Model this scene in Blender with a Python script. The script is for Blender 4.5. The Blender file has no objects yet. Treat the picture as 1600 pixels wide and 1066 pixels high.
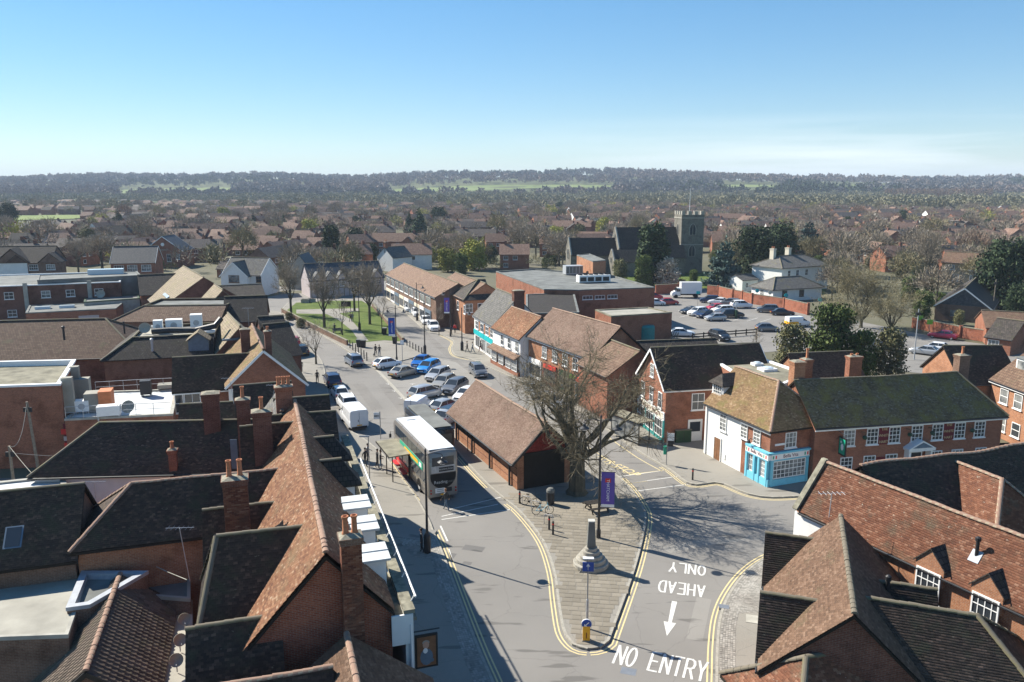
import bpy, bmesh, math, random
import numpy as np
from mathutils import Vector, Matrix
rnd = random.Random(7); npr = np.random.default_rng(11)
sc = bpy.context.scene; col = sc.collection
R = math.radians
# ---------------------------------------------------------------- camera, sky, sun, exposure
FPX, YH, CAMH = 1244.0, 292.0, 25.0
PITCH = math.atan((533 - YH) / FPX)
cam = bpy.data.objects.new('camera', bpy.data.cameras.new('camera')); col.objects.link(cam)
cam.data.sensor_width = 36; cam.data.lens = FPX / 1600 * 36
cam.data.clip_start = 0.5; cam.data.clip_end = 20000
cam.location = (0, 0, CAMH); cam.rotation_euler = (math.pi / 2 - PITCH, 0, 0)
sc.camera = cam
SUN_EL, SUN_AZ = R(40), R(148)                 # azimuth counted from +X towards +Y: the sun stands left of the view
sun_dir = Vector((math.cos(SUN_EL) * math.cos(SUN_AZ), math.cos(SUN_EL) * math.sin(SUN_AZ), math.sin(SUN_EL)))
w = bpy.data.worlds.new('World'); sc.world = w; w.use_nodes = True
nt = w.node_tree; bg = nt.nodes['Background']
sky = nt.nodes.new('ShaderNodeTexSky'); sky.sky_type = 'NISHITA'; sky.sun_disc = False
sky.sun_elevation = SUN_EL; sky.sun_rotation = R(90) - SUN_AZ
sky.altitude = 50; sky.air_density = 1.0; sky.dust_density = 0.0; sky.ozone_density = 3.0
# a thin veil of high cirrus low over the horizon
tc = nt.nodes.new('ShaderNodeTexCoord'); mp = nt.nodes.new('ShaderNodeMapping'); mp.inputs['Scale'].default_value = (1.5, 1.5, 24); mp.inputs['Location'].default_value = (.9, 0, .3)
nz = nt.nodes.new('ShaderNodeTexNoise'); nz.inputs['Scale'].default_value = 1.6; nz.inputs['Detail'].default_value = 5
cr = nt.nodes.new('ShaderNodeValToRGB'); cr.color_ramp.elements[0].position = .46; cr.color_ramp.elements[1].position = .66
cr.color_ramp.elements[1].color = (.8, .8, .8, 1)
sep = nt.nodes.new('ShaderNodeSeparateXYZ'); band = nt.nodes.new('ShaderNodeMapRange')
band.inputs['From Min'].default_value = .085; band.inputs['From Max'].default_value = .03
mul = nt.nodes.new('ShaderNodeMath'); mul.operation = 'MULTIPLY'
mixc = nt.nodes.new('ShaderNodeMixRGB'); mixc.inputs['Color2'].default_value = (6.0, 6.3, 6.5, 1)
sat = nt.nodes.new('ShaderNodeHueSaturation'); sat.inputs['Saturation'].default_value = 1.4
L = nt.links.new
L(tc.outputs['Generated'], mp.inputs['Vector']); L(mp.outputs['Vector'], nz.inputs['Vector']); L(nz.outputs['Fac'], cr.inputs['Fac'])
L(tc.outputs['Generated'], sep.inputs[0]); L(sep.outputs['Z'], band.inputs['Value'])
bx = nt.nodes.new('ShaderNodeMapRange'); bx.inputs['From Min'].default_value = -.05; bx.inputs['From Max'].default_value = .5; L(sep.outputs['X'], bx.inputs['Value']); mu2 = nt.nodes.new('ShaderNodeMath'); mu2.operation = 'MULTIPLY'; L(band.outputs['Result'], mu2.inputs[0]); L(bx.outputs['Result'], mu2.inputs[1])
L(cr.outputs['Color'], mul.inputs[0]); L(mu2.outputs[0], mul.inputs[1]); L(mul.outputs[0], mixc.inputs['Fac'])
gam = nt.nodes.new('ShaderNodeGamma'); gam.inputs['Gamma'].default_value = .71; L(sky.outputs['Color'], gam.inputs['Color']); tin = nt.nodes.new('ShaderNodeMixRGB'); tin.blend_type = 'MULTIPLY'; tin.inputs['Fac'].default_value = 1; tin.inputs['Color2'].default_value = (.93, 1.0, 1.06, 1); L(gam.outputs[0], tin.inputs['Color1']); L(tin.outputs[0], sat.inputs['Color']); L(sat.outputs['Color'], mixc.inputs['Color1']); L(mixc.outputs['Color'], bg.inputs['Color'])
bg.inputs['Strength'].default_value = 0.108
sun = bpy.data.objects.new('sun', bpy.data.lights.new('sun', 'SUN')); col.objects.link(sun)
sun.data.energy = 5.0; sun.data.angle = R(0.5); sun.data.color = (1.0, .94, .83)
sun.rotation_euler = (-sun_dir).to_track_quat('-Z', 'Y').to_euler()
sc.view_settings.view_transform = 'Standard'; sc.view_settings.look = 'None'
sc.view_settings.exposure = 1.05; sc.view_settings.gamma = 1; sc.view_settings.use_curve_mapping = False
sc.cycles.max_bounces = 6; sc.cycles.diffuse_bounces = 3; sc.cycles.glossy_bounces = 3; sc.cycles.volume_bounces = 0
sc.cycles.use_denoising = True

# ---------------------------------------------------------------- measuring the photograph: a pixel at a known height is a point
def at(px, py, z=0.0):
    xc = (px - 800) / FPX; yc = (533 - py) / FPX
    dy = math.cos(PITCH) + yc * math.sin(PITCH); dz = -math.sin(PITCH) + yc * math.cos(PITCH)
    t = (z - CAMH) / dz
    return Vector((xc * t, dy * t, z))
def at_y(px, py, Y):
    xc = (px - 800) / FPX; yc = (533 - py) / FPX
    dy = math.cos(PITCH) + yc * math.sin(PITCH); dz = -math.sin(PITCH) + yc * math.cos(PITCH)
    t = Y / dy
    return Vector((xc * t, Y, CAMH + dz * t))

# ---------------------------------------------------------------- materials
MATS = {}
def N(t, kind, **kw):
    n = t.nodes.new(kind)
    for k, v in kw.items():
        if k in n.inputs.keys(): n.inputs[k].default_value = v
        else: setattr(n, k, v)
    return n
def base_mat(name, rough=.8, spec=.3, metal=0):
    m = bpy.data.materials.new(name); m.use_nodes = True; t = m.node_tree
    b = t.nodes['Principled BSDF']; b.inputs['Roughness'].default_value = rough; b.inputs['Metallic'].default_value = metal
    b.inputs['Specular IOR Level'].default_value = spec
    MATS[name] = m
    return m, t, b
def rgb(c): return (c[0], c[1], c[2], 1)
def ramp(t, stops):
    n = t.nodes.new('ShaderNodeValToRGB'); e = n.color_ramp.elements
    while len(e) < len(stops): e.new(.5)
    for i, (p, c) in enumerate(stops): e[i].position = p; e[i].color = rgb(c)
    return n
def mix(t, fac, a, b, blend='MIX'):
    n = t.nodes.new('ShaderNodeMixRGB'); n.blend_type = blend
    for s, v in (('Fac', fac), ('Color1', a), ('Color2', b)):
        if isinstance(v, (int, float)): n.inputs[s].default_value = v
        elif isinstance(v, (tuple, list)): n.inputs[s].default_value = rgb(v)
        else: t.links.new(v, n.inputs[s])
    return n.outputs['Color']
def noise(t, scale, detail=4, rough=.55, coord='Object', vscale=None):
    tcn = t.nodes.new('ShaderNodeTexCoord'); n = N(t, 'ShaderNodeTexNoise', Scale=scale, Detail=detail, Roughness=rough)
    src = tcn.outputs[coord]
    if vscale:
        mpn = t.nodes.new('ShaderNodeMapping'); mpn.inputs['Scale'].default_value = vscale; t.links.new(src, mpn.inputs['Vector']); src = mpn.outputs[0]
    t.links.new(src, n.inputs['Vector'])
    return n.outputs['Fac']
def thresh(t, fac, lo, hi):
    n = N(t, 'ShaderNodeMapRange'); n.inputs['From Min'].default_value = lo; n.inputs['From Max'].default_value = hi
    t.links.new(fac, n.inputs['Value']); return n.outputs['Result']
def bump(t, b, h, strength=.4, dist=.02):
    n = N(t, 'ShaderNodeBump', Strength=strength, Distance=dist); t.links.new(h, n.inputs['Height']); t.links.new(n.outputs[0], b.inputs['Normal'])
def plain(name, c, rough=.7, spec=.3, metal=0, var=.12, scale=3.0):
    m, t, b = base_mat(name, rough, spec, metal)
    f = noise(t, scale, 5)
    d = tuple(x * (1 - var) for x in c); l = tuple(min(1, x * (1 + var)) for x in c)
    r = ramp(t, [(.3, d), (.7, l)]); t.links.new(f, r.inputs['Fac']); t.links.new(r.outputs[0], b.inputs['Base Color'])
    return m
def tile_piece(name, stops, lichen=None, lich=(.62, .7), moss=None, mossth=(.55, .7), rough=.85):
    """roof tiles built one by one: colour differs from tile to tile, weathering runs over many tiles"""
    m, t, b = base_mat(name, rough, .25)
    g = t.nodes.new('ShaderNodeNewGeometry'); r = ramp(t, stops); t.links.new(g.outputs['Random Per Island'], r.inputs['Fac'])
    c = r.outputs[0]
    big = noise(t, .35, 4); c = mix(t, thresh(t, big, .3, .75), c, mix(t, 1.0, c, (.62, .58, .56), 'MULTIPLY'))
    if moss: c = mix(t, thresh(t, noise(t, .9, 6, .65), *mossth), c, moss)
    if lichen: c = mix(t, thresh(t, noise(t, 5.5, 3, .6), *lich), c, lichen)
    t.links.new(c, b.inputs['Base Color']); bump(t, b, noise(t, 40, 3), .3, .01)
    return m
def course_roof(name, stops, tw=.28, th=.3, moss=None, mossth=(.55, .7), lichen=None, rough=.85, bstr=.8):
    """roof seen from farther off: courses as relief in the material"""
    m, t, b = base_mat(name, rough, .25)
    uv = t.nodes.new('ShaderNodeUVMap')
    br = N(t, 'ShaderNodeTexBrick', Scale=1.0); br.inputs['Mortar Size'].default_value = .02; br.inputs['Brick Width'].default_value = tw; br.inputs['Row Height'].default_value = th
    br.inputs['Color1'].default_value = (0, 0, 0, 1); br.inputs['Color2'].default_value = (1, 1, 1, 1); br.inputs['Mortar'].default_value = (.5, .5, .5, 1)
    t.links.new(uv.outputs[0], br.inputs['Vector'])
    r = ramp(t, stops); f = noise(t, 1.1, 5)
    ff = mix(t, .45, br.outputs['Color'], f); t.links.new(ff, r.inputs['Fac']); c = r.outputs[0]
    c = mix(t, br.outputs['Fac'], c, mix(t, 1.0, c, (.35, .35, .35), 'MULTIPLY'))
    if moss: c = mix(t, thresh(t, noise(t, .8, 6, .65), *mossth), c, moss)
    if lichen: c = mix(t, thresh(t, noise(t, 4, 4, .6), .62, .7), c, lichen)
    oi = t.nodes.new('ShaderNodeObjectInfo'); hv = N(t, 'ShaderNodeHueSaturation'); mr = N(t, 'ShaderNodeMapRange'); mr.inputs['To Min'].default_value = .75; mr.inputs['To Max'].default_value = 1.2
    t.links.new(oi.outputs['Random'], mr.inputs['Value']); t.links.new(mr.outputs[0], hv.inputs['Value']); t.links.new(c, hv.inputs['Color'])
    t.links.new(hv.outputs[0], b.inputs['Base Color'])
    wv = N(t, 'ShaderNodeTexWave', wave_type='BANDS', bands_direction='Y', wave_profile='SAW'); wv.inputs['Scale'].default_value = 2 * math.pi / (th * 20) ; t.links.new(uv.outputs[0], wv.inputs['Vector'])
    bump(t, b, mix(t, .4, wv.outputs['Color'], br.outputs['Color']), bstr, .03)
    return m
def brick(name, c1, c2, mortar, weather=(.5, .45, .42), bw=.235, rh=.077, wth=(.5, .75), blocks=True):
    m, t, b = base_mat(name, .9, .2)
    uv = t.nodes.new('ShaderNodeUVMap')
    br = N(t, 'ShaderNodeTexBrick', Scale=1.0); br.inputs['Mortar Size'].default_value = .008; br.inputs['Brick Width'].default_value = bw; br.inputs['Row Height'].default_value = rh
    br.inputs['Color1'].default_value = rgb(c1); br.inputs['Color2'].default_value = rgb(c2); br.inputs['Mortar'].default_value = rgb(mortar); br.inputs['Bias'].default_value = -.1
    t.links.new(uv.outputs[0], br.inputs['Vector'])
    c = br.outputs['Color']
    c = mix(t, thresh(t, noise(t, .6, 5), *wth), c, mix(t, 1.0, c, weather, 'MULTIPLY'))
    c = mix(t, thresh(t, noise(t, 9, 2), .45, .75), c, mix(t, 1.0, c, (.72, .7, .7), 'MULTIPLY'))
    t.links.new(c, b.inputs['Base Color']); bump(t, b, br.outputs['Fac'], -.35, .01)
    return m
tile_piece('tile_orange', [(0, (.16, .074, .043)), (.35, (.245, .113, .06)), (.7, (.295, .148, .08)), (.93, (.35, .20, .115)), (1, (.45, .32, .22))], lichen=(.42, .34, .25), lich=(.68, .74), moss=(.17, .12, .065), mossth=(.5, .75))
tile_piece('tile_red', [(0, (.145, .062, .038)), (.4, (.195, .083, .048)), (.8, (.24, .104, .06)), (1, (.31, .17, .11))], lichen=(.42, .36, .28), lich=(.67, .74), moss=(.12, .085, .055), mossth=(.52, .7))
tile_piece('tile_brown', [(0, (.115, .07, .045)), (.4, (.155, .093, .06)), (.8, (.19, .117, .077)), (1, (.235, .155, .107))], moss=(.11, .085, .05), mossth=(.55, .75))
tile_piece('tile_grey', [(0, (.095, .072, .054)), (.5, (.13, .098, .073)), (1, (.18, .138, .105))], moss=(.11, .095, .06), mossth=(.52, .72), lichen=(.24, .21, .16), lich=(.66, .74))
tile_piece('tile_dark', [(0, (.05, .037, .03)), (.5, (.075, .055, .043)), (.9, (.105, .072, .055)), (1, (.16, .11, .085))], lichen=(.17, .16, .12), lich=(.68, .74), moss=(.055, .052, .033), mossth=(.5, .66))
tile_piece('tile_mossy', [(0, (.19, .12, .065)), (.5, (.27, .175, .09)), (.9, (.32, .215, .115)), (1, (.40, .29, .18))], moss=(.17, .145, .05), mossth=(.5, .7), lichen=(.30, .28, .17), lich=(.64, .72))
tile_piece('tile_green', [(0, (.11, .088, .052)), (.5, (.165, .135, .082)), (.9, (.215, .18, .115)), (1, (.27, .24, .175))], moss=(.185, .155, .05), mossth=(.44, .66), lichen=(.19, .195, .175), lich=(.6, .7))
tile_piece('tile_pink', [(0, (.175, .112, .083)), (.5, (.225, .15, .113)), (1, (.285, .20, .155))], moss=(.19, .135, .10), mossth=(.5, .8))
tile_piece('ridge_clay', [(0, (.25, .145, .10)), (.5, (.32, .20, .145)), (1, (.38, .28, .215))], lichen=(.36, .31, .22), lich=(.52, .66), moss=(.15, .14, .07), mossth=(.55, .75))
tile_piece('ridge_grey', [(0, (.13, .115, .09)), (1, (.22, .19, .14))], moss=(.15, .14, .06), mossth=(.45, .7))
course_roof('roof_brown', [(.2, (.13, .078, .052)), (.55, (.185, .115, .078)), (.85, (.225, .15, .10))], moss=(.13, .11, .06), mossth=(.58, .75))
course_roof('roof_far_red', [(.2, (.15, .092, .067)), (.55, (.205, .128, .094)), (.85, (.255, .168, .127))], tw=.4, th=.45)
course_roof('roof_far_grey', [(.2, (.085, .072, .064)), (.55, (.12, .10, .088)), (.85, (.155, .13, .112))], tw=.4, th=.45)
course_roof('roof_grey', [(.2, (.09, .085, .08)), (.55, (.13, .125, .115)), (.85, (.17, .16, .145))], moss=(.14, .13, .075), mossth=(.56, .7))
course_roof('roof_tan', [(.2, (.17, .135, .09)), (.55, (.235, .185, .125)), (.85, (.29, .235, .16))], moss=(.17, .15, .07), mossth=(.52, .7))
course_roof('roof_slate', [(.2, (.05, .055, .062)), (.55, (.075, .08, .088)), (.85, (.10, .105, .11))], tw=.25, th=.22, rough=.6)
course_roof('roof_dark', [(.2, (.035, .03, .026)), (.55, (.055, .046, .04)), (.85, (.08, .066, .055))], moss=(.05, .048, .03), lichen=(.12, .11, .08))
brick('brick_red', (.255, .085, .045), (.345, .125, .065), (.30, .22, .17))
brick('brick_orange', (.33, .135, .065), (.43, .19, .095), (.36, .27, .2))
brick('brick_dark', (.15, .055, .038), (.215, .085, .055), (.20, .15, .12), wth=(.45, .7))
brick('brick_brown', (.17, .095, .065), (.23, .13, .088), (.24, .2, .16))
brick('brick_old', (.29, .072, .036), (.39, .11, .052), (.30, .24, .18), weather=(.42, .38, .35), wth=(.5, .74))
brick('flint', (.14, .132, .112), (.23, .215, .18), (.21, .2, .17), bw=.16, rh=.14)
brick('brick_buff', (.40, .29, .18), (.47, .35, .23), (.4, .34, .27))
plain('white_render', (.74, .73, .70), .85, .2, var=.06, scale=1.2)
plain('cream_render', (.66, .60, .48), .85, .2, var=.06, scale=1.2)
plain('pink_render', (.46, .40, .39), .85, .2, var=.06, scale=1.2)
plain('white_paint', (.78, .78, .76), .5, .4, var=.04)
plain('concrete', (.36, .345, .30), .9, .2, var=.22, scale=1.3)
plain('concrete_pale', (.46, .45, .41), .9, .2, var=.2, scale=.8)
plain('stone', (.33, .31, .265), .9, .2, var=.22, scale=4)
plain('stone_mossy', (.22, .205, .155), .95, .15, var=.4, scale=3)
plain('felt', (.16, .165, .155), .9, .25, var=.3, scale=.5)
plain('felt_pale', (.31, .295, .25), .85, .25, var=.2, scale=.6)
plain('felt_mossy', (.21, .195, .145), .95, .2, var=.35, scale=.9)
plain('felt_white', (.52, .54, .54), .6, .3, var=.12, scale=.7)
plain('lead', (.33, .35, .38), .55, .5, var=.15)
plain('dark_under', (.03, .025, .02), .95, .1)
plain('black_paint', (.018, .018, .02), .45, .5)
plain('grey_metal', (.32, .33, .34), .45, .5, .6)
plain('galv', (.42, .43, .44), .5, .5, .3)
plain('terracotta', (.42, .17, .085), .8, .25, var=.25, scale=8)
plain('wood_brown', (.20, .095, .045), .7, .3, var=.25)
plain('wood_weathered', (.23, .195, .15), .9, .2, var=.25, scale=6)
plain('timber_black', (.03, .026, .022), .85, .2)
plain('shop_blue', (.16, .50, .64), .5, .4, var=.06)
plain('shop_teal', (.02, .22, .21), .5, .4)
plain('slate_blue', (.12, .17, .22), .7, .3)
plain('red_tile_hung', (.24, .04, .032), .8, .2, var=.4, scale=7)
plain('red_paint', (.55, .02, .018), .4, .5)
plain('red_awning', (.75, .05, .03), .7, .2)
plain('maroon', (.13, .012, .02), .6, .3)
plain('purple', (.115, .075, .33), .6, .3, var=.06)
plain('blue_sign', (.015, .07, .34), .4, .4)
plain('yellow', (.85, .42, .015), .5, .4, var=.05)
plain('sign_green', (.01, .33, .20), .5, .4)
plain('teal_sign', (.0, .40, .42), .5, .4)
plain('dark_green', (.02, .055, .025), .55, .4)
plain('lime', (.22, .55, .05), .5, .4)
def worn(name, c, lo, hi):
    m, t, b = base_mat(name, .88, .2); cc = mix(t, noise(t, 2, 4), tuple(x * .8 for x in c), c); cc = mix(t, thresh(t, noise(t, 6, 6, .7), lo, hi), cc, (.2, .19, .175)); t.links.new(cc, b.inputs['Base Color'])
worn('road_white', (.66, .65, .61), .58, .68)
worn('road_yellow', (.66, .54, .29), .58, .7)
plain('rubber', (.012, .012, .013), .9, .15)
plain('plastic_black', (.02, .02, .022), .5, .4)
plain('skin', (.50, .30, .21), .6, .3, var=.05)
plain('hair', (.035, .022, .015), .7, .3)
plain('orange_duct', (.50, .17, .07), .7, .3)
plain('chimney_cap', (.24, .22, .17), .95, .15, var=.35, scale=6)
m, t, b = base_mat('glass', .06, .6); b.inputs['Base Color'].default_value = (.035, .042, .05, 1)
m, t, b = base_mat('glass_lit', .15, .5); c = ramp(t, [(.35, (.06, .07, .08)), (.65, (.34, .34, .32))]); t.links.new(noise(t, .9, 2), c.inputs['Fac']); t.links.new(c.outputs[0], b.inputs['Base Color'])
m, t, b = base_mat('skylight', .12, .6); b.inputs['Base Color'].default_value = (.55, .62, .66, 1)
m, t, b = base_mat('chrome', .15, .5, 1); b.inputs['Base Color'].default_value = (.6, .6, .6, 1)
m, t, b = base_mat('lamp_red', .25, .5); b.inputs['Base Color'].default_value = (.4, .01, .01, 1)
m, t, b = base_mat('lamp_clear', .1, .6); b.inputs['Base Color'].default_value = (.7, .72, .74, 1)
def paint(name, c, metal=.35):
    m, t, b = base_mat(name, .28, .5, metal); b.inputs['Base Color'].default_value = rgb(c); b.inputs['Coat Weight'].default_value = .6; b.inputs['Coat Roughness'].default_value = .06
    f = noise(t, 2.2, 4); r = N(t, 'ShaderNodeMapRange'); r.inputs['To Min'].default_value = .2; r.inputs['To Max'].default_value = .42; t.links.new(f, r.inputs['Value']); t.links.new(r.outputs[0], b.inputs['Roughness'])
paint('car_white', (.76, .77, .78), 0); paint('car_silver', (.42, .43, .44)); paint('car_grey', (.16, .165, .175)); paint('car_black', (.018, .02, .024), .2)
paint('car_blue', (.012, .14, .48)); paint('car_bright_blue', (.02, .24, .62), .2); paint('car_navy', (.02, .035, .09)); paint('car_red', (.45, .02, .03), .1)
paint('car_steel', (.18, .22, .28)); paint('car_champagne', (.36, .34, .30)); paint('car_maroon', (.33, .012, .05), .2)
paint('bus_grey', (.235, .215, .19), .2); paint('bus_white', (.80, .80, .79), 0)
# ground stuffs
def asphalt(name, c, patch):
    m, t, b = base_mat(name, .92, .25)
    f = noise(t, .12, 6, .6); r = ramp(t, [(.3, tuple(x * .82 for x in c)), (.5, c), (.7, tuple(x * 1.16 for x in c))]); t.links.new(f, r.inputs['Fac'])
    cc = mix(t, thresh(t, noise(t, 45, 2), .35, .75), r.outputs[0], tuple(x * 1.3 for x in c))
    cc = mix(t, thresh(t, noise(t, .55, 7, .7), .60, .72), cc, patch)
    cc = mix(t, thresh(t, noise(t, .9, 3, .5, vscale=(.25, 1.3, 1)), .62, .66), cc, tuple(x * .74 for x in c))
    vt = N(t, 'ShaderNodeTexVoronoi', feature='DISTANCE_TO_EDGE', Scale=.22); tcn = t.nodes.new('ShaderNodeTexCoord')
    wn = N(t, 'ShaderNodeTexNoise', Scale=.8, Detail=5); ad = N(t, 'ShaderNodeMixRGB', blend_type='LINEAR_LIGHT'); ad.inputs['Fac'].default_value = .5
    t.links.new(tcn.outputs['Object'], wn.inputs['Vector']); t.links.new(tcn.outputs['Object'], ad.inputs['Color1']); t.links.new(wn.outputs['Color'], ad.inputs['Color2']); t.links.new(ad.outputs[0], vt.inputs['Vector'])
    crack = thresh(t, vt.outputs['Distance'], .006, .0); cc = mix(t, mix(t, 1.0, crack, (.45, .45, .45), 'MULTIPLY'), cc, tuple(x * .5 for x in c))
    t.links.new(cc, b.inputs['Base Color']); bump(t, b, noise(t, 60, 3), .35, .01)
asphalt('asphalt', (.182, .172, .158), (.205, .195, .178)); asphalt('asphalt_pale', (.215, .204, .186), (.235, .225, .205)); asphalt('asphalt_dark', (.125, .12, .114), (.14, .135, .128))
asphalt('asphalt_warm', (.165, .155, .142), (.2, .19, .17)); asphalt('footway', (.22, .205, .178), (.25, .235, .2))
tile_piece('paver', [(0, (.24, .215, .17)), (.5, (.30, .265, .21)), (1, (.36, .32, .255))], moss=(.19, .175, .14), mossth=(.55, .8), rough=.9)
tile_piece('sett', [(0, (.26, .25, .225)), (1, (.42, .40, .36))], rough=.9)
tile_piece('brick_piece', [(0, (.14, .05, .032)), (.5, (.24, .09, .05)), (.85, (.30, .125, .07)), (1, (.36, .2, .13))], moss=(.10, .065, .045), mossth=(.5, .75), rough=.9)
m, t, b = base_mat('grass', .95, .15); r = ramp(t, [(.25, (.055, .08, .018)), (.5, (.088, .125, .027)), (.75, (.14, .155, .05))]); t.links.new(noise(t, .35, 7, .7), r.inputs['Fac']); t.links.new(r.outputs[0], b.inputs['Base Color']); bump(t, b, noise(t, 9, 4), .6, .1)
m, t, b = base_mat('field', .95, .15); r = ramp(t, [(.3, (.13, .17, .05)), (.7, (.19, .23, .075))]); t.links.new(noise(t, .01, 6), r.inputs['Fac']); t.links.new(r.outputs[0], b.inputs['Base Color'])
m, t, b = base_mat('litter', .95, .1); r = ramp(t, [(.3, (.075, .085, .035)), (.7, (.12, .13, .055))]); t.links.new(noise(t, .02, 6), r.inputs['Fac']); t.links.new(r.outputs[0], b.inputs['Base Color'])
m, t, b = base_mat('earth', .95, .15); r = ramp(t, [(.3, (.085, .085, .05)), (.5, (.12, .115, .075)), (.7, (.15, .135, .10))]); t.links.new(noise(t, .03, 8, .65), r.inputs['Fac']); t.links.new(r.outputs[0], b.inputs['Base Color'])
def leafy(name, stops):
    m, t, b = base_mat(name, .8, .2); g = t.nodes.new('ShaderNodeNewGeometry'); r = ramp(t, stops); t.links.new(g.outputs['Random Per Island'], r.inputs['Fac'])
    oi = t.nodes.new('ShaderNodeObjectInfo'); hv = N(t, 'ShaderNodeHueSaturation'); mr = N(t, 'ShaderNodeMapRange'); mr.inputs['To Min'].default_value = .75; mr.inputs['To Max'].default_value = 1.25
    t.links.new(oi.outputs['Random'], mr.inputs['Value']); t.links.new(mr.outputs[0], hv.inputs['Value']); t.links.new(r.outputs[0], hv.inputs['Color']); t.links.new(hv.outputs[0], b.inputs['Base Color'])
leafy('leaf_dark', [(0, (.018, .034, .016)), (.6, (.04, .065, .028)), (1, (.085, .11, .05))])
leafy('leaf_blue', [(0, (.03, .055, .05)), (.6, (.055, .09, .075)), (1, (.085, .125, .10))])
leafy('leaf_green', [(0, (.04, .065, .015)), (.6, (.09, .13, .03)), (1, (.18, .21, .07))])
leafy('leaf_willow', [(0, (.20, .20, .035)), (.6, (.29, .28, .05)), (1, (.36, .35, .09))])
leafy('leaf_olive', [(0, (.10, .10, .045)), (.6, (.155, .15, .068)), (1, (.22, .205, .105))])
leafy('blossom', [(0, (.42, .33, .22)), (.6, (.58, .48, .36)), (1, (.70, .62, .5))])
leafy('twig', [(0, (.17, .14, .10)), (.6, (.27, .225, .17)), (1, (.36, .31, .245))])
leafy('twig_olive', [(0, (.15, .13, .07)), (.6, (.23, .20, .115)), (1, (.31, .27, .165))])
leafy('twig_dark', [(0, (.10, .082, .05)), (.6, (.16, .132, .083)), (1, (.23, .195, .13))])
leafy('twig_rust', [(0, (.17, .105, .07)), (.6, (.25, .165, .115)), (1, (.31, .22, .16))])
leafy('wood_far', [(0, (.14, .108, .094)), (.6, (.23, .18, .15)), (1, (.31, .245, .205))])
leafy('wood_far_blue', [(0, (.10, .10, .10)), (.6, (.165, .16, .15)), (1, (.22, .21, .19))])
leafy('wood_far_green', [(0, (.16, .15, .085)), (.6, (.24, .225, .13)), (1, (.32, .30, .19))])
m, t, b = base_mat('bark', .95, .15); r = ramp(t, [(.3, (.06, .053, .038)), (.55, (.105, .095, .065)), (.75, (.16, .145, .10))]); t.links.new(noise(t, 3, 6, .65, vscale=(2, 2, .5)), r.inputs['Fac']); t.links.new(r.outputs[0], b.inputs['Base Color']); bump(t, b, noise(t, 12, 5, vscale=(2, 2, .4)), .7, .05)
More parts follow.
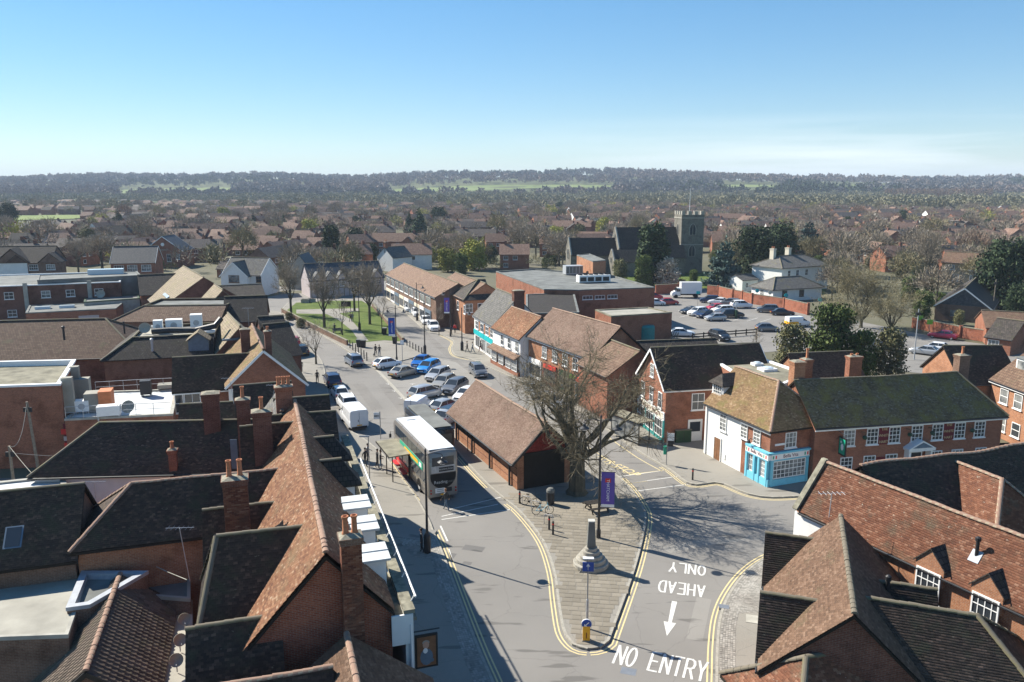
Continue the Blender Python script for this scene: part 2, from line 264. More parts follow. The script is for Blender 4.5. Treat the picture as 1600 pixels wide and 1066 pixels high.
# ---------------------------------------------------------------- helpers
def norm2(v):
    l = math.hypot(v[0], v[1]); return (v[0] / l, v[1] / l)
class MB:
    """collects faces of one mesh; UVs are laid in metres on every face"""
    def __init__(s): s.v = []; s.f = []; s.m = []
    def add(s, vs, fs, m=0):
        o = len(s.v); s.v += [tuple(p) for p in vs]; s.f += [tuple(i + o for i in f) for f in fs]; s.m += [m] * len(fs); return s
    def hexa(s, c, m=0):          # 8 corners: bottom ring then top ring
        return s.add(c, [(3, 2, 1, 0), (4, 5, 6, 7), (0, 1, 5, 4), (1, 2, 6, 5), (2, 3, 7, 6), (3, 0, 4, 7)], m)
    def box(s, x0, y0, z0, x1, y1, z1, m=0):
        return s.hexa([(x0, y0, z0), (x1, y0, z0), (x1, y1, z0), (x0, y1, z0), (x0, y0, z1), (x1, y0, z1), (x1, y1, z1), (x0, y1, z1)], m)
    def cbox(s, x, y, z, dx, dy, dz, m=0): return s.box(x - dx / 2, y - dy / 2, z, x + dx / 2, y + dy / 2, z + dz, m)
    def prism(s, pts, z0, z1, m=0, bottom=True):
        n = len(pts); vs = [(p[0], p[1], z0) for p in pts] + [(p[0], p[1], z1) for p in pts]
        fs = [tuple(range(n, 2 * n))] + ([tuple(range(n - 1, -1, -1))] if bottom else []) + [(i, (i + 1) % n, n + (i + 1) % n, n + i) for i in range(n)]
        return s.add(vs, fs, m)
    def slab(s, pts, th, m=0):    # top polygon in 3D, pushed down by th
        n = len(pts); vs = [tuple(p) for p in pts] + [(p[0], p[1], p[2] - th) for p in pts]
        return s.add(vs, [tuple(range(n)), tuple(range(2 * n - 1, n - 1, -1))] + [(n + i, n + (i + 1) % n, (i + 1) % n, i) for i in range(n)], m)
    def bar(s, p, q, w, h, m=0, up=(0, 0, 1)):
        p = Vector(p); q = Vector(q); d = (q - p).normalized(); u = Vector(up)
        if abs(d.dot(u)) > .95: u = Vector((1, 0, 0))
        a = d.cross(u).normalized() * (w / 2); b = a.cross(d).normalized() * (h / 2)
        return s.hexa([p - a - b, p + a - b, p + a + b, p - a + b, q - a - b, q + a - b, q + a + b, q - a + b], m)
    def tube(s, path, r, n=8, m=0, cap=True):
        P = [Vector(p) for p in path]; K = len(P); rr = r if isinstance(r, (list, tuple)) else [r] * K
        vs = []; prev = None
        for i in range(K):
            d = (P[min(i + 1, K - 1)] - P[max(i - 1, 0)]).normalized()
            if prev is None or abs(prev.dot(d)) > .98: u = Vector((0, 0, 1)) if abs(d.z) < .9 else Vector((1, 0, 0))
            else: u = prev
            a = (u - d * u.dot(d)).normalized(); prev = a; b = d.cross(a)
            for k in range(n):
                t_ = 2 * math.pi * k / n; vs.append(P[i] + (a * math.cos(t_) + b * math.sin(t_)) * rr[i])
        fs = [(i * n + k, i * n + (k + 1) % n, (i + 1) * n + (k + 1) % n, (i + 1) * n + k) for i in range(K - 1) for k in range(n)]
        if cap: fs += [tuple(range(n - 1, -1, -1)), tuple(range((K - 1) * n, K * n))]
        return s.add(vs, fs, m)
    def lathe(s, prof, n=16, c=(0, 0, 0), m=0, sq=None):
        vs = [(c[0] + r * math.cos(2 * math.pi * k / n), c[1] + r * math.sin(2 * math.pi * k / n), c[2] + z) for r, z in prof for k in range(n)]
        K = len(prof); fs = [(i * n + k, i * n + (k + 1) % n, (i + 1) * n + (k + 1) % n, (i + 1) * n + k) for i in range(K - 1) for k in range(n)]
        fs += [tuple(range(n - 1, -1, -1)), tuple(range((K - 1) * n, K * n))]
        return s.add(vs, fs, m)
    def ball(s, c, r, n=10, m=0):
        rx, ry, rz = r if isinstance(r, (tuple, list)) else (r, r, r); k = max(4, n // 2)
        vs = [(c[0] + rx * math.sin(math.pi * j / k) * math.cos(2 * math.pi * i / n), c[1] + ry * math.sin(math.pi * j / k) * math.sin(2 * math.pi * i / n), c[2] - rz * math.cos(math.pi * j / k)) for j in range(1, k) for i in range(n)]
        vs += [(c[0], c[1], c[2] - rz), (c[0], c[1], c[2] + rz)]; b_ = len(vs) - 2
        fs = [(j * n + i, j * n + (i + 1) % n, (j + 1) * n + (i + 1) % n, (j + 1) * n + i) for j in range(k - 2) for i in range(n)]
        fs += [(b_, (i + 1) % n, i) for i in range(n)] + [(b_ + 1, (k - 2) * n + i, (k - 2) * n + (i + 1) % n) for i in range(n)]
        return s.add(vs, fs, m)
    def mesh(s, name, mats, smooth=False): return mesh_np(name, np.array([tuple(p) for p in s.v], dtype=np.float32).reshape(-1, 3), s.f, mats, s.m, smooth)
    def build(s, name, mats, parent=None, smooth=False, loc=None, rz=0): return link(name, s.mesh(name, mats, smooth), parent, loc, rz)
def mesh_np(name, V, faces, mats, mi=None, smooth=False):
    me = bpy.data.meshes.new(name)
    if isinstance(faces, np.ndarray):
        nf, k = faces.shape; me.vertices.add(len(V)); me.vertices.foreach_set('co', V.astype(np.float32).ravel())
        me.loops.add(nf * k); me.loops.foreach_set('vertex_index', faces.astype(np.int32).ravel())
        me.polygons.add(nf); me.polygons.foreach_set('loop_start', np.arange(0, nf * k, k, dtype=np.int32)); me.polygons.foreach_set('loop_total', np.full(nf, k, dtype=np.int32))
        me.update(calc_edges=True)
    else: me.from_pydata(V.tolist(), [], faces); me.update()
    if isinstance(mats, str): mats = [mats]
    for a in mats: me.materials.append(MATS[a])
    if mi is not None and len(mats) > 1: me.polygons.foreach_set('material_index', np.array(mi, dtype=np.int32))
    if smooth: me.polygons.foreach_set('use_smooth', np.ones(len(me.polygons), dtype=bool))
    if smooth: me.set_sharp_from_angle(angle=R(38))
    nl = len(me.loops); vi = np.empty(nl, dtype=np.int32); me.loops.foreach_get('vertex_index', vi)
    nf = len(me.polygons); nr = np.empty(nf * 3, dtype=np.float32); me.polygons.foreach_get('normal', nr); nr = nr.reshape(-1, 3)
    lt = np.empty(nf, dtype=np.int32); me.polygons.foreach_get('loop_total', lt)
    tx = np.stack([-nr[:, 1], nr[:, 0], np.zeros(nf)], 1); ln = np.linalg.norm(tx, axis=1); flat = ln < .05
    tx[flat] = (1, 0, 0); ln[flat] = 1; tx /= ln[:, None]; by = np.cross(nr, tx)
    T = np.repeat(tx, lt, 0); B = np.repeat(by, lt, 0); P = V[vi]
    uv = np.stack([(P * T).sum(1), (P * B).sum(1)], 1).astype(np.float32)
    me.uv_layers.new(name='UVMap').data.foreach_set('uv', uv.ravel())
    return me
def link(name, data, parent=None, loc=None, rz=0):
    o = bpy.data.objects.new(name, data); col.objects.link(o)
    if parent is not None: o.parent = parent
    if loc is not None: o.location = loc
    if rz: o.rotation_euler = (0, 0, rz)
    return o
def tag(o, label=None, cat=None, group=None, kind=None):
    if label: o['label'] = label
    if cat: o['category'] = cat
    if group: o['group'] = group
    if kind: o['kind'] = kind
    return o
def thing(name, label, cat, loc=(0, 0, 0), rz=0, group=None):
    o = bpy.data.objects.new(name, None); col.objects.link(o); o.empty_display_size = .3
    o.location = loc; o.rotation_euler = (0, 0, rz)
    return tag(o, label, cat, group)
def structure(o): o['kind'] = 'structure'; return o
KIDS = {}
def dup(o, loc=None, rz=None, label=None, group=None, parent=None, scale=None):
    c = o.copy(); col.objects.link(c)
    if parent is not None: c.parent = parent
    if loc is not None: c.location = loc
    if rz is not None: c.rotation_euler = (0, 0, rz)
    if scale is not None: c.scale = (scale,) * 3 if isinstance(scale, (int, float)) else scale
    if label: c['label'] = label
    if group: c['group'] = group
    for ch in o.children: dup(ch, parent=c)
    return c
def text_mesh(s, size, depth, mat, align='CENTER', sx=1.0, sy=1.0):
    cu = bpy.data.curves.new('lettering', 'FONT'); cu.body = s; cu.size = size; cu.extrude = depth; cu.align_x = align; cu.align_y = 'CENTER'
    o = bpy.data.objects.new('lettering', cu); col.objects.link(o)
    me = bpy.data.meshes.new_from_object(o.evaluated_get(bpy.context.evaluated_depsgraph_get()))
    bpy.data.objects.remove(o); bpy.data.curves.remove(cu)
    me.transform(Matrix.Diagonal((sx, sy, 1, 1))); me.materials.clear(); me.materials.append(MATS[mat]); return me
def letter(s, size, mat, parent, loc, rz, tilt=True, depth=.006, sx=1, sy=1, name='lettering', align='CENTER'):
    """flat lettering standing on a wall whose outward normal is local -Y turned by rz"""
    o = link(name, text_mesh(s, size, depth, mat, align, sx, sy), parent, loc); o.rotation_euler = (math.pi / 2 if tilt else 0, 0, rz); return o

# ---------------------------------------------------------------- windows, doors (origin at sill centre on the wall, outward is local -Y)
WC = {}
def window_meshes(w_, h_, cols, rows, style):
    k = (round(w_, 2), round(h_, 2), cols, rows, style)
    if k in WC: return WC[k]
    fm = {'w': 'white_paint', 'b': 'black_paint', 'n': 'wood_brown', 'g': 'grey_metal', 't': 'shop_teal', 's': 'shop_blue'}[style[0]]
    fr = MB(); e = .07; d = .07
    fr.box(-w_ / 2, -d, 0, -w_ / 2 + e, .0, h_).box(w_ / 2 - e, -d, 0, w_ / 2, .0, h_).box(-w_ / 2 + e, -d, 0, w_ / 2 - e, .0, e).box(-w_ / 2 + e, -d, h_ - e, w_ / 2 - e, .0, h_)
    for i in range(1, cols):
        x = -w_ / 2 + w_ * i / cols; fr.box(x - .02, -d + .012, e, x + .02, -.012, h_ - e)
    for j in range(1, rows):
        z = h_ * j / rows; t_ = .03 if (rows % 2 == 0 and j == rows // 2) else .018
        fr.box(-w_ / 2 + e, -d + .006, z - t_, w_ / 2 - e, -.014, z + t_)
    if 'x' not in style: fr.box(-w_ / 2 - .08, -.14, -.09, w_ / 2 + .08, 0, -.002)
    pn = MB().box(-w_ / 2 + e, -.035, e, w_ / 2 - e, -.02, h_ - e)
    WC[k] = (fr.mesh('window', fm), pn.mesh('pane', 'glass_lit' if 'l' in style else 'glass'))
    return WC[k]
def window(parent, loc, rz, w_=1.0, h_=1.4, cols=2, rows=2, style='w', name='window'):
    a, b = window_meshes(w_, h_, cols, rows, style)
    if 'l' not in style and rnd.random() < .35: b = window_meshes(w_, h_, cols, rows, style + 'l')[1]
    o = link(name, a, parent, loc, rz); link('pane', b, o); return o
def door(parent, loc, rz, w_=.9, h_=2.05, mat='wood_brown', frame='white_paint', glazed=False):
    k = ('door', w_, h_, mat, frame, glazed)
    if k not in WC:
        m1 = MB().box(-w_ / 2, -.05, 0, w_ / 2, .0, h_)
        m1.box(-w_ / 2 + .1, -.062, .15, -.04, -.05, .9).box(.04, -.062, .15, w_ / 2 - .1, -.05, .9)
        if not glazed: m1.box(-w_ / 2 + .1, -.062, 1.05, -.04, -.05, h_ - .15).box(.04, -.062, 1.05, w_ / 2 - .1, -.05, h_ - .15)
        f = MB().box(-w_ / 2 - .09, -.08, 0, -w_ / 2 - .003, 0, h_ + .09).box(w_ / 2 + .003, -.08, 0, w_ / 2 + .09, 0, h_ + .09).box(-w_ / 2 - .003, -.08, h_ + .003, w_ / 2 + .003, 0, h_ + .09)
        hd = MB().box(w_ / 2 - .12, -.11, 1.0, w_ / 2 - .08, -.055, 1.04)
        pn = MB().box(-w_ / 2 + .12, -.06, 1.05, w_ / 2 - .12, -.051, h_ - .15)
        WC[k] = (m1.mesh('door', mat), f.mesh('frame', frame), hd.mesh('handle', 'chrome'), pn.mesh('pane', 'glass'))
    a, f, hd, pn = WC[k]; o = link('door', a, parent, loc, rz); link('frame', f, o); link('handle', hd, o)
    if glazed: link('pane', pn, o)
    return o

# ---------------------------------------------------------------- real roof tiles on a slope polygon
def tile_slope(poly, tw, g, th=.022, jit=.006, droop=.0):
    """poly: convex 3D polygon, first edge poly[0]->poly[1] is the eave. returns (V, F) of thin overlapping tiles"""
    P = [Vector(p) for p in poly]; O = P[0]; U = (P[1] - P[0]).normalized(); Nn = U.cross(P[2] - P[0]).normalized(); Vv = Nn.cross(U)
    q = [((p - O).dot(U), (p - O).dot(Vv)) for p in P]
    vmax = max(b for a, b in q); rows = int(math.ceil(vmax / g)); out = []
    for j in range(rows):
        v0 = j * g; v1 = min(v0 + g * 1.25, vmax); vm = min(v0 + g * .5, vmax - .01); xs = []
        for (a, b), (c, d) in zip(q, q[1:] + q[:1]):
            if (b - vm) * (d - vm) < 0: xs.append(a + (c - a) * (vm - b) / (d - b))
        if len(xs) < 2: continue
        lo, hi = min(xs), max(xs); off = (tw * .5 if j % 2 else 0)
        k0 = int(math.floor((lo - off) / tw)); k1 = int(math.ceil((hi - off) / tw))
        us = np.arange(k0, k1) * tw + off; a0 = np.clip(us + .004, lo, hi); a1 = np.clip(us + tw - .004, lo, hi); ok = a1 - a0 > .02
        a0 = a0[ok]; a1 = a1[ok]; n = len(a0)
        if n: out.append(np.stack([a0, a1, np.full(n, v0), np.full(n, v1)], 1))
    if not out: return None
    T = np.concatenate(out); n = len(T)
    h0 = th + npr.uniform(0, jit, n); h0b = h0 + npr.normal(0, jit * .35, n); dv = npr.normal(0, jit, n)
    o = np.array(O); u = np.array(U); v = np.array(Vv); nn = np.array(Nn)
    def pt(a, b, h): return o + a[:, None] * u + b[:, None] * v + h[:, None] * nn
    z = np.zeros(n); lift = np.full(n, .004)
    V = np.stack([pt(T[:, 0], T[:, 2] + dv, h0), pt(T[:, 1], T[:, 2] + dv, h0b), pt(T[:, 1], T[:, 3], lift), pt(T[:, 0], T[:, 3], lift), pt(T[:, 0], T[:, 2] + dv, z), pt(T[:, 1], T[:, 2] + dv, z)], 1).reshape(-1, 3)
    b = (np.arange(n) * 6)[:, None]
    F = np.concatenate([b + np.array([[0, 1, 2, 3]]), b + np.array([[4, 5, 1, 0]])], 0)
    return V, F
def pantile_slope(poly, tw=.30, g=.30):
    """interlocking tiles with a roll: each tile 3 strips wide"""
    P = [Vector(p) for p in poly]; O = P[0]; U = (P[1] - P[0]).normalized(); Nn = U.cross(P[2] - P[0]).normalized(); Vv = Nn.cross(U)
    q = [((p - O).dot(U), (p - O).dot(Vv)) for p in P]; vmax = max(b for a, b in q); res = []
    prof = [(0, .012), (.45, .004), (.62, .05), (.85, .055), (1.0, .012)]
    for j in range(int(math.ceil(vmax / g))):
        v0 = j * g; v1 = min(v0 + g * 1.15, vmax); vm = min(v0 + g * .5, vmax - .01)
        xs = [a + (c - a) * (vm - b) / (d - b) for (a, b), (c, d) in zip(q, q[1:] + q[:1]) if (b - vm) * (d - vm) < 0]
        if len(xs) < 2: continue
        lo, hi = min(xs), max(xs)
        for k in range(int(math.floor(lo / tw)), int(math.ceil(hi / tw))):
            a = k * tw
            if a + tw * .5 < lo or a + tw * .5 > hi: continue
            vs = []; rr = rnd.uniform(0, .008)
            for s, h in prof: vs.append(O + U * (a + s * tw) + Vv * v0 + Nn * (h + .03 + rr))
            for s, h in prof: vs.append(O + U * (a + s * tw) + Vv * v1 + Nn * (h + .002))
            for s, h in prof: vs.append(O + U * (a + s * tw) + Vv * v0 + Nn * 0)
            fs = [(i, i + 1, 6 + i, 5 + i) for i in range(4)] + [(10 + i, 11 + i, i + 1, i) for i in range(4)]
            res.append((vs, fs))
    return res
RT = {}
def ridge_mesh(l_, mat):
    k = (round(l_, 3), mat)
    if k not in RT:
        r = .13; n = 6; vs = []
        for x, rr in ((-l_ / 2, r * 1.06), (l_ / 2, r * .92)):
            vs += [(x, rr * math.cos(math.pi * i / n), rr * math.sin(math.pi * i / n) * .8) for i in range(n + 1)]
        fs = [(i, i + 1, n + 2 + i, n + 1 + i) for i in range(n)] + [tuple(range(n, -1, -1)), tuple(range(n + 1, 2 * n + 2))]
        RT[k] = mesh_np('ridge_tile', np.array(vs), fs, mat)
    return RT[k]
def sagf(x, s): return s * (.5 + .35 * np.sin(x * .42 + 1) + .15 * np.sin(x * 1.3))
def ridge_run(parent, p, q, mat='ridge_clay', l_=.36, pieces=True, lift=.03, sag=0):
    p = Vector(p); q = Vector(q); d = q - p; n = max(1, int(d.length / l_)); step = d.length / n; rot = d.to_track_quat('X', 'Z').to_euler()
    if pieces:
        me = ridge_mesh(step * 1.02, mat)
        for i in range(n):
            o = bpy.data.objects.new('ridge_tile', me); col.objects.link(o); o.parent = parent
            o.location = p + d * ((i + .5) / n) + Vector((0, 0, lift + rnd.uniform(-.012, .012))); o.location.z += float(sagf(o.location.x, sag))
            o.rotation_euler = (rot[0] + rnd.uniform(-.03, .03), rot[1] + rnd.uniform(-.02, .02), rot[2] + rnd.uniform(-.02, .02))
    else:
        me = ridge_mesh(d.length, mat); o = link('ridge', me, parent); o.location = p + d * .5 + Vector((0, 0, lift)); o.rotation_euler = rot

# ---------------------------------------------------------------- chimneys
def brick_shell(x0, y0, x1, y1, z0, z1, bl=.225, bh=.075, j=.012, pr=.012):
    mb = MB(); z = z0; row = 0
    while z + bh <= z1 + .001:
        for (ax, a0, a1, fix, sgn) in (('x', x0, x1, y0, -1), ('x', x0, x1, y1, 1), ('y', y0, y1, x0, -1), ('y', y0, y1, x1, 1)):
            a = a0 - (bl / 2 if row % 2 else 0)
            while a < a1 - .01:
                s = max(a, a0) + j / 2; e = min(a + bl, a1) - j / 2
                if e - s > .03:
                    h = pr + rnd.uniform(-.004, .006)
                    if ax == 'x': mb.box(s, min(fix, fix + sgn * h), z + j / 2, e, max(fix, fix + sgn * h), z + bh - j / 2)
                    else: mb.box(min(fix, fix + sgn * h), s, z + j / 2, max(fix, fix + sgn * h), e, z + bh - j / 2)
                a += bl
        z += bh; row += 1
    return mb
POT = {}
def pot_mesh(h, mat):
    k = (h, mat)
    if k not in POT: POT[k] = MB().lathe([(.15, 0), (.15, .06), (.12, .1), (.105, h - .1), (.14, h - .08), (.14, h), (.095, h), (.085, h - .3)], 12).mesh('chimney_pot', mat, True)
    return POT[k]
def chimney(parent, loc, rz, w_, d_, z0, z1, pots=2, mat='brick_dark', cap='chimney_cap', pot_h=.65, potmat='terracotta', bricks=False):
    mb = MB().cbox(0, 0, z0, w_, d_, z1 - z0 - .35); mb.cbox(0, 0, z1 - .35, w_ + .1, d_ + .1, .16); mb.cbox(0, 0, z1 - .19, w_ + .18, d_ + .18, .12)
    c = mb.build('chimney', mat, parent, loc=loc, rz=rz)
    MB().add([(-w_ / 2 - .06, -d_ / 2 - .06, z1 - .07), (w_ / 2 + .06, -d_ / 2 - .06, z1 - .07), (w_ / 2 + .06, d_ / 2 + .06, z1 - .07), (-w_ / 2 - .06, d_ / 2 + .06, z1 - .07), (-w_ / 4, -d_ / 4, z1 + .05), (w_ / 4, -d_ / 4, z1 + .05), (w_ / 4, d_ / 4, z1 + .05), (-w_ / 4, d_ / 4, z1 + .05)], [(0, 1, 5, 4), (1, 2, 6, 5), (2, 3, 7, 6), (3, 0, 4, 7), (4, 5, 6, 7), (3, 2, 1, 0)]).build('flaunching', cap, c)
    for i in range(pots):
        long = w_ >= d_; f = (i + .5) / pots - .5
        link('chimney_pot', pot_mesh(pot_h, potmat), c, (f * w_ * .9 if long else 0, 0 if long else f * d_ * .9, z1))
    if bricks:
        o = brick_shell(-w_ / 2, -d_ / 2, w_ / 2, d_ / 2, z0, z1 - .37).build('bricks', 'brick_piece', c); o['kind'] = 'stuff'
    return c

# ---------------------------------------------------------------- house
class House: pass
def house(name, label, cat, p0, p1, hw, ze, zr, ends='gg', wall='brick_red', roof='roof_brown', tile=None, oh=.3, goh=.18, hipf=.85, group=None, ridge='strip', ridgemat='ridge_clay', z0=0., fascia=None, barge=None, zeb=None, hwb=None, pantile=False, gut=True, sag=.07):
    """p0,p1: ground points under the two ends of the ridge line of the whole block. front is right of p0->p1"""
    p0 = Vector((p0[0], p0[1], 0)); p1 = Vector((p1[0], p1[1], 0)); d = p1 - p0; Ln = d.length; rz = math.atan2(d.y, d.x)
    H = House(); H.L = Ln; H.hw = hw; H.ze = ze; H.zr = zr; H.rz = rz; H.root = thing(name, label, cat, (p0.x, p0.y, z0), rz, group)
    hb = hwb if hwb is not None else hw; H.hb = hb; zb = zeb if zeb is not None else zr - (zr - ze) / hw * hb
    pf = (zr - ze) / hw; pb = (zr - zb) / hb; s = .06
    w_ = MB()
    w_.add([(0, -hw, 0), (Ln, -hw, 0), (Ln, -hw, ze - s), (0, -hw, ze - s)], [(0, 1, 2, 3)]); w_.add([(Ln, hb, 0), (0, hb, 0), (0, hb, zb - s), (Ln, hb, zb - s)], [(0, 1, 2, 3)])
    for x, e, fl in ((0, ends[0], 1), (Ln, ends[1], 0)):
        ring = [(x, hb, 0), (x, -hw, 0), (x, -hw, ze - s)] + ([(x, 0, zr - s)] if e == 'g' else []) + [(x, hb, zb - s)]
        w_.add(ring if fl else ring[::-1], [tuple(range(len(ring)))])
    w_.build('wall', wall, H.root)
    h0 = hipf * hw if ends[0] == 'h' else -goh; h1 = hipf * hw if ends[1] == 'h' else -goh
    A = (h0, 0, zr); B = (Ln - h1, 0, zr); x0 = -oh if ends[0] == 'h' else -goh; x1 = Ln + (oh if ends[1] == 'h' else goh)
    zf = ze - oh * pf; zk = zb - oh * pb
    polys = [[(x0, -hw - oh, zf), (x1, -hw - oh, zf), B, A], [(x1, hb + oh, zk), (x0, hb + oh, zk), A, B]]
    if ends[0] == 'h': polys.append([(x0, hb + oh, zk), (x0, -hw - oh, zf), A])
    if ends[1] == 'h': polys.append([(x1, -hw - oh, zf), (x1, hb + oh, zk), B])
    rb = MB()
    for p in polys: rb.slab(p, .13)
    ro = rb.build('roof', 'dark_under' if tile else roof, H.root); H.roof = ro
    if tile:
        if pantile:
            ps = [x for p in polys[:2] for x in pantile_slope(p)]
            ps.sort(key=lambda t_: -t_[0][0].z)
            for i, (vs, fs) in enumerate(ps[:300]): MB().add(vs, fs).build('roof_tile', tile, H.root)
            if len(ps) > 300:
                mb = MB()
                for vs, fs in ps[300:]: mb.add(vs, fs)
                mb.build('roof_tiles', tile, H.root)['kind'] = 'stuff'
        else:
            Vs = []; Fs = []; o = 0
            for p in polys:
                r_ = tile_slope(p, *H_TILE.get(tile, (.19, .115)))
                if r_: Vs.append(r_[0]); Fs.append(r_[1] + o); o += len(r_[0])
            Vs = np.concatenate(Vs); Vs[:, 2] += sagf(Vs[:, 0], sag); ob = link('roof_tiles', mesh_np('roof_tiles', Vs, np.concatenate(Fs), tile), H.root); ob['kind'] = 'stuff'
    if ridge:
        runs = [(A, B)]
        if ends[0] == 'h': runs += [(A, (x0, -hw - oh, zf)), (A, (x0, hb + oh, zk))]
        if ends[1] == 'h': runs += [(B, (x1, -hw - oh, zf)), (B, (x1, hb + oh, zk))]
        for a, b in runs: ridge_run(H.root, a, b, ridgemat, pieces=(ridge == 'tiles'), lift=.03 + (sag * .5 if tile and ridge != 'tiles' else 0), sag=sag if tile and not pantile else 0)
    if fascia:
        for y, z in ((-hw - oh + .04, zf), (hb + oh - .04, zk)): MB().box(x0 + .02, y - .02, z - .25, x1 - .02, y + .02, z - .06).build('fascia', fascia, H.root)
    if barge:
        for x, e in ((x0 - .03, ends[0]), (x1 + .03, ends[1])):
            if e == 'g':
                for (y, z) in ((-hw - oh, zf), (hb + oh, zk)): MB().bar((x, 0, zr - .1), (x, y, z - .1), .05, .22).build('bargeboard', barge, H.root)
    if gut:
        for y, z in ((-hw - oh - .05, zf - .03), (hb + oh + .05, zk - .03)): MB().tube([(x0, y, z), (x1, y, z)], .06, 6).build('gutter', 'black_paint', H.root)
    return H
H_TILE = {}
def side(H, sd, u, z):
    """place on a wall: (location, turn) for side f/b/0/1; u from the left as seen from outside, on gable ends from the middle"""
    if sd == 'f': return (u, -H.hw, z), 0
    if sd == 'b': return (H.L - u, H.hb, z), math.pi
    if sd == '0': return (0, -u, z), -math.pi / 2
    return (H.L, u, z), math.pi / 2
def wins(H, sd, lst, w_=1.0, h_=1.3, cols=2, rows=2, style='w'):
    for u, z in lst: l, r = side(H, sd, u, z); window(H.root, l, r, w_, h_, cols, rows, style)
def ridge_px(a, b, z): return at(a[0], a[1], z), at(b[0], b[1], z)
def eave_px(a, b, ze, depth):
    """centre line of a block from its near eave seen in the photograph (left to right)"""
    A = at(a[0], a[1], ze); B = at(b[0], b[1], ze); d = (B - A).normalized(); n = Vector((-d.y, d.x, 0)); return A + n * depth / 2, B + n * depth / 2
def flat_block(name, label, cat, pts, z1, wall='brick_red', top='felt', parapet=.35, coping='white_paint', z0=0., group=None, cw=.3):
    """flat-roofed block on a ground polygon (counter-clockwise, world metres): walls, roof deck, coping"""
    pts = [Vector((p[0], p[1], 0)) for p in pts]; o = pts[0]; q = [(p.x - o.x, p.y - o.y) for p in pts]
    if sum(q[i][0] * q[(i + 1) % len(q)][1] - q[(i + 1) % len(q)][0] * q[i][1] for i in range(len(q))) < 0: q = q[::-1]
    r = thing(name, label, cat, (o.x, o.y, z0), 0, group); n = len(q)
    mb = MB(); mb.add([(x, y, 0) for x, y in q] + [(x, y, z1) for x, y in q], [(i, (i + 1) % n, n + (i + 1) % n, n + i) for i in range(n)]); mb.build('wall', wall, r)
    c = Vector((sum(p[0] for p in q) / n, sum(p[1] for p in q) / n))
    inn = []
    for i in range(n):
        a = Vector(q[i - 1]); b = Vector(q[i]); d = Vector(q[(i + 1) % n]); e1 = (b - a).normalized(); e2 = (d - b).normalized(); n1 = Vector((-e1.y, e1.x)); n2 = Vector((-e2.y, e2.x)); k = (n1 + n2); k = k / max(.2, k.dot(n1)); inn.append(b + k * cw)
    MB().add([(x, y, z1 - parapet) for x, y in inn], [tuple(range(n))]).build('roof', top, r)
    cp = MB(); vs = [(x, y, z1 + .03) for x, y in q] + [(p[0], p[1], z1 + .03) for p in inn] + [(p[0], p[1], z1 - parapet) for p in inn] + [(x, y, z1 - .16) for x, y in q]
    out = [(b[0] + (b[0] - i_[0]) * .12, b[1] + (b[1] - i_[1]) * .12) for b, i_ in zip(q, inn)]
    vs = [(x, y, z1 + .03) for x, y in out] + vs[n:3 * n] + [(x, y, z1 - .16) for x, y in out]
    for i in range(n):
        j = (i + 1) % n; cp.add([vs[i], vs[j], vs[n + j], vs[n + i], vs[2 * n + i], vs[2 * n + j], vs[3 * n + i], vs[3 * n + j]], [(0, 1, 2, 3), (3, 2, 5, 4), (6, 7, 1, 0)])
    cp.build('coping', coping, r)
    return r, q
# ---------------------------------------------------------------- the ground, roads and pavements
def P2(lst): return [tuple(at(*p)[:2]) for p in lst]
def smooth(pts, k=5):
    out = []; n = len(pts)
    for i in range(n - 1):
        p0, p1, p2, p3 = (Vector(pts[max(i - 1, 0)]), Vector(pts[i]), Vector(pts[i + 1]), Vector(pts[min(i + 2, n - 1)]))
        for j in range(k):
            t = j / k; out.append(tuple(.5 * ((2 * p1) + (p2 - p0) * t + (2 * p0 - 5 * p1 + 4 * p2 - p3) * t * t + (3 * p1 - p0 - 3 * p2 + p3) * t ** 3)))
    return out + [tuple(pts[-1])]
def offset(pts, d):
    out = []; n = len(pts)
    for i in range(n):
        a = Vector(pts[max(i - 1, 0)]); b = Vector(pts[min(i + 1, n - 1)]); t = (b - a).normalized(); out.append((pts[i][0] - t.y * d, pts[i][1] + t.x * d))
    return out
def strip_mb(mb, pts, o0, o1, z, m=0):
    a = offset(pts, o0); b = offset(pts, o1); n = len(pts)
    return mb.add([(x, y, z) for x, y in a] + [(x, y, z) for x, y in b], [(i, i + 1, n + i + 1, n + i) for i in range(n - 1)], m)
def resample(pts, step):
    out = [Vector(pts[0])]; acc = 0
    for a, b in zip(pts, pts[1:]):
        a = Vector(a); b = Vector(b); l_ = (b - a).length
        while acc + l_ >= step:
            a = a + (b - a) * ((step - acc) / l_); l_ = (b - a).length; out.append(a.copy()); acc = 0
        acc += l_
    return [tuple(p) for p in out]
def inside(p, poly):
    c = False; n = len(poly)
    for i in range(n):
        x1, y1 = poly[i][:2]; x2, y2 = poly[i - 1][:2]
        if (y1 > p[1]) != (y2 > p[1]) and p[0] < (x2 - x1) * (p[1] - y1) / (y2 - y1) + x1: c = not c
    return c
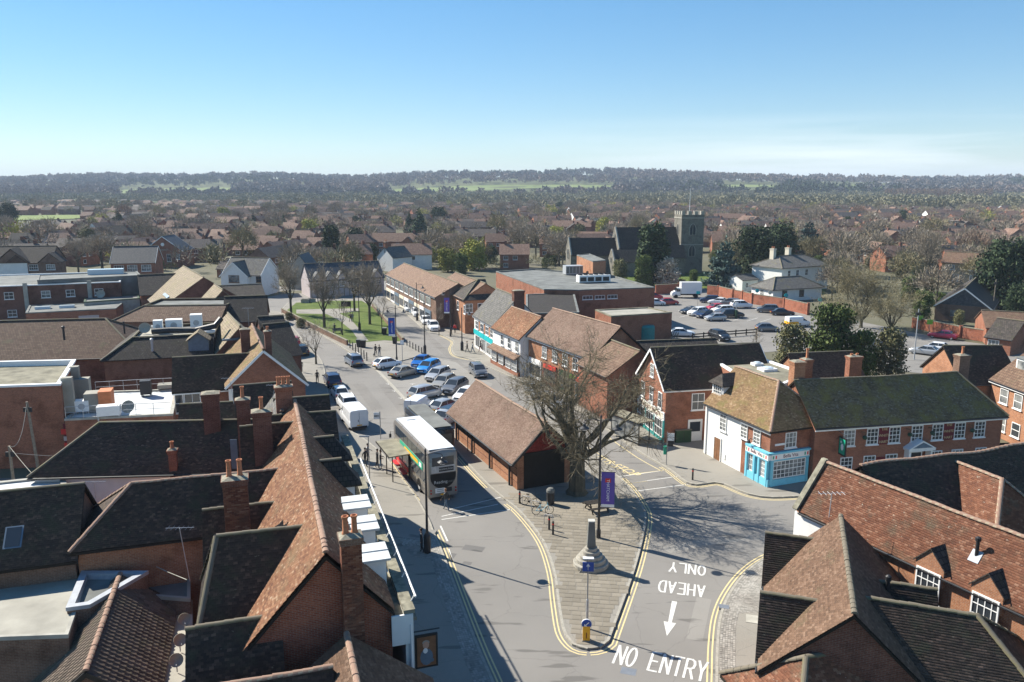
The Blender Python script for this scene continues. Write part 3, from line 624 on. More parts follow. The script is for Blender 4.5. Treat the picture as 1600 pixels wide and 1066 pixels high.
def poly_mesh(name, pts, z, mat, th=None):
    bm = bmesh.new(); vs = [bm.verts.new((p[0], p[1], z)) for p in pts]; f = bm.faces.new(vs)
    if f.normal.z < 0: f.normal_flip()
    bm.normal_update()
    if f.normal.z < 0: bmesh.ops.reverse_faces(bm, faces=[f])
    if th:
        g = bmesh.ops.extrude_face_region(bm, geom=[f]); ev = [e for e in g['geom'] if isinstance(e, bmesh.types.BMVert)]
        for v in ev: v.co.z -= 0
        for v in vs: v.co.z -= th
    bmesh.ops.triangulate(bm, faces=[x for x in bm.faces if len(x.verts) > 4]); bmesh.ops.recalc_face_normals(bm, faces=bm.faces)
    if not th and bm.faces:
        bm.faces.ensure_lookup_table()
        if bm.faces[0].normal.z < 0: bmesh.ops.reverse_faces(bm, faces=bm.faces)
    V = np.array([v.co[:] for v in bm.verts], dtype=np.float32); bm.verts.index_update(); F = [tuple(v.index for v in x.verts) for x in bm.faces]; bm.free()
    return mesh_np(name, V, F, mat)
def hill(x, y):
    r = y + .12 * x; s = min(1, max(0, (r - 1250) / 1500)); h = 48 * s * s * (3 - 2 * s)
    h += (10 * math.sin(x * .0017 + 1.3) + 6 * math.sin(x * .0043 + .4) + 4 * math.sin(x * .011 + y * .004)) * s - .0052 * x * s
    return h - .6
GX = [-2600 + i * 100 for i in range(53)]; GY = [-120, 0, 60, 120, 200, 300, 450, 600, 800, 1000] + [1150 + i * 110 for i in range(32)]
gv = np.array([(x, y, hill(x, y) - (.03 if y < 1000 else 0)) for y in GY for x in GX], dtype=np.float32); nx = len(GX)
gv[:, 2] = np.where(gv[:, 1] < 1150, -.03, gv[:, 2])
gf = np.array([(j * nx + i, j * nx + i + 1, (j + 1) * nx + i + 1, (j + 1) * nx + i) for j in range(len(GY) - 1) for i in range(nx - 1)])
structure(link('ground', mesh_np('ground', gv, gf, ['earth', 'litter'], [1 if gv[f[0]][1] > 1140 else 0 for f in gf])))
structure(link('road', poly_mesh('road', P2([(640, 1160), (1140, 1160), (1330, 930), (1400, 760), (1600, 770)]) + [(52, 76), (50, 62), (19.5, 74), (14, 84), (12, 96), (-4, 118), (-14, 150), (-24, 185), (-24, 205)] + P2([(600, 440), (590, 452), (440, 460), (400, 468), (395, 490), (440, 560), (470, 600), (500, 700), (545, 760), (600, 900)]), 0, 'asphalt')))
structure(link('parking_bays', poly_mesh('parking_bays', P2([(584, 574), (640, 566), (664, 556), (712, 566), (742, 588), (770, 600), (740, 640), (715, 690), (690, 700), (662, 660), (622, 612)]), .004, 'asphalt_pale')))
structure(link('car_park', poly_mesh('car_park', P2([(1015, 441), (1170, 455), (1262, 493), (1330, 500), (1480, 530), (1640, 552), (1640, 600), (1400, 580), (1250, 545), (1110, 560), (1010, 540)]), .004, 'asphalt')))
structure(link('yard', poly_mesh('yard', [(-75, 28), (-11, 28), (-19, 66), (-75, 66)], .002, 'asphalt_dark')))
structure(link('service_yard', poly_mesh('service_yard', P2([(-60, 480), (60, 500), (250, 470), (330, 440), (330, 620), (-60, 640)]), .003, 'asphalt_pale')))
structure(link('back_road', poly_mesh('back_road', P2([(300, 462), (440, 455), (600, 450), (640, 432), (632, 428), (590, 443), (440, 448), (300, 452)]), .006, 'asphalt_pale')))
KH = .12
def pavement(name, kerb_px, inner, mat='footway', kerb=True, stones=True, closed=False, world=False, smoothk=4):
    k = smooth(kerb_px if world else P2(kerb_px), smoothk); poly = k + (inner if inner else [])
    o = structure(link(name, poly_mesh(name, poly, KH, mat, KH)))
    if kerb:
        pts = resample(k + ([k[0]] if closed else []), .9); me = MB().box(-.44, -.075, 0, .44, .075, KH + .012).mesh('kerb_stone', 'stone')
        if stones:
            for a, b in zip(pts, pts[1:]):
                s = bpy.data.objects.new('kerb_stone', me); col.objects.link(s); s.parent = o; s.location = ((a[0] + b[0]) / 2, (a[1] + b[1]) / 2, .0); s.rotation_euler = (0, 0, math.atan2(b[1] - a[1], b[0] - a[0]))
        else:
            mb = MB()
            for a, b in zip(pts, pts[1:]): mb.bar((a[0], a[1], KH / 2), (b[0], b[1], KH / 2), .15, KH + .02)
            mb.build('kerb', 'stone', o)
    return o, k
LK = [(786, 1110), (770, 1068), (750, 1022), (726, 960), (703, 897), (688, 858), (677, 834), (670, 815), (652, 782), (626, 748), (600, 714), (572, 690), (548, 676), (526, 678), (516, 655), (512, 615), (503, 567), (480, 540), (455, 510), (436, 488)]
pl, lk = pavement('left_pavement', LK, [(-55, 165), (-30, 100), (-20, 75), (-14, 50), (-8, 36), (-4.2, 29), (-2, 24)])
ISL = [(918, 1016), (905, 1014), (893, 1006), (881, 986), (873, 941), (866, 893), (848, 845), (814, 802), (790, 782), (762, 758), (728, 722), (704, 692), (700, 680), (712, 668)]
ISR = [(860, 655), (905, 690), (955, 736), (985, 765), (1003, 793), (1008, 806), (1006, 830), (991, 890), (955, 990), (948, 1006), (935, 1014), (918, 1016)]
pi_, ik = pavement('island_pavement', ISL + ISR, [], closed=True)
RK = [(1300, 772), (1240, 777), (1198, 778), (1166, 772), (1122, 755), (1080, 758), (1047, 735), (1007, 712), (960, 680), (900, 640), (830, 604), (776, 580), (735, 562), (712, 556), (706, 545), (709, 534), (690, 524), (667, 519), (652, 506), (635, 491), (619, 480), (609, 466), (603, 452)]
pr_, rk = pavement('right_pavement', RK, [(-22, 200), (-10, 190), (2, 140), (12, 105), (20, 84), (30, 74), (30, 66)])
PK = [(441, 490), (470, 508), (507, 527), (550, 553), (566, 567), (580, 571), (620, 566), (650, 558), (660, 552), (638, 538), (620, 520), (602, 497), (585, 480), (579, 470), (560, 468), (500, 468), (450, 474), (441, 490)]
pp, pk = pavement('square_pavement', PK, [], mat='footway', stones=False, closed=True, smoothk=2)
RB = [(1118, 1110), (1120, 1066), (1121, 1010), (1126, 965), (1140, 930), (1165, 897), (1200, 872), (1262, 850)]
pb_, bk = pavement('near_right_pavement', RB, P2([(1320, 900), (1320, 1110)]))
PUBK = [(1300, 772), (1420, 756), (1620, 735)]
structure(link('park_grass', poly_mesh('park_grass', P2([(447, 487), (463, 474), (520, 471), (565, 471), (584, 482), (630, 535), (600, 533), (548, 538)]), KH + .02, 'grass')))
structure(link('park_path', poly_mesh('park_path', P2([(463, 485), (500, 484), (560, 483), (562, 487), (530, 491), (548, 500), (562, 516), (576, 534), (562, 536), (550, 518), (530, 502), (510, 492), (463, 491)]), KH + .03, 'footway')))
structure(link('churchyard_grass', poly_mesh('churchyard_grass', P2([(1080, 447), (1200, 470), (1290, 460), (1290, 425), (900, 425), (900, 445)]), .01, 'grass')))
# slabs of the island, laid in courses and picked out one by one where they show large
def lay_slabs(parent, poly, org, ang, sx, sy, mat, zz, limit, name, jitter=.0, gap=.014):
    ca, sa = math.cos(ang), math.sin(ang); inv = lambda p: ((p[0] - org[0]) * ca + (p[1] - org[1]) * sa, -(p[0] - org[0]) * sa + (p[1] - org[1]) * ca)
    q = [inv(p) for p in poly]; x0, x1 = min(p[0] for p in q), max(p[0] for p in q); y0, y1 = min(p[1] for p in q), max(p[1] for p in q); items = []
    y = y0; row = 0
    while y < y1:
        x = x0 - rnd.uniform(0, sx)
        while x < x1:
            wv = sx * rnd.choice((.75, 1, 1, 1.3)) if jitter else sx
            cs = [(x + gap, y + gap), (x + wv - gap, y + gap), (x + wv - gap, y + sy - gap), (x + gap, y + sy - gap)]
            if all(inside(c, q) for c in cs):
                c = (x + wv / 2, y + sy / 2); wx = (org[0] + c[0] * ca - c[1] * sa, org[1] + c[0] * sa + c[1] * ca); items.append((wx[1], wx, wv, sy))
            x += wv
        y += sy; row += 1
    items.sort(); meshes = {}
    rest = MB()
    for i, (d, c, a, b) in enumerate(items):
        h = rnd.uniform(.008, .016)
        if i < limit:
            k = round(a, 2)
            if k not in meshes: meshes[k] = [MB().box(-a / 2 + gap, -b / 2 + gap, -.03, a / 2 - gap, b / 2 - gap, 0).mesh(name, mat) for _ in range(1)]
            s = bpy.data.objects.new(name, meshes[k][0]); col.objects.link(s); s.parent = parent; s.location = (c[0], c[1], zz + h); s.rotation_euler = (rnd.uniform(-.006, .006), rnd.uniform(-.006, .006), ang)
        else:
            hx, hy = a / 2 - gap, b / 2 - gap; cs = [(c[0] + u * ca - v * sa, c[1] + u * sa + v * ca) for u, v in ((-hx, -hy), (hx, -hy), (hx, hy), (-hx, hy))]
            rest.add([(p[0], p[1], zz - .02) for p in cs] + [(p[0], p[1], zz + h) for p in cs], [(4, 5, 6, 7), (0, 1, 5, 4), (1, 2, 6, 5), (2, 3, 7, 6), (3, 0, 4, 7)])
    if rest.v: rest.build(name + 's', mat, parent)['kind'] = 'stuff'
m2, t2, b2 = base_mat('paver_one', .9, .2); oi = t2.nodes.new('ShaderNodeObjectInfo'); r2 = ramp(t2, [(0, (.185, .164, .13)), (.5, (.215, .191, .152)), (1, (.25, .222, .178))]); t2.links.new(oi.outputs['Random'], r2.inputs['Fac'])
t2.links.new(mix(t2, thresh(t2, noise(t2, .5, 5), .5, .75), r2.outputs[0], mix(t2, 1.0, r2.outputs[0], (.7, .69, .66), 'MULTIPLY')), b2.inputs['Base Color']); bump(t2, b2, noise(t2, 30, 3), .3, .01)
isl_in = [p for p in offset(ik, .18)] 
near_part = [p for p in isl_in if p[1] < 62.5]
lay_slabs(pi_, near_part, (4.2, 40), R(-8), .58, .5, 'paver_one', KH, 300, 'paving_slab', 1)
def setts(parent, k, o0, o1, zz, y_lo, y_hi, nm='setts'):
    mb = MB(); n = int((o1 - o0) / .13)
    pts = resample(k, .2)
    for j in range(n):
        line = offset(pts, o0 + (j + .5) * (o1 - o0) / n)
        for i, (a, b) in enumerate(zip(line, line[1:])):
            if not (y_lo < a[1] < y_hi): continue
            h = rnd.uniform(.006, .02); mb.bar((a[0] * .94 + b[0] * .06, a[1] * .94 + b[1] * .06, zz + h - .03), (a[0] * .06 + b[0] * .94, a[1] * .06 + b[1] * .94, zz + h - .03), (o1 - o0) / n - .02, .06)
    o = mb.build(nm, 'sett', parent); o['kind'] = 'stuff'
setts(pl, lk, .12, .95, KH, 30, 54)
setts(pb_, bk, -.95, -.12, KH, 30, 60)
# wide fan of setts at the side-road mouth, and the block apron in front of the crossing
lay_slabs(pb_, P2([(1131, 962), (1146, 934), (1172, 905), (1205, 884), (1290, 862), (1290, 960)]), (15, 45), R(-24), .24, .12, 'sett', KH, 0, 'sett')
lay_slabs(pl, P2([(616, 838), (664, 826), (684, 866), (690, 880), (640, 872)]), (-7, 52), R(14), .24, .12, 'sett', KH, 0, 'sett')
# painted lines
yl = MB()
def double(k, o, y_lo, y_hi, sgn, x_lo=-99, x_hi=99):
    pts = [p for p in resample(k, .35) if y_lo < p[1] < y_hi and x_lo < p[0] < x_hi]
    for d in (o, o + .22 * (1 if o > 0 else -1)): strip_mb(yl, pts, d, d + .09 * sgn, .006) if sgn > 0 else strip_mb(yl, pts, d - .09, d, .006)
double(lk, -.22, 20, 55.5, -1)
isl_l = smooth(P2(ISL), 4); isl_r = smooth(P2(ISR), 4)
double(isl_l[:-8], .22, 20, 60.5, 1); double(isl_l, .22, 63.8, 72, 1)
double(isl_r, .22, 20, 66, 1)
double(bk, .22, 20, 70, 1)
double(smooth(P2(RK[:8]), 4), .22, 50, 69, 1, -50, 26)
double(smooth(P2(RK[12:17]), 4), .22, 80, 160, 1)
strip_mb(yl, smooth(P2([(651, 783), (625, 749), (607, 722)]), 3), -.3, -.2, .006)
strip_mb(yl, smooth(P2([(1043, 735), (1003, 713), (957, 681)]), 3), .55, .65, .006)
for a, b in (((905, 716), (975, 757)), ((975, 757), (1012, 752)), ((920, 700), (985, 742)), ((985, 742), (1040, 735))): strip_mb(yl, P2([a, b]), 0, .1, .006)
structure(tag(yl.build('yellow_lines', 'road_yellow')))
# worn yellow lettering of the bus stop cage: short strokes
bs = link('bus_stop_lettering', text_mesh('BUS STOP', 1.5, .001, 'road_yellow', sx=.9, sy=1.1)); bs.location = (*at(962, 728)[:2], .007); bs.rotation_euler = (0, 0, R(-58)); structure(bs)
wl = MB()
strip_mb(wl, P2([(687, 822), (698, 846)]), 0, .12, .006); strip_mb(wl, P2([(700, 858), (706, 878)]), 0, .1, .006)
for a, b in (((690, 807), (778, 788)), ((700, 797), (787, 776)), ((690, 812), (800, 796))): strip_mb(wl, P2([a, b]), -.05, .05, .006)
for a, b in (((945, 748), (1040, 735)), ((972, 757), (1062, 744)), ((990, 768), (1075, 757))): strip_mb(wl, P2([a, b]), -.05, .05, .006)
# bay marks in the square
for (x, y) in ((598, 588), (607, 600), (617, 611), (627, 622), (637, 632), (647, 643), (630, 585), (645, 600), (660, 612), (690, 640), (676, 655)):
    c = at(x, y); wl.box(c.x - .35, c.y - .05, .005, c.x + .35, c.y + .05, .007); wl.box(c.x - .05, c.y - .35, .005, c.x + .05, c.y - .051, .007)
for i in range(7):
    a = at(1085 + i * 17, 464 + i * 3.2); wl.bar((a.x, a.y, .008), (a.x + 3.0, a.y - 4.2, .008), .1, .006)
    b = at(1062 + i * 21, 496 + i * 1.2); wl.bar((b.x, b.y, .008), (b.x + 3.2, b.y + 3.8, .008), .1, .006)
structure(wl.build('white_lines', 'road_white'))
bl = MB(); strip_mb(bl, smooth(P2([(570, 562), (586, 575), (630, 621), (670, 662), (704, 694)]), 4), -.22, .22, .008); structure(bl.build('stone_channel', 'stone'))
def road_word(s, px, py, size, ang, sx, sy):
    o = link('road_lettering', text_mesh(s, size, .002, 'road_white', sx=sx, sy=sy)); o.location = (*at(px, py)[:2], .008); o.rotation_euler = (0, 0, ang); return structure(o)
def stroke_word(s, px, py, w_, h_, gap, ang, thick=.17):
    """tall road letters drawn from straight and curved strokes"""
    G = {'N': [[(0, 0), (0, 1), (1, 0), (1, 1)]], 'O': [[(.5 + .5 * math.sin(2 * math.pi * i / 20), .5 + .5 * math.cos(2 * math.pi * i / 20)) for i in range(21)]], 'E': [[(1, 1), (0, 1), (0, 0), (1, 0)], [(0, .52), (.8, .52)]], 'T': [[(0, 1), (1, 1)], [(.5, 1), (.5, 0)]],
         'R': [[(0, 0), (0, 1), (.6, 1), (.9, .92), (1, .75), (.9, .58), (.6, .5), (0, .5)], [(.5, .5), (1, 0)]], 'Y': [[(0, 1), (.5, .45), (1, 1)], [(.5, .45), (.5, 0)]], 'A': [[(0, 0), (.5, 1), (1, 0)], [(.2, .36), (.8, .36)]], 'H': [[(0, 0), (0, 1)], [(1, 0), (1, 1)], [(0, .5), (1, .5)]],
         'D': [[(0, 0), (0, 1), (.5, 1), (.85, .88), (1, .6), (1, .4), (.85, .12), (.5, 0), (0, 0)]], 'L': [[(0, 1), (0, 0), (1, 0)]], ' ': []}
    W = len(s) * w_ + (len(s) - 1) * gap; mb = MB(); x = -W / 2; zz = 0
    for ch in s:
        for st in G[ch]:
            for a, b in zip(st, st[1:]):
                p = Vector((x + a[0] * w_, (a[1] - .5) * h_)); q = Vector((x + b[0] * w_, (b[1] - .5) * h_)); d = (q - p).normalized(); n_ = Vector((-d.y, d.x)) * thick / 2; e = d * thick * .35; zz += .00012
                # strokes along the road are painted thinner than those across it
                mb.add([(v.x, v.y, zz) for v in (p - n_ - e, q - n_ + e, q + n_ + e, p + n_ - e)], [(0, 1, 2, 3)])
        x += w_ + gap
    o = mb.build('road_lettering', 'road_white'); o.location = (*at(px, py)[:2], .008); o.rotation_euler = (0, 0, ang); return structure(o)
stroke_word('NO ENTRY', 1032, 1036, .43, 1.75, .19, R(-20), .135)
stroke_word('AHEAD', 1065, 920, .40, 1.45, .20, R(180 - 15), .125)
stroke_word('ONLY', 1074, 889, .42, 1.35, .20, R(180 - 15), .125)
a0 = at(1054, 940); a1 = at(1042, 994); d = (a1 - a0).normalized(); n_ = Vector((-d.y, d.x, 0)); ar = MB(); m_ = a0 + d * 2.5
ar.add([(v.x, v.y, .008) for v in (a0 - n_ * .16, m_ - n_ * .1, m_ + n_ * .1, a0 + n_ * .16)], [(0, 1, 2, 3)]); ar.add([(v.x, v.y, .008) for v in (m_ - n_ * .36, a1, m_ + n_ * .36)], [(0, 1, 2)])
structure(ar.build('road_arrow', 'road_white'))
# trench reinstatements and tar bands
for k, (pts, w_) in enumerate((([(600, 600), (640, 650), (668, 690)], .8), ([(1040, 860), (1120, 845), (1210, 838)], .5), ([(560, 600), (590, 640)], .7), ([(1085, 1000), (1100, 935)], .45), ([(640, 500), (690, 545), (720, 572)], .6))):
    mb = MB(); strip_mb(mb, smooth(P2(pts), 4), -w_, w_, .0025 + k * .0001); o = mb.build('road_patch', ('asphalt_warm', 'asphalt_pale')[k % 2]); structure(o)
# patches, manholes and gullies
for (x, y, w_, h_, mt, nm) in ((693, 868, 1.6, 1.0, 'asphalt_dark', 'road_patch'), (740, 857, 1.5, .8, 'asphalt_dark', 'road_patch'), (982, 1049, .8, .6, 'grey_metal', 'manhole_cover'), (1131, 951, .6, .45, 'grey_metal', 'drain_grating'), (1178, 971, .9, .9, 'concrete', 'manhole_cover'), (730, 880, .6, .4, 'asphalt_dark', 'manhole_cover'), (640, 835, 3.6, 1.9, 'asphalt_pale', 'road_patch'), (700, 600, .9, .5, 'asphalt_dark', 'road_patch')):
    c = at(x, y); z = .003 if y < 1100 else 0
    on = nm == 'manhole_cover' and x > 1150 or nm == 'drain_grating' or x == 640
    structure(MB().box(-w_ / 2, -h_ / 2, -.05, w_ / 2, h_ / 2, .003 + (KH + .02 if on else 0)).build(nm, mt, loc=(c.x, c.y, 0), rz=R(-17)))
# ---------------------------------------------------------------- near buildings, left of the street
def proj(x, y, z):
    z -= CAMH; d_ = y * math.cos(PITCH) - z * math.sin(PITCH); u_ = y * math.sin(PITCH) + z * math.cos(PITCH)
    return 800 + FPX * x / d_, 533 - FPX * u_ / d_
def to_world(H, l): c, s = math.cos(H.rz), math.sin(H.rz); o = H.root.location; return (o.x + c * l[0] - s * l[1], o.y + s * l[0] + c * l[1], o.z + l[2])
def wall_u(H, sd, px, z):
    """the u on a wall where the photograph shows column px at height z"""
    half = H.L if sd in 'fb' else 0; lo, hi = (0, H.L) if sd in 'fb' else (-H.hw, H.hb)
    f = lambda u: proj(*to_world(H, side(H, sd, u, z)[0]))[0] - px
    us = np.linspace(lo, hi, 200); return float(us[int(np.argmin([abs(f(u)) for u in us]))])
def wins_px(H, sd, lst, w_=1.0, h_=1.3, cols=2, rows=2, style='w'): wins(H, sd, [(wall_u(H, sd, px, z), z) for px, z in lst], w_, h_, cols, rows, style)
BA = at(509, 868, 10.5); BB = at(461, 628, 10.5); BD = (BB - BA).normalized(); BN = Vector((-BD.y, BD.x, 0)); BANG = math.atan2(BD.y, BD.x)
def blk(u, v, z=0): p = BA + BD * u + BN * v; return Vector((p.x, p.y, z))
def blk_px(px, py, z): p = at(px, py, z) - BA; return p.dot(BD), p.dot(BN)

# the long tiled building along the street
H1 = house('long_shop_building', 'long old building with sunlit orange tiled roof and wavy ridge along the street', 'building', blk(0, 0), blk(24.4, 0), 2.55, 7.7, 10.5, 'gg', 'brick_old', tile='tile_orange', hwb=3.35, zeb=6.85, ridge='tiles', oh=.12, goh=.16, gut=False, sag=.22)
r1 = H1.root
# street front with parapet, gutter floor, coping
MB().box(-.25, -3.42, 0, 24.6, -3.08, 7.55).build('street_front', 'white_render', r1)
MB().box(-.3, -3.50, 7.55, 24.65, -3.02, 7.72).box(-.28, -3.56, 7.2, 24.63, -3.425, 7.34).build('parapet_coping', 'stone_mossy', r1)
MB().box(-.2, -3.075, 7.2, 24.5, -2.56, 7.3).build('gutter_floor', 'stone_mossy', r1)
g = MB().box(-.34, -3.4, 6.2, -.255, -2.5, 7.54); g.build('end_return', 'white_render', r1)
MB().tube([(-.32, -3.3, 0), (-.32, -3.3, 7.1)], .055, 8).build('drainpipe', 'white_paint', r1)
for k, u in enumerate((2.2, 5.3, 8.4, 11.4, 14.3, 17.2, 20.3, 23)): 
    window(r1, (u, -3.42, 4.3), 0, 1.0, 1.6, 2, 2)
    if k % 2 == 0: MB().box(u - 1.1, -3.5, .4, u + 1.1, -3.43, 2.8).build('shopfront', ['slate_blue', 'maroon', 'dark_green', 'shop_teal'][k // 2], r1); window(r1, (u, -3.5, .7), 0, 1.9, 1.9, 3, 1, 'bx')
def lead_dormer(par, u, w_=1.5):
    d = MB().box(u - w_ / 2, -2.75, 7.45, u + w_ / 2, -.9, 8.75).build('dormer', 'white_paint', par)
    MB().box(u - w_ / 2 - .14, -2.95, 8.755, u + w_ / 2 + .14, -.75, 8.86).box(u - .03, -2.95, 8.86, u + .03, -.75, 8.91).build('lead_roof', 'felt_white', d)
    MB().box(u - w_ / 2 + .15, -2.79, 7.6, u + w_ / 2 - .15, -2.755, 8.6).build('pane', 'glass', d)
    MB().box(u - .03, -2.83, 7.6, u + .03, -2.795, 8.6).box(u - w_ / 2 + .1, -2.83, 8.08, u + w_ / 2 - .1, -2.796, 8.13).build('glazing_bar', 'white_paint', d)
def tiled_dormer(par, u, w_=1.5):
    d = MB().box(u - w_ / 2, -2.6, 7.4, u + w_ / 2, -.9, 8.6).build('dormer', 'white_paint', par)
    rf = MB(); A = (u, -.0, 9.75); Bq = (u, -2.0, 9.75); e = w_ / 2 + .2
    for s in (1, -1): rf.slab([(u + s * e, -3.0, 8.5), (u + s * e, .2, 8.5), A, Bq][::s], .1)
    rf.slab([(u - e, -3.0, 8.5), (u + e, -3.0, 8.5), Bq], .1)
    rf.build('tiled_roof', 'roof_dark', d); ridge_run(d, (u, -2.0, 9.76), (u, -.4, 9.76), 'ridge_grey', pieces=False)
    MB().box(u - w_ / 2 + .12, -2.64, 7.55, u + w_ / 2 - .12, -2.605, 8.45).build('pane', 'glass', d)
for u in (3.2, 6.5, 9.3): lead_dormer(r1, u)
for u in (13.6, 18.0): tiled_dormer(r1, u)
chimney(r1, (-.42, -.95, 0), 0, .7, .78, 5.2, 11.5, 2, 'brick_brown', bricks=True, pot_h=.75)
chimney(r1, (9.1, 3.6, 0), 0, .85, 1.12, 4, 11.0, 2, 'brick_dark', bricks=True, pot_h=.85)
chimney(r1, (19.0, 2.2, 0), 0, .85, 1.1, 6, 11.6, 1, 'brick_dark', pot_h=.8)
rail = thing('white_railing', 'long white rail with short struts fixed along the street parapet of the long tiled building', 'railing', blk(0, 0), BANG)
rl = MB().tube([(.2, -3.62, 8.0), (18.5, -3.62, 8.0)], .045, 6)
rl.build('top_rail', 'white_paint', rail)
for i in range(9): MB().tube([(.4 + i * 2.2, -3.62, 8.0), (.4 + i * 2.2, -3.45, 7.73)], .03, 5).build('strut', 'white_paint', rail)
# building at the bottom, in front of its gable
pA = at(541, 989, 7.6); pB = pA - BD * 7
H0 = house('corner_shop_building', 'low tiled building with clay ridge just in front of the big brick gable', 'building', pB, pA - BD * .3, 3.1, 5.2, 7.6, 'gg', 'brick_old', tile='tile_brown', ridge='tiles', hwb=3.1, gut=False)
pC = blk_px(452, 1064, 7.2)
H0b = house('rear_tiled_wing', 'cross wing with clay ridge running left at the frame bottom beside the brick gable', 'building', blk(pC[0], pC[1] + 4), blk(pC[0], .3), 2.6, 5.2, 7.4, 'gg', 'brick_old', tile='tile_dark', ridge='tiles', gut=False)
# dark wings running back from the street building
def wing(name, label, u, v0, v1, hw, ze, zr, ends='gg', tile='tile_dark', wall='brick_old', ridge='tiles', **kw):
    return house(name, label, 'building', blk(u, v1), blk(u, v0), hw, ze, zr, ends, wall, tile=tile, ridge=ridge, ridgemat=kw.pop('ridgemat', 'ridge_grey'), gut=kw.pop('gut', False), **kw)
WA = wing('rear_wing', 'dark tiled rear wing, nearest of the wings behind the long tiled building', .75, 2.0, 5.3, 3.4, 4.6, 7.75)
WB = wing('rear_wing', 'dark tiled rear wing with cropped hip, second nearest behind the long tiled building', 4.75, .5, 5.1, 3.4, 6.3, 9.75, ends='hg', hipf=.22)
WC_ = wing('rear_wing', 'short dark tiled wing behind the double pot brick chimney stack', 11.2, 1.5, 5.2, 2.2, 6.3, 8.5)
WD = wing('rear_wing', 'wide dark hipped wing with clay hip tiles and orange brick rear wall', 15.1, 1.2, 11.6, 2.55, 6.9, 9.0, ends='hg', wall='brick_orange', hipf=.95, ridgemat='ridge_clay')
WE = wing('rear_wing', 'small dark tiled wing just behind the tall chimney beside the sunlit ridge', 20.3, .3, 3.4, 1.6, 8.2, 10.15)
L2 = wing('rooflight_house', 'dark tiled house at the left edge with two rooflights in its slope', 15.5, 11.7, 26, 3.1, 6.5, 9.15, wall='brick_brown', ridge='strip')
for v in (14.6, 20.6):
    l = (26 - v, -2.0, 7.35); sl = math.atan2(2.65, 3.1)
    o = MB().box(-.42, -.62, 0, .42, .62, .12).build('rooflight', 'slate_blue', L2.root, loc=l); o.rotation_euler = (sl, 0, 0)
    MB().box(-.34, -.54, .125, .34, .54, .14).build('pane', 'glass', o)
N1 = wing('street_wing', 'dark tiled cross wing ending over the parked white van', 24.2, blk_px(512, 620, 9.6)[1], 2.4, 3.6, 6.6, 9.6, wall='brick_dark')
N2 = wing('street_wing', 'dark cross roof farther along the street behind the three pot chimney', 29.5, blk_px(503, 597, 9.4)[1], 1.2, 2.7, 7.0, 9.4, wall='brick_dark', ridge='strip')
# pale-roofed building between them: ridge continues the street line
NP = house('pale_roof_building', 'narrow building with pale grey sunlit roof behind the three pot chimney', 'building', blk(24.4, .9), blk(31, .9), 2.6, 6.5, 9.9, 'gg', 'brick_dark', roof='roof_grey', hwb=2.9, gut=False)
chimney(NP.root, (.6, -.2, 0), 0, .8, 1.1, 7.5, 11.6, 3, 'brick_red', pot_h=.6)
chimney(NP.root, (.2, 2.5, 0), 0, .7, .85, 5.5, 11.0, 1, 'brick_dark', pot_h=.8)
chimney(NP.root, (3.4, 4.7, 0), 0, .9, 1.1, 3, 10.8, 0, 'brick_dark')
a, b = ridge_px((154.5, 662), (404, 657), 8.5)
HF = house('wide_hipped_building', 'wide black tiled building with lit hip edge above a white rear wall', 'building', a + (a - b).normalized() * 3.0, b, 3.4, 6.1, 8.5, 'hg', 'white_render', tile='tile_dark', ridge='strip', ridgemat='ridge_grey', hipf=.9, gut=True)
MB().box(13.0, -3.44, 5.0, 13.45, -3.41, 8.2).build('party_strip', 'slate_blue', HF.root)
a, b = ridge_px((329, 675), (404, 670), 7.9)
HG = house('small_brick_wing', 'small brick wing with lichened dark roof left of the tall chimney', 'building', a, b, 2.0, 6.3, 7.9, 'gg', 'brick_orange', tile='tile_dark', ridge='strip', ridgemat='ridge_grey')
chimney(HG.root, (-2.2, -2.3, 0), 0, .5, .5, 3, 7.6, 1, 'brick_red', pot_h=.5)
a, b = ridge_px((272, 560), (391, 553), 8.5)
HH = house('dark_wing', 'black tiled wing with white gutter joining the big red gable', 'building', a, b, 2.5, 6.0, 8.5, 'gg', 'brick_red', tile='tile_dark', ridge='strip', ridgemat='ridge_grey', fascia='white_paint', gut=False)
window(HH.root, (1.6, -2.5, 3.6), 0, 1.5, 1.9, 2, 2); window(HH.root, (.4, -2.5, 3.6), 0, .8, 1.9, 1, 2)
MB().tube([(6.6, -2.56, 0), (6.6, -2.56, 5.7)], .06, 8).build('drainpipe', 'white_paint', HH.root)
a, b = ridge_px((284, 633), (404, 627), 6.8)
HI = house('lean_dark_roof_building', 'low black roofed building just in front of the wing with white gutter', 'building', a, b, 2.6, 4.2, 6.8, 'gg', 'white_render', tile='tile_dark', ridge='strip', ridgemat='ridge_grey', gut=False)
a, b = ridge_px((367, 604), (452, 597), 8.0)
HJ = house('black_roof_wing', 'black roofed wing below the big red gable', 'building', a, b, 3.0, 5.6, 8.0, 'gg', 'white_render', tile='tile_dark', ridge='strip', ridgemat='ridge_grey', gut=False)
a = at(411, 547, 9.5); b = at(394, 508, 9.5)
HK = house('red_gable_house', 'house with large red brick gable and weathered tan tile roof near the street trees', 'building', a, b, 3.8, 6.0, 9.5, 'gg', 'brick_red', tile='tile_mossy', ridge='tiles', hwb=3.4, gut=False, barge='white_paint')
chimney(HK.root, (.6, -.55, 0), 0, .7, .6, 7.5, 11.3, 1, 'brick_dark', pot_h=.4); chimney(HK.root, (5.5, 1.3, 0), 0, .7, .9, 7, 10.8, 0, 'brick_dark')
MB().box(-.03, 2.6, 4.2, .0, 3.4, 5.9).build('render_panel', 'white_render', HK.root)
a, b = ridge_px((412, 507.5), (449, 504), 8.5)
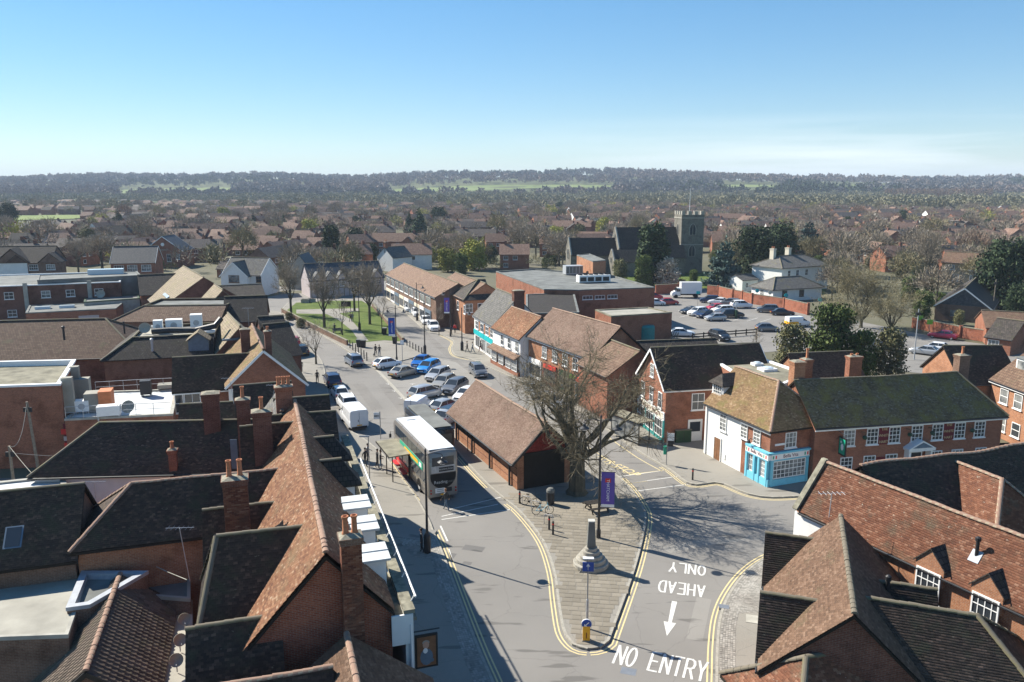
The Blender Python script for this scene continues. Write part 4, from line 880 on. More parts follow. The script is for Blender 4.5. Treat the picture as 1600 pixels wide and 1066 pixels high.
HM = house('dark_street_building', 'black hipped building on the street beyond the red gable house', 'building', a, b, 4.5, 5.5, 8.5, 'gg', 'brick_dark', roof='roof_dark', ridgemat='ridge_grey')
a, b = ridge_px((404, 495.5), (441, 493), 9.0)
HM2 = house('dark_street_building', 'black roof just showing above the other black street roof', 'building', a, b, 4.5, 6, 9.0, 'gg', 'brick_dark', roof='roof_dark', ridgemat='ridge_grey')
a = at(375, 510, 9.5); b = at(356, 489, 9.5)
HT = house('tan_gable_house', 'tall gabled house with sunlit tan slope beside the roof plant deck', 'building', a, b, 3.4, 6, 9.5, 'gg', 'brick_dark', roof='roof_tan', ridgemat='ridge_grey')
MB().box(-.3, -2.0, 8.0, -.02, 2.0, 8.2).build('collar_beam', 'slate_blue', HT.root)
# ---- flat and hipped blocks on the left
def quad_px(lst, z): return [at(x, y, z) for x, y in lst]
def mansard(name, label, front, ze, zt, run, depth, ends, roofm='roof_dark', wall='brick_brown', deck='felt'):
    """hipped skirt of tiles round a flat deck; front eave seen left to right"""
    A = at(*front[0], ze); B = at(*front[1], ze); d_ = (B - A); Ln = d_.length; rz = math.atan2(d_.y, d_.x)
    r = thing(name, label, 'building', (A.x, A.y, 0), rz); hl = run if ends[0] == 'h' else 0; hr = run if ends[1] == 'h' else 0
    w_ = MB(); q = [(0, 0), (Ln, 0), (Ln, depth), (0, depth)]
    w_.add([(x, y, 0) for x, y in q] + [(x, y, ze - .05) for x, y in q], [(i, (i + 1) % 4, 4 + (i + 1) % 4, 4 + i) for i in range(4)]); w_.build('wall', wall, r)
    o = .3; E = [(-o if hl else 0, -o), (Ln + (o if hr else 0), -o), (Ln + (o if hr else 0), depth + o), (-o if hl else 0, depth + o)]; T = [(hl, run), (Ln - hr, run), (Ln - hr, depth - run), (hl, depth - run)]
    rb = MB()
    for i in range(4):
        j = (i + 1) % 4; rb.slab([(*E[i], ze - .1), (*E[j], ze - .1), (*T[j], zt), (*T[i], zt)], .12)
    rb.build('roof', roofm, r)
    MB().add([(x, y, zt - .25) for x, y in T], [(0, 1, 2, 3)]).build('deck', deck, r)
    for (i, j) in ((0, 1), (3, 0), (1, 2), (2, 3)): ridge_run(r, (*T[i], zt), (*T[j], zt), 'ridge_grey', pieces=False)
    if hl: ridge_run(r, (*E[0], ze - .1), (*T[0], zt), 'ridge_grey', pieces=False)
    if hr: ridge_run(r, (*E[1], ze - .1), (*T[1], zt), 'ridge_grey', pieces=False)
    return r, Ln
rq, LQ = mansard('plant_deck_building', 'brown brick block with tiled skirt round a flat deck full of white plant boxes', ((162, 562), (333, 553)), 6.6, 8.4, 2.6, 13, 'hg', deck='felt_pale')
dm = MB().box(LQ * .77, .4, 6.9, LQ * .96, 2.4, 8.2).build('dormer', 'slate_blue', rq); rf = MB()
for s in (1, -1): rf.slab([(LQ * .865 + s * LQ * .115, .1, 8.15), (LQ * .865 + s * LQ * .115, 2.9, 8.15), (LQ * .865, 2.9, 9.1), (LQ * .865, .1, 9.1)][::s], .08)
rf.build('dormer_roof', 'roof_tan', dm)
MB().add([(LQ * .78, .38, 8.2), (LQ * .95, .38, 8.2), (LQ * .865, .38, 9.0)], [(0, 1, 2)]).build('dormer_gable', 'slate_blue', dm)
rt, LT = mansard('skirt_roof_building', 'brick block with tiled skirt and long flat deck beyond the plant deck', ((175, 502), (345, 500)), 6.0, 7.7, 3.4, 14, 'hg', roofm='roof_brown', deck='felt')
a, b = ridge_px((-40, 503), (165, 498), 9.0)
HS = house('big_hipped_hall', 'big building with broad grey brown hipped roof left of the plant deck', 'building', a, b + (b - a).normalized() * 5.2, 5.8, 5.5, 9.0, 'gh', 'brick_dark', roof='roof_brown', ridgemat='ridge_grey', hipf=.9, oh=.4)
v = MB().tube([(17.5, -2.0, 7.4), (17.5, -2.0, 8.9)], .1, 8).build('vent_pipe', 'plastic_black', HS.root)
# tall plain brick block at the left edge
tb, q = flat_block('tall_brick_block', 'tall plain brick block with white coping and mossy flat roof at the left edge', 'building', quad_px([(-60, 605), (94, 600), (118, 562), (-60, 566)], 7.7), 7.7, 'brick_red', 'felt_mossy', .5, 'white_paint', cw=.35)
A = at(97, 690, 3.4)
# white roof terrace with plant
te, q = flat_block('roof_terrace_block', 'low brick block with pale flat roof carrying ducts and railings', 'building', quad_px([(101, 655), (270, 647), (278, 608), (150, 612)], 4.6), 4.6, 'brick_red', 'felt_white', .12, 'concrete')
fs = quad_px([(-40, 925), (108, 925), (122, 897), (-40, 905)], 5.4)
fl1, q = flat_block('concrete_roof_block', 'low block with pale concrete flat roof over the dark courtyard', 'building', quad_px([(-60, 998), (106, 992), (138, 900), (-60, 908)], 5.2), 5.2, 'brick_brown', 'felt_pale', .02, 'concrete', cw=.15)
sk, q = flat_block('lead_gutter_block', 'narrow flat roofed link with lead edges beside the pantiled roof', 'building', quad_px([(104, 950), (140, 945), (230, 893), (128, 893)], 5.5), 5.5, 'brick_brown', 'felt', .3, 'lead', cw=.3)
fl2, q = flat_block('dish_roof_block', 'narrow flat roofed block dotted with satellite dishes left of the black wing', 'building', quad_px([(240, 1090), (300, 1090), (300, 938), (266, 942)], 3.3), 3.3, 'brick_brown', 'felt_pale', .06, 'concrete', cw=.2)
fl4, q = flat_block('dark_felt_block', 'dark felt flat roof between the pantiled house and the orange rear wall', 'building', quad_px([(222, 930), (297, 936), (297, 903), (205, 899)], 4.2), 4.2, 'brick_brown', 'felt', .1, 'felt_pale', cw=.15)
fl3, q = flat_block('white_wall_block', 'low block with pale roof and white wall behind the rooflight house', 'building', quad_px([(-40, 778), (106, 770), (100, 742), (-40, 757)], 5.6), 5.6, 'white_render', 'felt_white', .1, 'concrete')
a = at(135, 1046, 5.5); b = at(187, 899, 5.5)
HP = house('pantiled_house', 'house with brown roll tiles and bright clay ridge at the lower left', 'building', a, b, 2.35, 3.6, 5.5, 'gg', 'brick_brown', tile='tile_grey', pantile=True, ridge='tiles', hwb=3.1, zeb=3.0, oh=.25, gut=False, barge='black_paint')
window(HP.root, (0, 0, 3.4), -math.pi / 2, 1.6, 1.3, 2, 1, 'bl')
# ---- second row on the left
vb, q = flat_block('two_storey_brick_block', 'two storey flat roofed brick block with white fascia far left', 'building', quad_px([(-50, 449), (188, 440), (193, 424), (-50, 431)], 7.2), 7.2, 'brick_dark', 'felt', .2, 'white_paint')
o0 = vb.location; d0 = (at(188, 440, 7.2) - at(-50, 449, 7.2)).normalized(); ang = math.atan2(d0.y, d0.x)
def at_line(px, z, p, d_):     # where column px meets the vertical plane through p along d_
    ts = np.linspace(0, 60, 900); xs = [proj(p.x + d_.x * t, p.y + d_.y * t, z)[0] for t in ts]; t = ts[int(np.argmin([abs(x - px) for x in xs]))]; return Vector((p.x + d_.x * t, p.y + d_.y * t, z))
P0v = at(-50, 449, 7.2)
for px, z in ((15, 4.7), (72, 4.7), (111, 4.7), (155, 4.7), (20, 1.4), (62, 2.2)):
    p = at_line(px, z, P0v, d0) - o0; window(vb, p, ang, 1.5 if px != 62 else .7, 1.3 if px != 62 else .8, 2, 2)
for px in (46, 145):
    p = at_line(px, 0, P0v, d0) - o0; o = MB().box(-.35, -.25, 1.0 if px < 100 else 3.2, .35, -.01, 7.6).build('duct', 'concrete', vb, loc=(p.x, p.y, 0), rz=ang)
ub, q = flat_block('low_brick_block', 'low flat roofed brick block with two rooflights in front of the two storey block', 'building', quad_px([(40, 489), (181, 482), (193, 472), (46, 477)], 3.8), 3.8, 'brick_red', 'felt', .1, 'felt')
P0u = at(40, 489, 3.8); du = (at(181, 482, 3.8) - P0u).normalized(); au = math.atan2(du.y, du.x)
for px, w_, h_, mt in ((140, 3.2, 1.6, 'pink_render'), (60, 2.6, 1.2, 'maroon'), (95, 3, 1.3, 'maroon')):
    p = at_line(px, 1.2, P0u, du) - ub.location; MB().box(-w_ / 2, -.04, 0, w_ / 2, -.005, h_).build('panel_door', mt, ub, loc=p, rz=au)
for px, py in ((67, 481), (105, 479)):
    p = at(px, py, 3.9) - ub.location; MB().box(-1.2, -.6, -.2, 1.2, .6, .25).build('rooflight', 'skylight', ub, loc=p, rz=au)
u2, q = flat_block('low_grey_roof_block', 'low green edged flat roof behind the rooflight block', 'building', quad_px([(131, 472), (218, 466), (216, 460), (133, 464)], 4.4), 4.4, 'concrete', 'felt', .1, 'dark_green')
vr, q = flat_block('grey_roof_block', 'long grey flat roof with glazed lantern behind the white fascia', 'building', quad_px([(58, 438), (220, 430), (214, 424), (60, 430)], 8.0), 8.0, 'felt', 'felt', .1, 'felt')
p = at(166, 427.5, 8.0) - vr.location; ln = MB().box(-3.2, -1, -.1, 3.2, 1, .9).build('lantern', 'skylight', vr, loc=p, rz=ang)
a, b = ridge_px((216, 430), (273, 427.5), 8.3)
HW1 = house('dark_pitched_building', 'dark pitched roof in front of the slate roofed office', 'building', a, b, 5.2, 5.2, 8.3, 'gg', 'brick_red', roof='roof_dark', ridgemat='ridge_grey')
A = at(289, 417, 9.5); B = at(318, 433, 9.5)
HW2 = house('pale_slope_building', 'building with long pale grey slope, strip rooflights and brick gable', 'building', B, A + (A - B).normalized() * 2, 7.5, 4.5, 9.5, 'gg', 'brick_dark', roof='roof_tan', ridgemat='ridge_grey')
for i in range(4):
    o = MB().box(-.9, -.28, 0, .9, .28, .1).build('rooflight', 'skylight', HW2.root, loc=(4.0 + i * 1.3, 5.6, 5.9)); o.rotation_euler = (R(-34), 0, R(90)); o.rotation_euler = (R(-34), 0, 0)
HWa = house('black_low_block', 'black flat edged block below the pale slope', 'building', at(330, 456, 6), at(408, 452, 6), 4, 5.5, 7.0, 'gg', 'brick_dark', roof='roof_dark', ridgemat='ridge_grey')
a = at(348, 453, 9.0); b = at(335, 444, 9.0)
HWb = house('small_tan_gable_house', 'small gabled house with tan slope left of the black street roofs', 'building', a, b, 3.4, 5.6, 9.0, 'gg', 'brick_dark', roof='roof_tan', ridgemat='ridge_grey')
a, b = ridge_px((352, 464), (416, 462), 8.6)
HWc = house('black_street_roof_building', 'long black roof right of the small tan gable, nearest the street', 'building', a, b, 4.2, 5.6, 8.6, 'gg', 'brick_dark', roof='roof_dark', ridgemat='ridge_grey')
# ---------------------------------------------------------------- near buildings, right of the street
R2a = at(1335, 960, 8.5); R2b = at(1314, 808, 8.5)
HR2 = house('gabled_roof_house', 'near house with plain brown sunlit slope and brick gable at the lower right', 'building', R2a, R2b, 3.35, 5.4, 8.5, 'gg', 'brick_dark', tile='tile_brown', ridge='tiles', ridgemat='ridge_grey', oh=.12, goh=.14, gut=True)
def r2(u, v): d_ = (R2b - R2a).normalized(); n_ = Vector((-d_.y, d_.x, 0)); return R2a + d_ * u + n_ * v
def r2wing(name, label, u, v0, v1, hw, ze, zr, ends='gg', **kw):
    p, q = r2(u, v0), r2(u, v1); return house(name, label, 'building', p, q, hw, ze, zr, ends, 'brick_dark', tile='tile_dark', ridge='tiles', ridgemat='ridge_grey', gut=False, oh=.1, goh=.1, **kw)
# cross gables are parts of the same house in life but read as roofs of their own wings
r2wing('gabled_bay', 'small dark tiled street bay on the plain brown roof, farther of the two', 9.5, 3.5, 1.2, 1.9, 5.4, 7.2)
r2wing('gabled_bay', 'small dark tiled street bay on the plain brown roof, nearer of the two', 2.85, 3.5, 1.1, 2.2, 5.2, 7.25)
r2wing('rear_hipped_wing', 'dark tiled hipped wing running right from the plain brown roof', 2.75, -.6, -7.9, 3.6, 5.0, 7.8, ends='gh', hipf=.85)
r2wing('rear_short_wing', 'short dark wing with flue pipe between the brown roof and the dormer cottage', 6.3, -1.4, -3.9, 1.4, 5.6, 6.95)
flue = MB().lathe([(.09, 0), (.09, .75), (.14, .75), (.14, .95), (.05, 1.02)], 10).build('flue_pipe', 'plastic_black', None, loc=(*r2(6.0, -1.9)[:2], 6.55)); tag(flue, 'black flue pipe on the short dark wing ridge', 'flue pipe')
a, b = at(1353, 1016, 6.4), at(1262, 1030, 6.4)
HR3 = house('foreground_porch_roof_house', 'low house with mottled tiles at the very bottom in front of the brick gable', 'building', b + (b - a).normalized() * 1.9, a + (a - b).normalized() * 1.9, 2.6, 4.4, 6.4, 'hh', 'brick_dark', tile='tile_red', ridge='tiles', ridgemat='ridge_grey', hipf=.7, gut=False)
R1a = at(1286, 723, 9.5); R1b = at(1600, 841, 9.5); dR1 = (R1b - R1a).normalized()
HR1 = house('dormer_cottage', 'long red tiled cottage with stone coped end and brick wall dormers', 'building', R1a, R1b + dR1 * 6, 1.85, 7.2, 9.5, 'gg', 'brick_orange', tile='tile_red', ridge='tiles', oh=.18, goh=-.32, gut=True)
r = HR1.root
cp = MB()
for s in (-1, 1): cp.bar((.1, 0, 9.74), (.1, s * 2.1, 7.12), .34, .16)
cp.build('gable_coping', 'stone_mossy', r)
MB().box(-.05, -1.94, 0, 3.9, -1.855, 6.9).box(-.08, -1.85, 0, -.005, 1.85, 6.9).build('white_gable', 'white_render', r)
def wall_dormer(par, u, w_=1.25, zf=7.1):
    d = MB().add([(u - w_ / 2 - .1, -2.05, zf - .6), (u + w_ / 2 + .1, -2.05, zf - .6), (u + w_ / 2 + .1, -2.05, zf + .3), (u, -2.05, zf + 1.05), (u - w_ / 2 - .1, -2.05, zf + .3), (u - w_ / 2 - .1, -.9, zf - .6), (u + w_ / 2 + .1, -.9, zf - .6), (u + w_ / 2 + .1, -.9, zf + .3), (u, -.5, zf + 1.05), (u - w_ / 2 - .1, -.9, zf + .3)], [(0, 1, 2, 3, 4), (1, 6, 7, 2), (5, 0, 4, 9)]).build('dormer', 'brick_orange', par)
    rf = MB()
    for s in (1, -1): rf.slab([(u + s * (w_ / 2 + .2), -2.11, zf + .27), (u + s * (w_ / 2 + .2), -.8, zf + .27), (u, -.3, zf + 1.14), (u, -2.11, zf + 1.14)][::s], .07)
    rf.build('dormer_roof', 'roof_dark', d)
    window(par, (u, -2.05, zf - 1.5), 0, w_, 1.5, 4, 3)
def u_of(H, px, z): return wall_u(H, 'f', px, z)
for px in (1453, 1541): wall_dormer(r, u_of(HR1, px, 5.9))
o = MB().box(-.25, -.3, -.03, .25, .3, .03).build('lead_flashing', 'lead', r, loc=(u_of(HR1, 1475, 6.9) + .9, -1.05, 8.24)); o.rotation_euler = (R(51), 0, 0)
fp = MB().lathe([(.08, 0), (.08, .8), (.13, .8), (.13, .95), (.05, 1.0)], 10).build('flue_pipe', 'plastic_black', r, loc=(u_of(HR1, 1475, 6.9) + .9, -1.0, 8.2))
window(r, (2.0, -1.94, 4.2), 0, .9, 1.2, 2, 2)
a, b = at(1328, 737, 9.5), at(1600, 697, 9.5)
HR0 = house('wavy_ridge_building', 'long black tiled slope with wavy orange ridge in front of the inn', 'building', a + (b - a).normalized() * .9, b + (b - a).normalized() * 6, 4.4, 5.8, 9.5, 'gg', 'white_render', tile='tile_dark', ridge='tiles', gut=False, sag=.3)
a, b = at(1485, 721, 9.2), at(1571, 753, 9.2)
HR0b = house('mottled_hip_building', 'mottled red hipped roof turned towards the street between the dark slopes', 'building', a, b + (b - a).normalized() * 2.5, 3.6, 5.8, 9.2, 'gh', 'brick_red', tile='tile_red', ridge='tiles', gut=False, hipf=.75)
# ---- red brick gabled shop, white house, corner restaurant, inn
HA = house('gabled_brick_shop', 'red brick shop with white barge boards and black tiled roof by the bus shelter', 'building', (14.3, 79.0), (25.5, 81.4), 3.62, 5.7, 8.95, 'gg', 'brick_red', tile='tile_dark', ridge='strip', ridgemat='ridge_grey', barge='white_paint', oh=.2, goh=.3, fascia='white_paint')
r = HA.root
wins(HA, '0', [(-2.3, 3.35), (0, 3.35), (2.3, 3.35)], .95, 1.6, 2, 2); wins(HA, '0', [(0, 6.0)], .9, 1.35, 2, 3)
wins(HA, 'f', [(3.4, 3.3)], 1.35, 1.7, 2, 2)
l, t_ = side(HA, 'f', 3.2, .05); door(r, l, t_, 1.35, 2.2, 'white_paint', glazed=True)
sf = MB().box(-.12, -3.55, 2.35, -.005, 3.55, 3.15).build('shop_sign', 'white_paint', r)
MB().box(-.135, -3.3, 2.45, -.122, 3.3, 3.05).build('sign_board', 'cream_render', sf)
pl_ = MB()
for y in (-3.5, -1.2, 1.2, 3.5): pl_.box(-.14, y - .12, 0, -.004, y + .12, 2.345)
pl_.box(-.1, -3.38, 0, -.003, 3.38, .5); pl_.build('pilaster', 'shop_teal', r)
for y in (-2.35, 0, 2.35): window(r, (-.1, y, .55), -math.pi / 2, 2.0, 1.75, 3, 2, 'wx')
mt_ = MB()
for i in range(14): yy = -2.6 + i * .4; mt_.ball((-.14, yy + rnd.uniform(-.1, .1), 2.75 + rnd.uniform(-.18, .18)), (.015, rnd.uniform(.1, .24), rnd.uniform(.06, .14)), 8)
mt_.build('painted_motif', 'maroon', sf)['kind'] = 'stuff'
EA = at(1103, 626, 5.24); EB = at(1205, 669, 5.24); ED = (EB - EA).normalized(); EM = EA + ED * 5.6; EN = Vector((-ED.y, ED.x, 0))
HWH = house('white_rendered_house', 'narrow white rendered house with brown panelled door between brick shops', 'building', EA + EN * 3.1, EM + EN * 3.1, 3.1, 5.24, 8.2, 'gg', 'white_render', tile='tile_mossy', ridge='tiles', ridgemat='ridge_clay', goh=0.0, oh=.3, gut=True)
r = HWH.root
wins(HWH, 'f', [(wall_u(HWH, 'f', 1130, 3.6), 3.1)], 1.0, 1.55, 2, 4); l, t_ = side(HWH, 'f', wall_u(HWH, 'f', 1121, 1.0), .12); door(r, l, t_, .95, 2.1, 'wood_brown', 'white_paint')
MB().box(wall_u(HWH, 'f', 1131, .8) - .15, -3.16, .5, wall_u(HWH, 'f', 1131, .8) + .2, -3.105, 1.0).build('meter_box', 'white_paint', r)
MB().tube([(.35, -3.16, .1), (.35, -3.16, 5.0)], .05, 8).build('drainpipe', 'white_paint', r)
d = MB().box(-.2, -2.3, 5.9, 1.5, 0, 7.0).build('dormer', 'white_paint', r); rf = MB()
for s in (1, -1): rf.slab([(.65 + s * 1.15, -2.6, 6.95), (.65 + s * 1.15, 0, 6.95), (.65, 0, 7.9), (.65, -1.9, 7.9)][::s], .08)
rf.slab([(-.5, -2.6, 6.95), (1.8, -2.6, 6.95), (.65, -1.9, 7.9)], .08); rf.build('dormer_roof', 'roof_dark', d); window(r, (.65, -2.3, 5.98), 0, 1.3, .95, 4, 3)
HB = house('corner_restaurant', 'brick corner restaurant with blue shopfront and mossy tan hipped roof', 'building', EM + EN * 3.1 + ED * .02, EB + EN * 3.1, 3.1, 5.24, 8.2, 'gh', 'brick_red', tile='tile_mossy', ridge='tiles', goh=0.0, oh=.3, hipf=1.0, fascia='white_paint')
r = HB.root; Lb = HB.L
wins(HB, 'f', [(wall_u(HB, 'f', 1163, 3.9), 3.3), (wall_u(HB, 'f', 1183, 3.9), 3.3)], .95, 1.3, 2, 4)
wins(HB, '1', [(-1.0, 3.3)], 1.15, 1.35, 3, 3)
sb = MB()
x0, x1 = .9, Lb + .22
sb.box(x0, -3.32, .1, x1, -3.105, .75).box(x0, -3.38, 2.35, x1 + .06, -3.105, 2.45).box(x0, -3.44, 2.95, x1 + .1, -3.106, 3.12)
for x in (x0 + .1, x0 + 1.15, x0 + 1.75, x1 - .28): sb.box(x - .11, -3.36, .1, x + .11, -3.107, 2.95)
sb.box(Lb + .005, -3.3, .1, Lb + .22, .9, .7).box(Lb + .005, -3.38, 2.352, Lb + .28, .95, 2.452).box(Lb + .005, -3.44, 2.952, Lb + .32, 1.0, 3.122)
for y in (-2.95, .75): sb.box(Lb + .006, y - .13, .12, Lb + .26, y + .13, 2.95)
sh = sb.build('shopfront', 'shop_blue', r)
window(sh, (x0 + .62, -3.13, .78), 0, .8, 1.5, 3, 3, 'wlx'); window(sh, ((x0 + 1.86 + x1 - .39) / 2, -3.17, .78), 0, x1 - x0 - 2.3, 1.52, 6, 4, 'wlx'); window(sh, (Lb + .12, -1.1, .74), math.pi / 2, 3.4, 1.55, 8, 4, 'wlx')
MB().box(x0 + .02, -3.4, 2.455, x1, -3.112, 2.945).box(Lb + .225, -3.1, 2.456, Lb + .275, .88, 2.944).build('sign_board', 'white_paint', sh)
letter('Bella Vita', .42, 'maroon', sh, ((x0 + x1) / 2, -3.41, 2.7), 0); letter('Bella Vita', .42, 'maroon', sh, (Lb + .285, -1.1, 2.7), math.pi / 2)
for (px_, py_, rr) in ((x0 + .35, -3.405, 0), (x1 - .4, -3.405, 0), (Lb + .28, -2.75, math.pi / 2), (Lb + .28, .55, math.pi / 2)):
    for k, mt in enumerate(('sign_green', 'white_paint', 'red_awning')):
        MB().box(-.21 + k * .14, -.006, -.14, -.075 + k * .14, 0, .14).build('flag_emblem', mt, sh, loc=(px_, py_, 2.7), rz=rr)
MB().box(Lb + .005, -2.6, 3.6, Lb + .03, -.9, 3.78).build('street_name_plate', 'white_paint', r)
lc = MB().tube([(1.6, -3.1, 3.6), (1.6, -3.5, 3.75), (1.6, -3.6, 3.6)], .03, 6).lathe([(.05, .3), (.16, 0)], 10, (1.6, -3.6, 3.35)); lc.build('wall_lamp', 'black_paint', r)
PA = at(1205, 669, 5.24); PBv = at(1568, 646, 5.24); PD = (PBv - PA).normalized(); PN = Vector((-PD.y, PD.x, 0))
HI_ = house('long_brick_inn', 'long brick inn with moss covered dark roof and maroon wall signs', 'building', PA + PN * 3.55 + PD * 4.1, PBv + PN * 3.55, 3.55, 5.24, 8.2, 'gh', 'brick_red', tile='tile_green', ridge='tiles', ridgemat='ridge_grey', oh=.3, hipf=.6, fascia='white_paint')
r = HI_.root
for px in (1326, 1361, 1395.5, 1430.5, 1463.5, 1497, 1529): wins_px(HI_, 'f', [(px, 3.2)], 1.1, 1.45, 3, 4)
for px in (1321, 1357, 1391, 1460, 1493, 1530): wins_px(HI_, 'f', [(px, .75)], 1.15, 1.45, 3, 4)
def wall_sign(px, z, w_, h_, lines, size):
    u = wall_u(HI_, 'f', px, z); s = MB().box(-w_ / 2, -.06, 0, w_ / 2, -.003, h_).build('wall_sign', 'maroon', r, loc=(u, -3.55, z))
    for i, tx in enumerate(lines): letter(tx, size, 'road_yellow', s, (0, -.066, h_ - (i + .6) * h_ / len(lines)), 0)
wall_sign(1379.5, 3.15, 1.25, 1.7, ['THE', 'WHITE', 'HART'], .34); wall_sign(1480, 3.15, 1.15, 1.7, ['THE', 'WHITE', 'HART'], .32)
wall_sign(1375, .9, 1.1, 1.1, [' '], .2)
u = wall_u(HI_, 'f', 1429, 1.2); l, t_ = side(HI_, 'f', u, .1); door(r, l, t_, 1.0, 2.1, 'black_paint', 'white_paint')
pc = MB().box(u - 1.15, -4.2, .1, u - .95, -3.56, 2.55).box(u + .95, -4.2, .1, u + 1.15, -3.56, 2.55).box(u - 1.3, -4.35, 2.55, u + 1.3, -3.555, 2.75)
pc.add([(u - 1.35, -4.38, 2.755), (u + 1.35, -4.38, 2.755), (u, -4.38, 3.5), (u - 1.35, -3.55, 2.755), (u + 1.35, -3.55, 2.755), (u, -3.55, 3.5)], [(0, 1, 2), (0, 2, 5, 3), (2, 1, 4, 5), (1, 0, 3, 4)]); pch = pc.build('porch', 'white_paint', r)
MB().add([(u - 1.0, -4.395, 2.85), (u + 1.0, -4.395, 2.85), (u, -4.395, 3.35)], [(0, 1, 2)]).build('pediment_panel', 'slate_blue', pch)
for px in (1345, 1415, 1450, 1512):
    u = wall_u(HI_, 'f', px, 4.2); b_ = MB().tube([(u, -3.55, 4.4), (u, -4.1, 4.5), (u, -4.15, 4.25)], .025, 5).ball((u, -4.12, 4.05), (.22, .22, .2), 8); b_.build('hanging_basket', 'dark_green', r)
ib = thing('inn_sign', 'hanging inn sign with green picture on an iron bracket by the restaurant', 'sign', to_world(HI_, (wall_u(HI_, 'f', 1306, 3.6), -3.55, 0)), HI_.rz)
MB().tube([(0, 0, 4.7), (0, -1.5, 4.55)], .035, 6).tube([(0, 0, 3.9), (0, -.5, 4.3), (0, -1.3, 4.5)], .022, 6).build('bracket', 'black_paint', ib)
MB().box(-.05, -1.45, 2.75, .05, -.45, 4.35).build('board', 'black_paint', ib); MB().box(-.065, -1.35, 2.9, -.052, -.55, 4.2).box(.052, -1.35, 2.9, .065, -.55, 4.2).build('picture', 'sign_green', ib)
ml = MB().ball((-.068, -.98, 3.5), (.008, .2, .3), 10).ball((-.068, -.8, 3.9), (.008, .1, .12), 8); ml.build('painted_animal', 'white_paint', ib)
chimney(r, (.5, .7, 0), 0, 1.05, .9, 6.5, 9.9, 0, 'brick_orange'); chimney(r, (3.4, 3.9, 0), 0, .8, .8, 5.5, 9.3, 1, 'brick_red', pot_h=.9); chimney(r, (8.8, 4.6, 0), 0, 1.3, .7, 5.5, 9.2, 2, 'brick_red', pot_h=.2); chimney(r, (17.6, 1.1, 0), 0, 1.1, .8, 6.6, 9.7, 1, 'brick_brown', pot_h=.7)
skb, q = flat_block('skylight_roof_block', 'flat felt roof with six dome rooflights behind the white house', 'building', quad_px([(1140, 578), (1215, 604), (1262, 584), (1180, 556), (1105, 556)], 7.4), 7.4, 'brick_red', 'felt_mossy', .15, 'white_paint')
for px, py, s in ((1149, 554.5, 1), (1164, 554, 1), (1168, 561, 1), (1182, 560, 1), (1183, 567, 1), (1199, 575, 1.5)):
    p = at(px, py, 7.5) - skb.location; c = MB().box(-.5 * s, -.42 * s, -.28, .5 * s, .42 * s, 0).build('rooflight', 'white_paint', skb, loc=p, rz=R(15)); MB().ball((0, 0, 0), (.44 * s, .36 * s, .16), 10).build('dome', 'skylight', c)
a, b = ridge_px((1233, 553.5), (1330, 549.5), 7.4)
HX1 = house('shaded_roof_outbuilding', 'dark tiled outbuilding with lit brick gable under the evergreen trees', 'building', a, b, 3.4, 4.6, 7.4, 'gg', 'brick_orange', tile='tile_brown', ridge='strip', ridgemat='ridge_grey')
a, b = ridge_px((1476, 541), (1563, 541), 8.2)
HX2 = house('pink_gable_house', 'house with pale brick gable and black roof behind the inn chimney', 'building', a, b, 4.0, 5.2, 8.2, 'gg', 'brick_orange', tile='tile_dark', ridge='strip', ridgemat='ridge_grey')
a, b = eave_px((1551, 590), (1612, 612), 5.8, 7)
HX3 = house('brick_flats', 'brick building with white windows and roof dormer at the right edge', 'building', a, b + (b - a).normalized() * 8, 3.5, 5.8, 8.6, 'gg', 'brick_orange', roof='roof_brown', fascia='white_paint', ridgemat='ridge_grey')
for px in (1568, 1590): wins_px(HX3, 'f', [(px, 3.6)], 1.2, 1.5, 1, 2); wins_px(HX3, 'f', [(px - 4, .8)], 1.2, 1.4, 1, 2)
d = MB().box(1.0, -1.9, 6.6, 2.6, .3, 8.1).build('dormer', 'white_paint', HX3.root); MB().box(.85, -2.05, 8.105, 2.75, .5, 8.2).build('dormer_roof', 'felt', d); MB().box(1.2, -1.93, 6.8, 2.4, -1.905, 7.9).build('pane', 'glass_lit', d)
# ---- shops along the right side of the street, far to near
def terrace(name, label, e0, e1, ze, zr, depth, ends, wall, roofm, **kw):
    a, b = eave_px(e0, e1, ze, depth); return house(name, label, 'building', a, b, depth / 2, ze, zr, ends, wall, roof=roofm, **kw)
HP1 = terrace('pink_roof_terrace', 'brick shop terrace with pinkish plain roof behind the big bare tree', (826, 523), (925, 558), 5.8, 9.0, 7.5, 'gg', 'brick_orange', None, tile='tile_pink', ridge='strip', ridgemat='ridge_clay', fascia='white_paint')
for px in (851, 867, 883, 899, 914): wins_px(HP1, 'f', [(px, 3.5)], 1.2, 1.5, 2, 2)
for i in range(4):
    u = 2 + i * 4.0; f_ = MB().box(u - 1.7, -3.9, .3, u + 1.7, -3.76, 2.9).build('shopfront', ['white_paint', 'maroon', 'dark_green', 'slate_blue'][i], HP1.root); MB().box(u - 1.5, -3.92, .7, u + 1.5, -3.905, 2.2).build('pane', 'glass', f_)
    if i in (1, 3): MB().box(u - 1.6, -3.95, 2.3, u + 1.6, -3.905, 2.85).build('shop_sign', 'red_awning', HP1.root)
gs = MB().box(10.9, -3.9, 2.3, 13.5, -3.8, 2.8).build('shop_sign', 'lime', HP1.root)
HP2 = house('low_brown_gable_house', 'brown roofed low house between the pink terrace and the gabled brick shop', 'building', *[at(951, 530, 7.6), at(999, 548, 7.6)], 3.8, 5.2, 7.6, 'gg', 'brick_red', roof='roof_brown', ridgemat='ridge_grey')
a, b = ridge_px((985, 534), (1116, 529), 6.0)
HP3 = house('roll_tile_store', 'low store with black roll tiled roof behind the gabled brick shop', 'building', a, b, 3, 4.2, 6.0, 'gg', 'brick_dark', roof='roof_dark', ridgemat='ridge_grey')
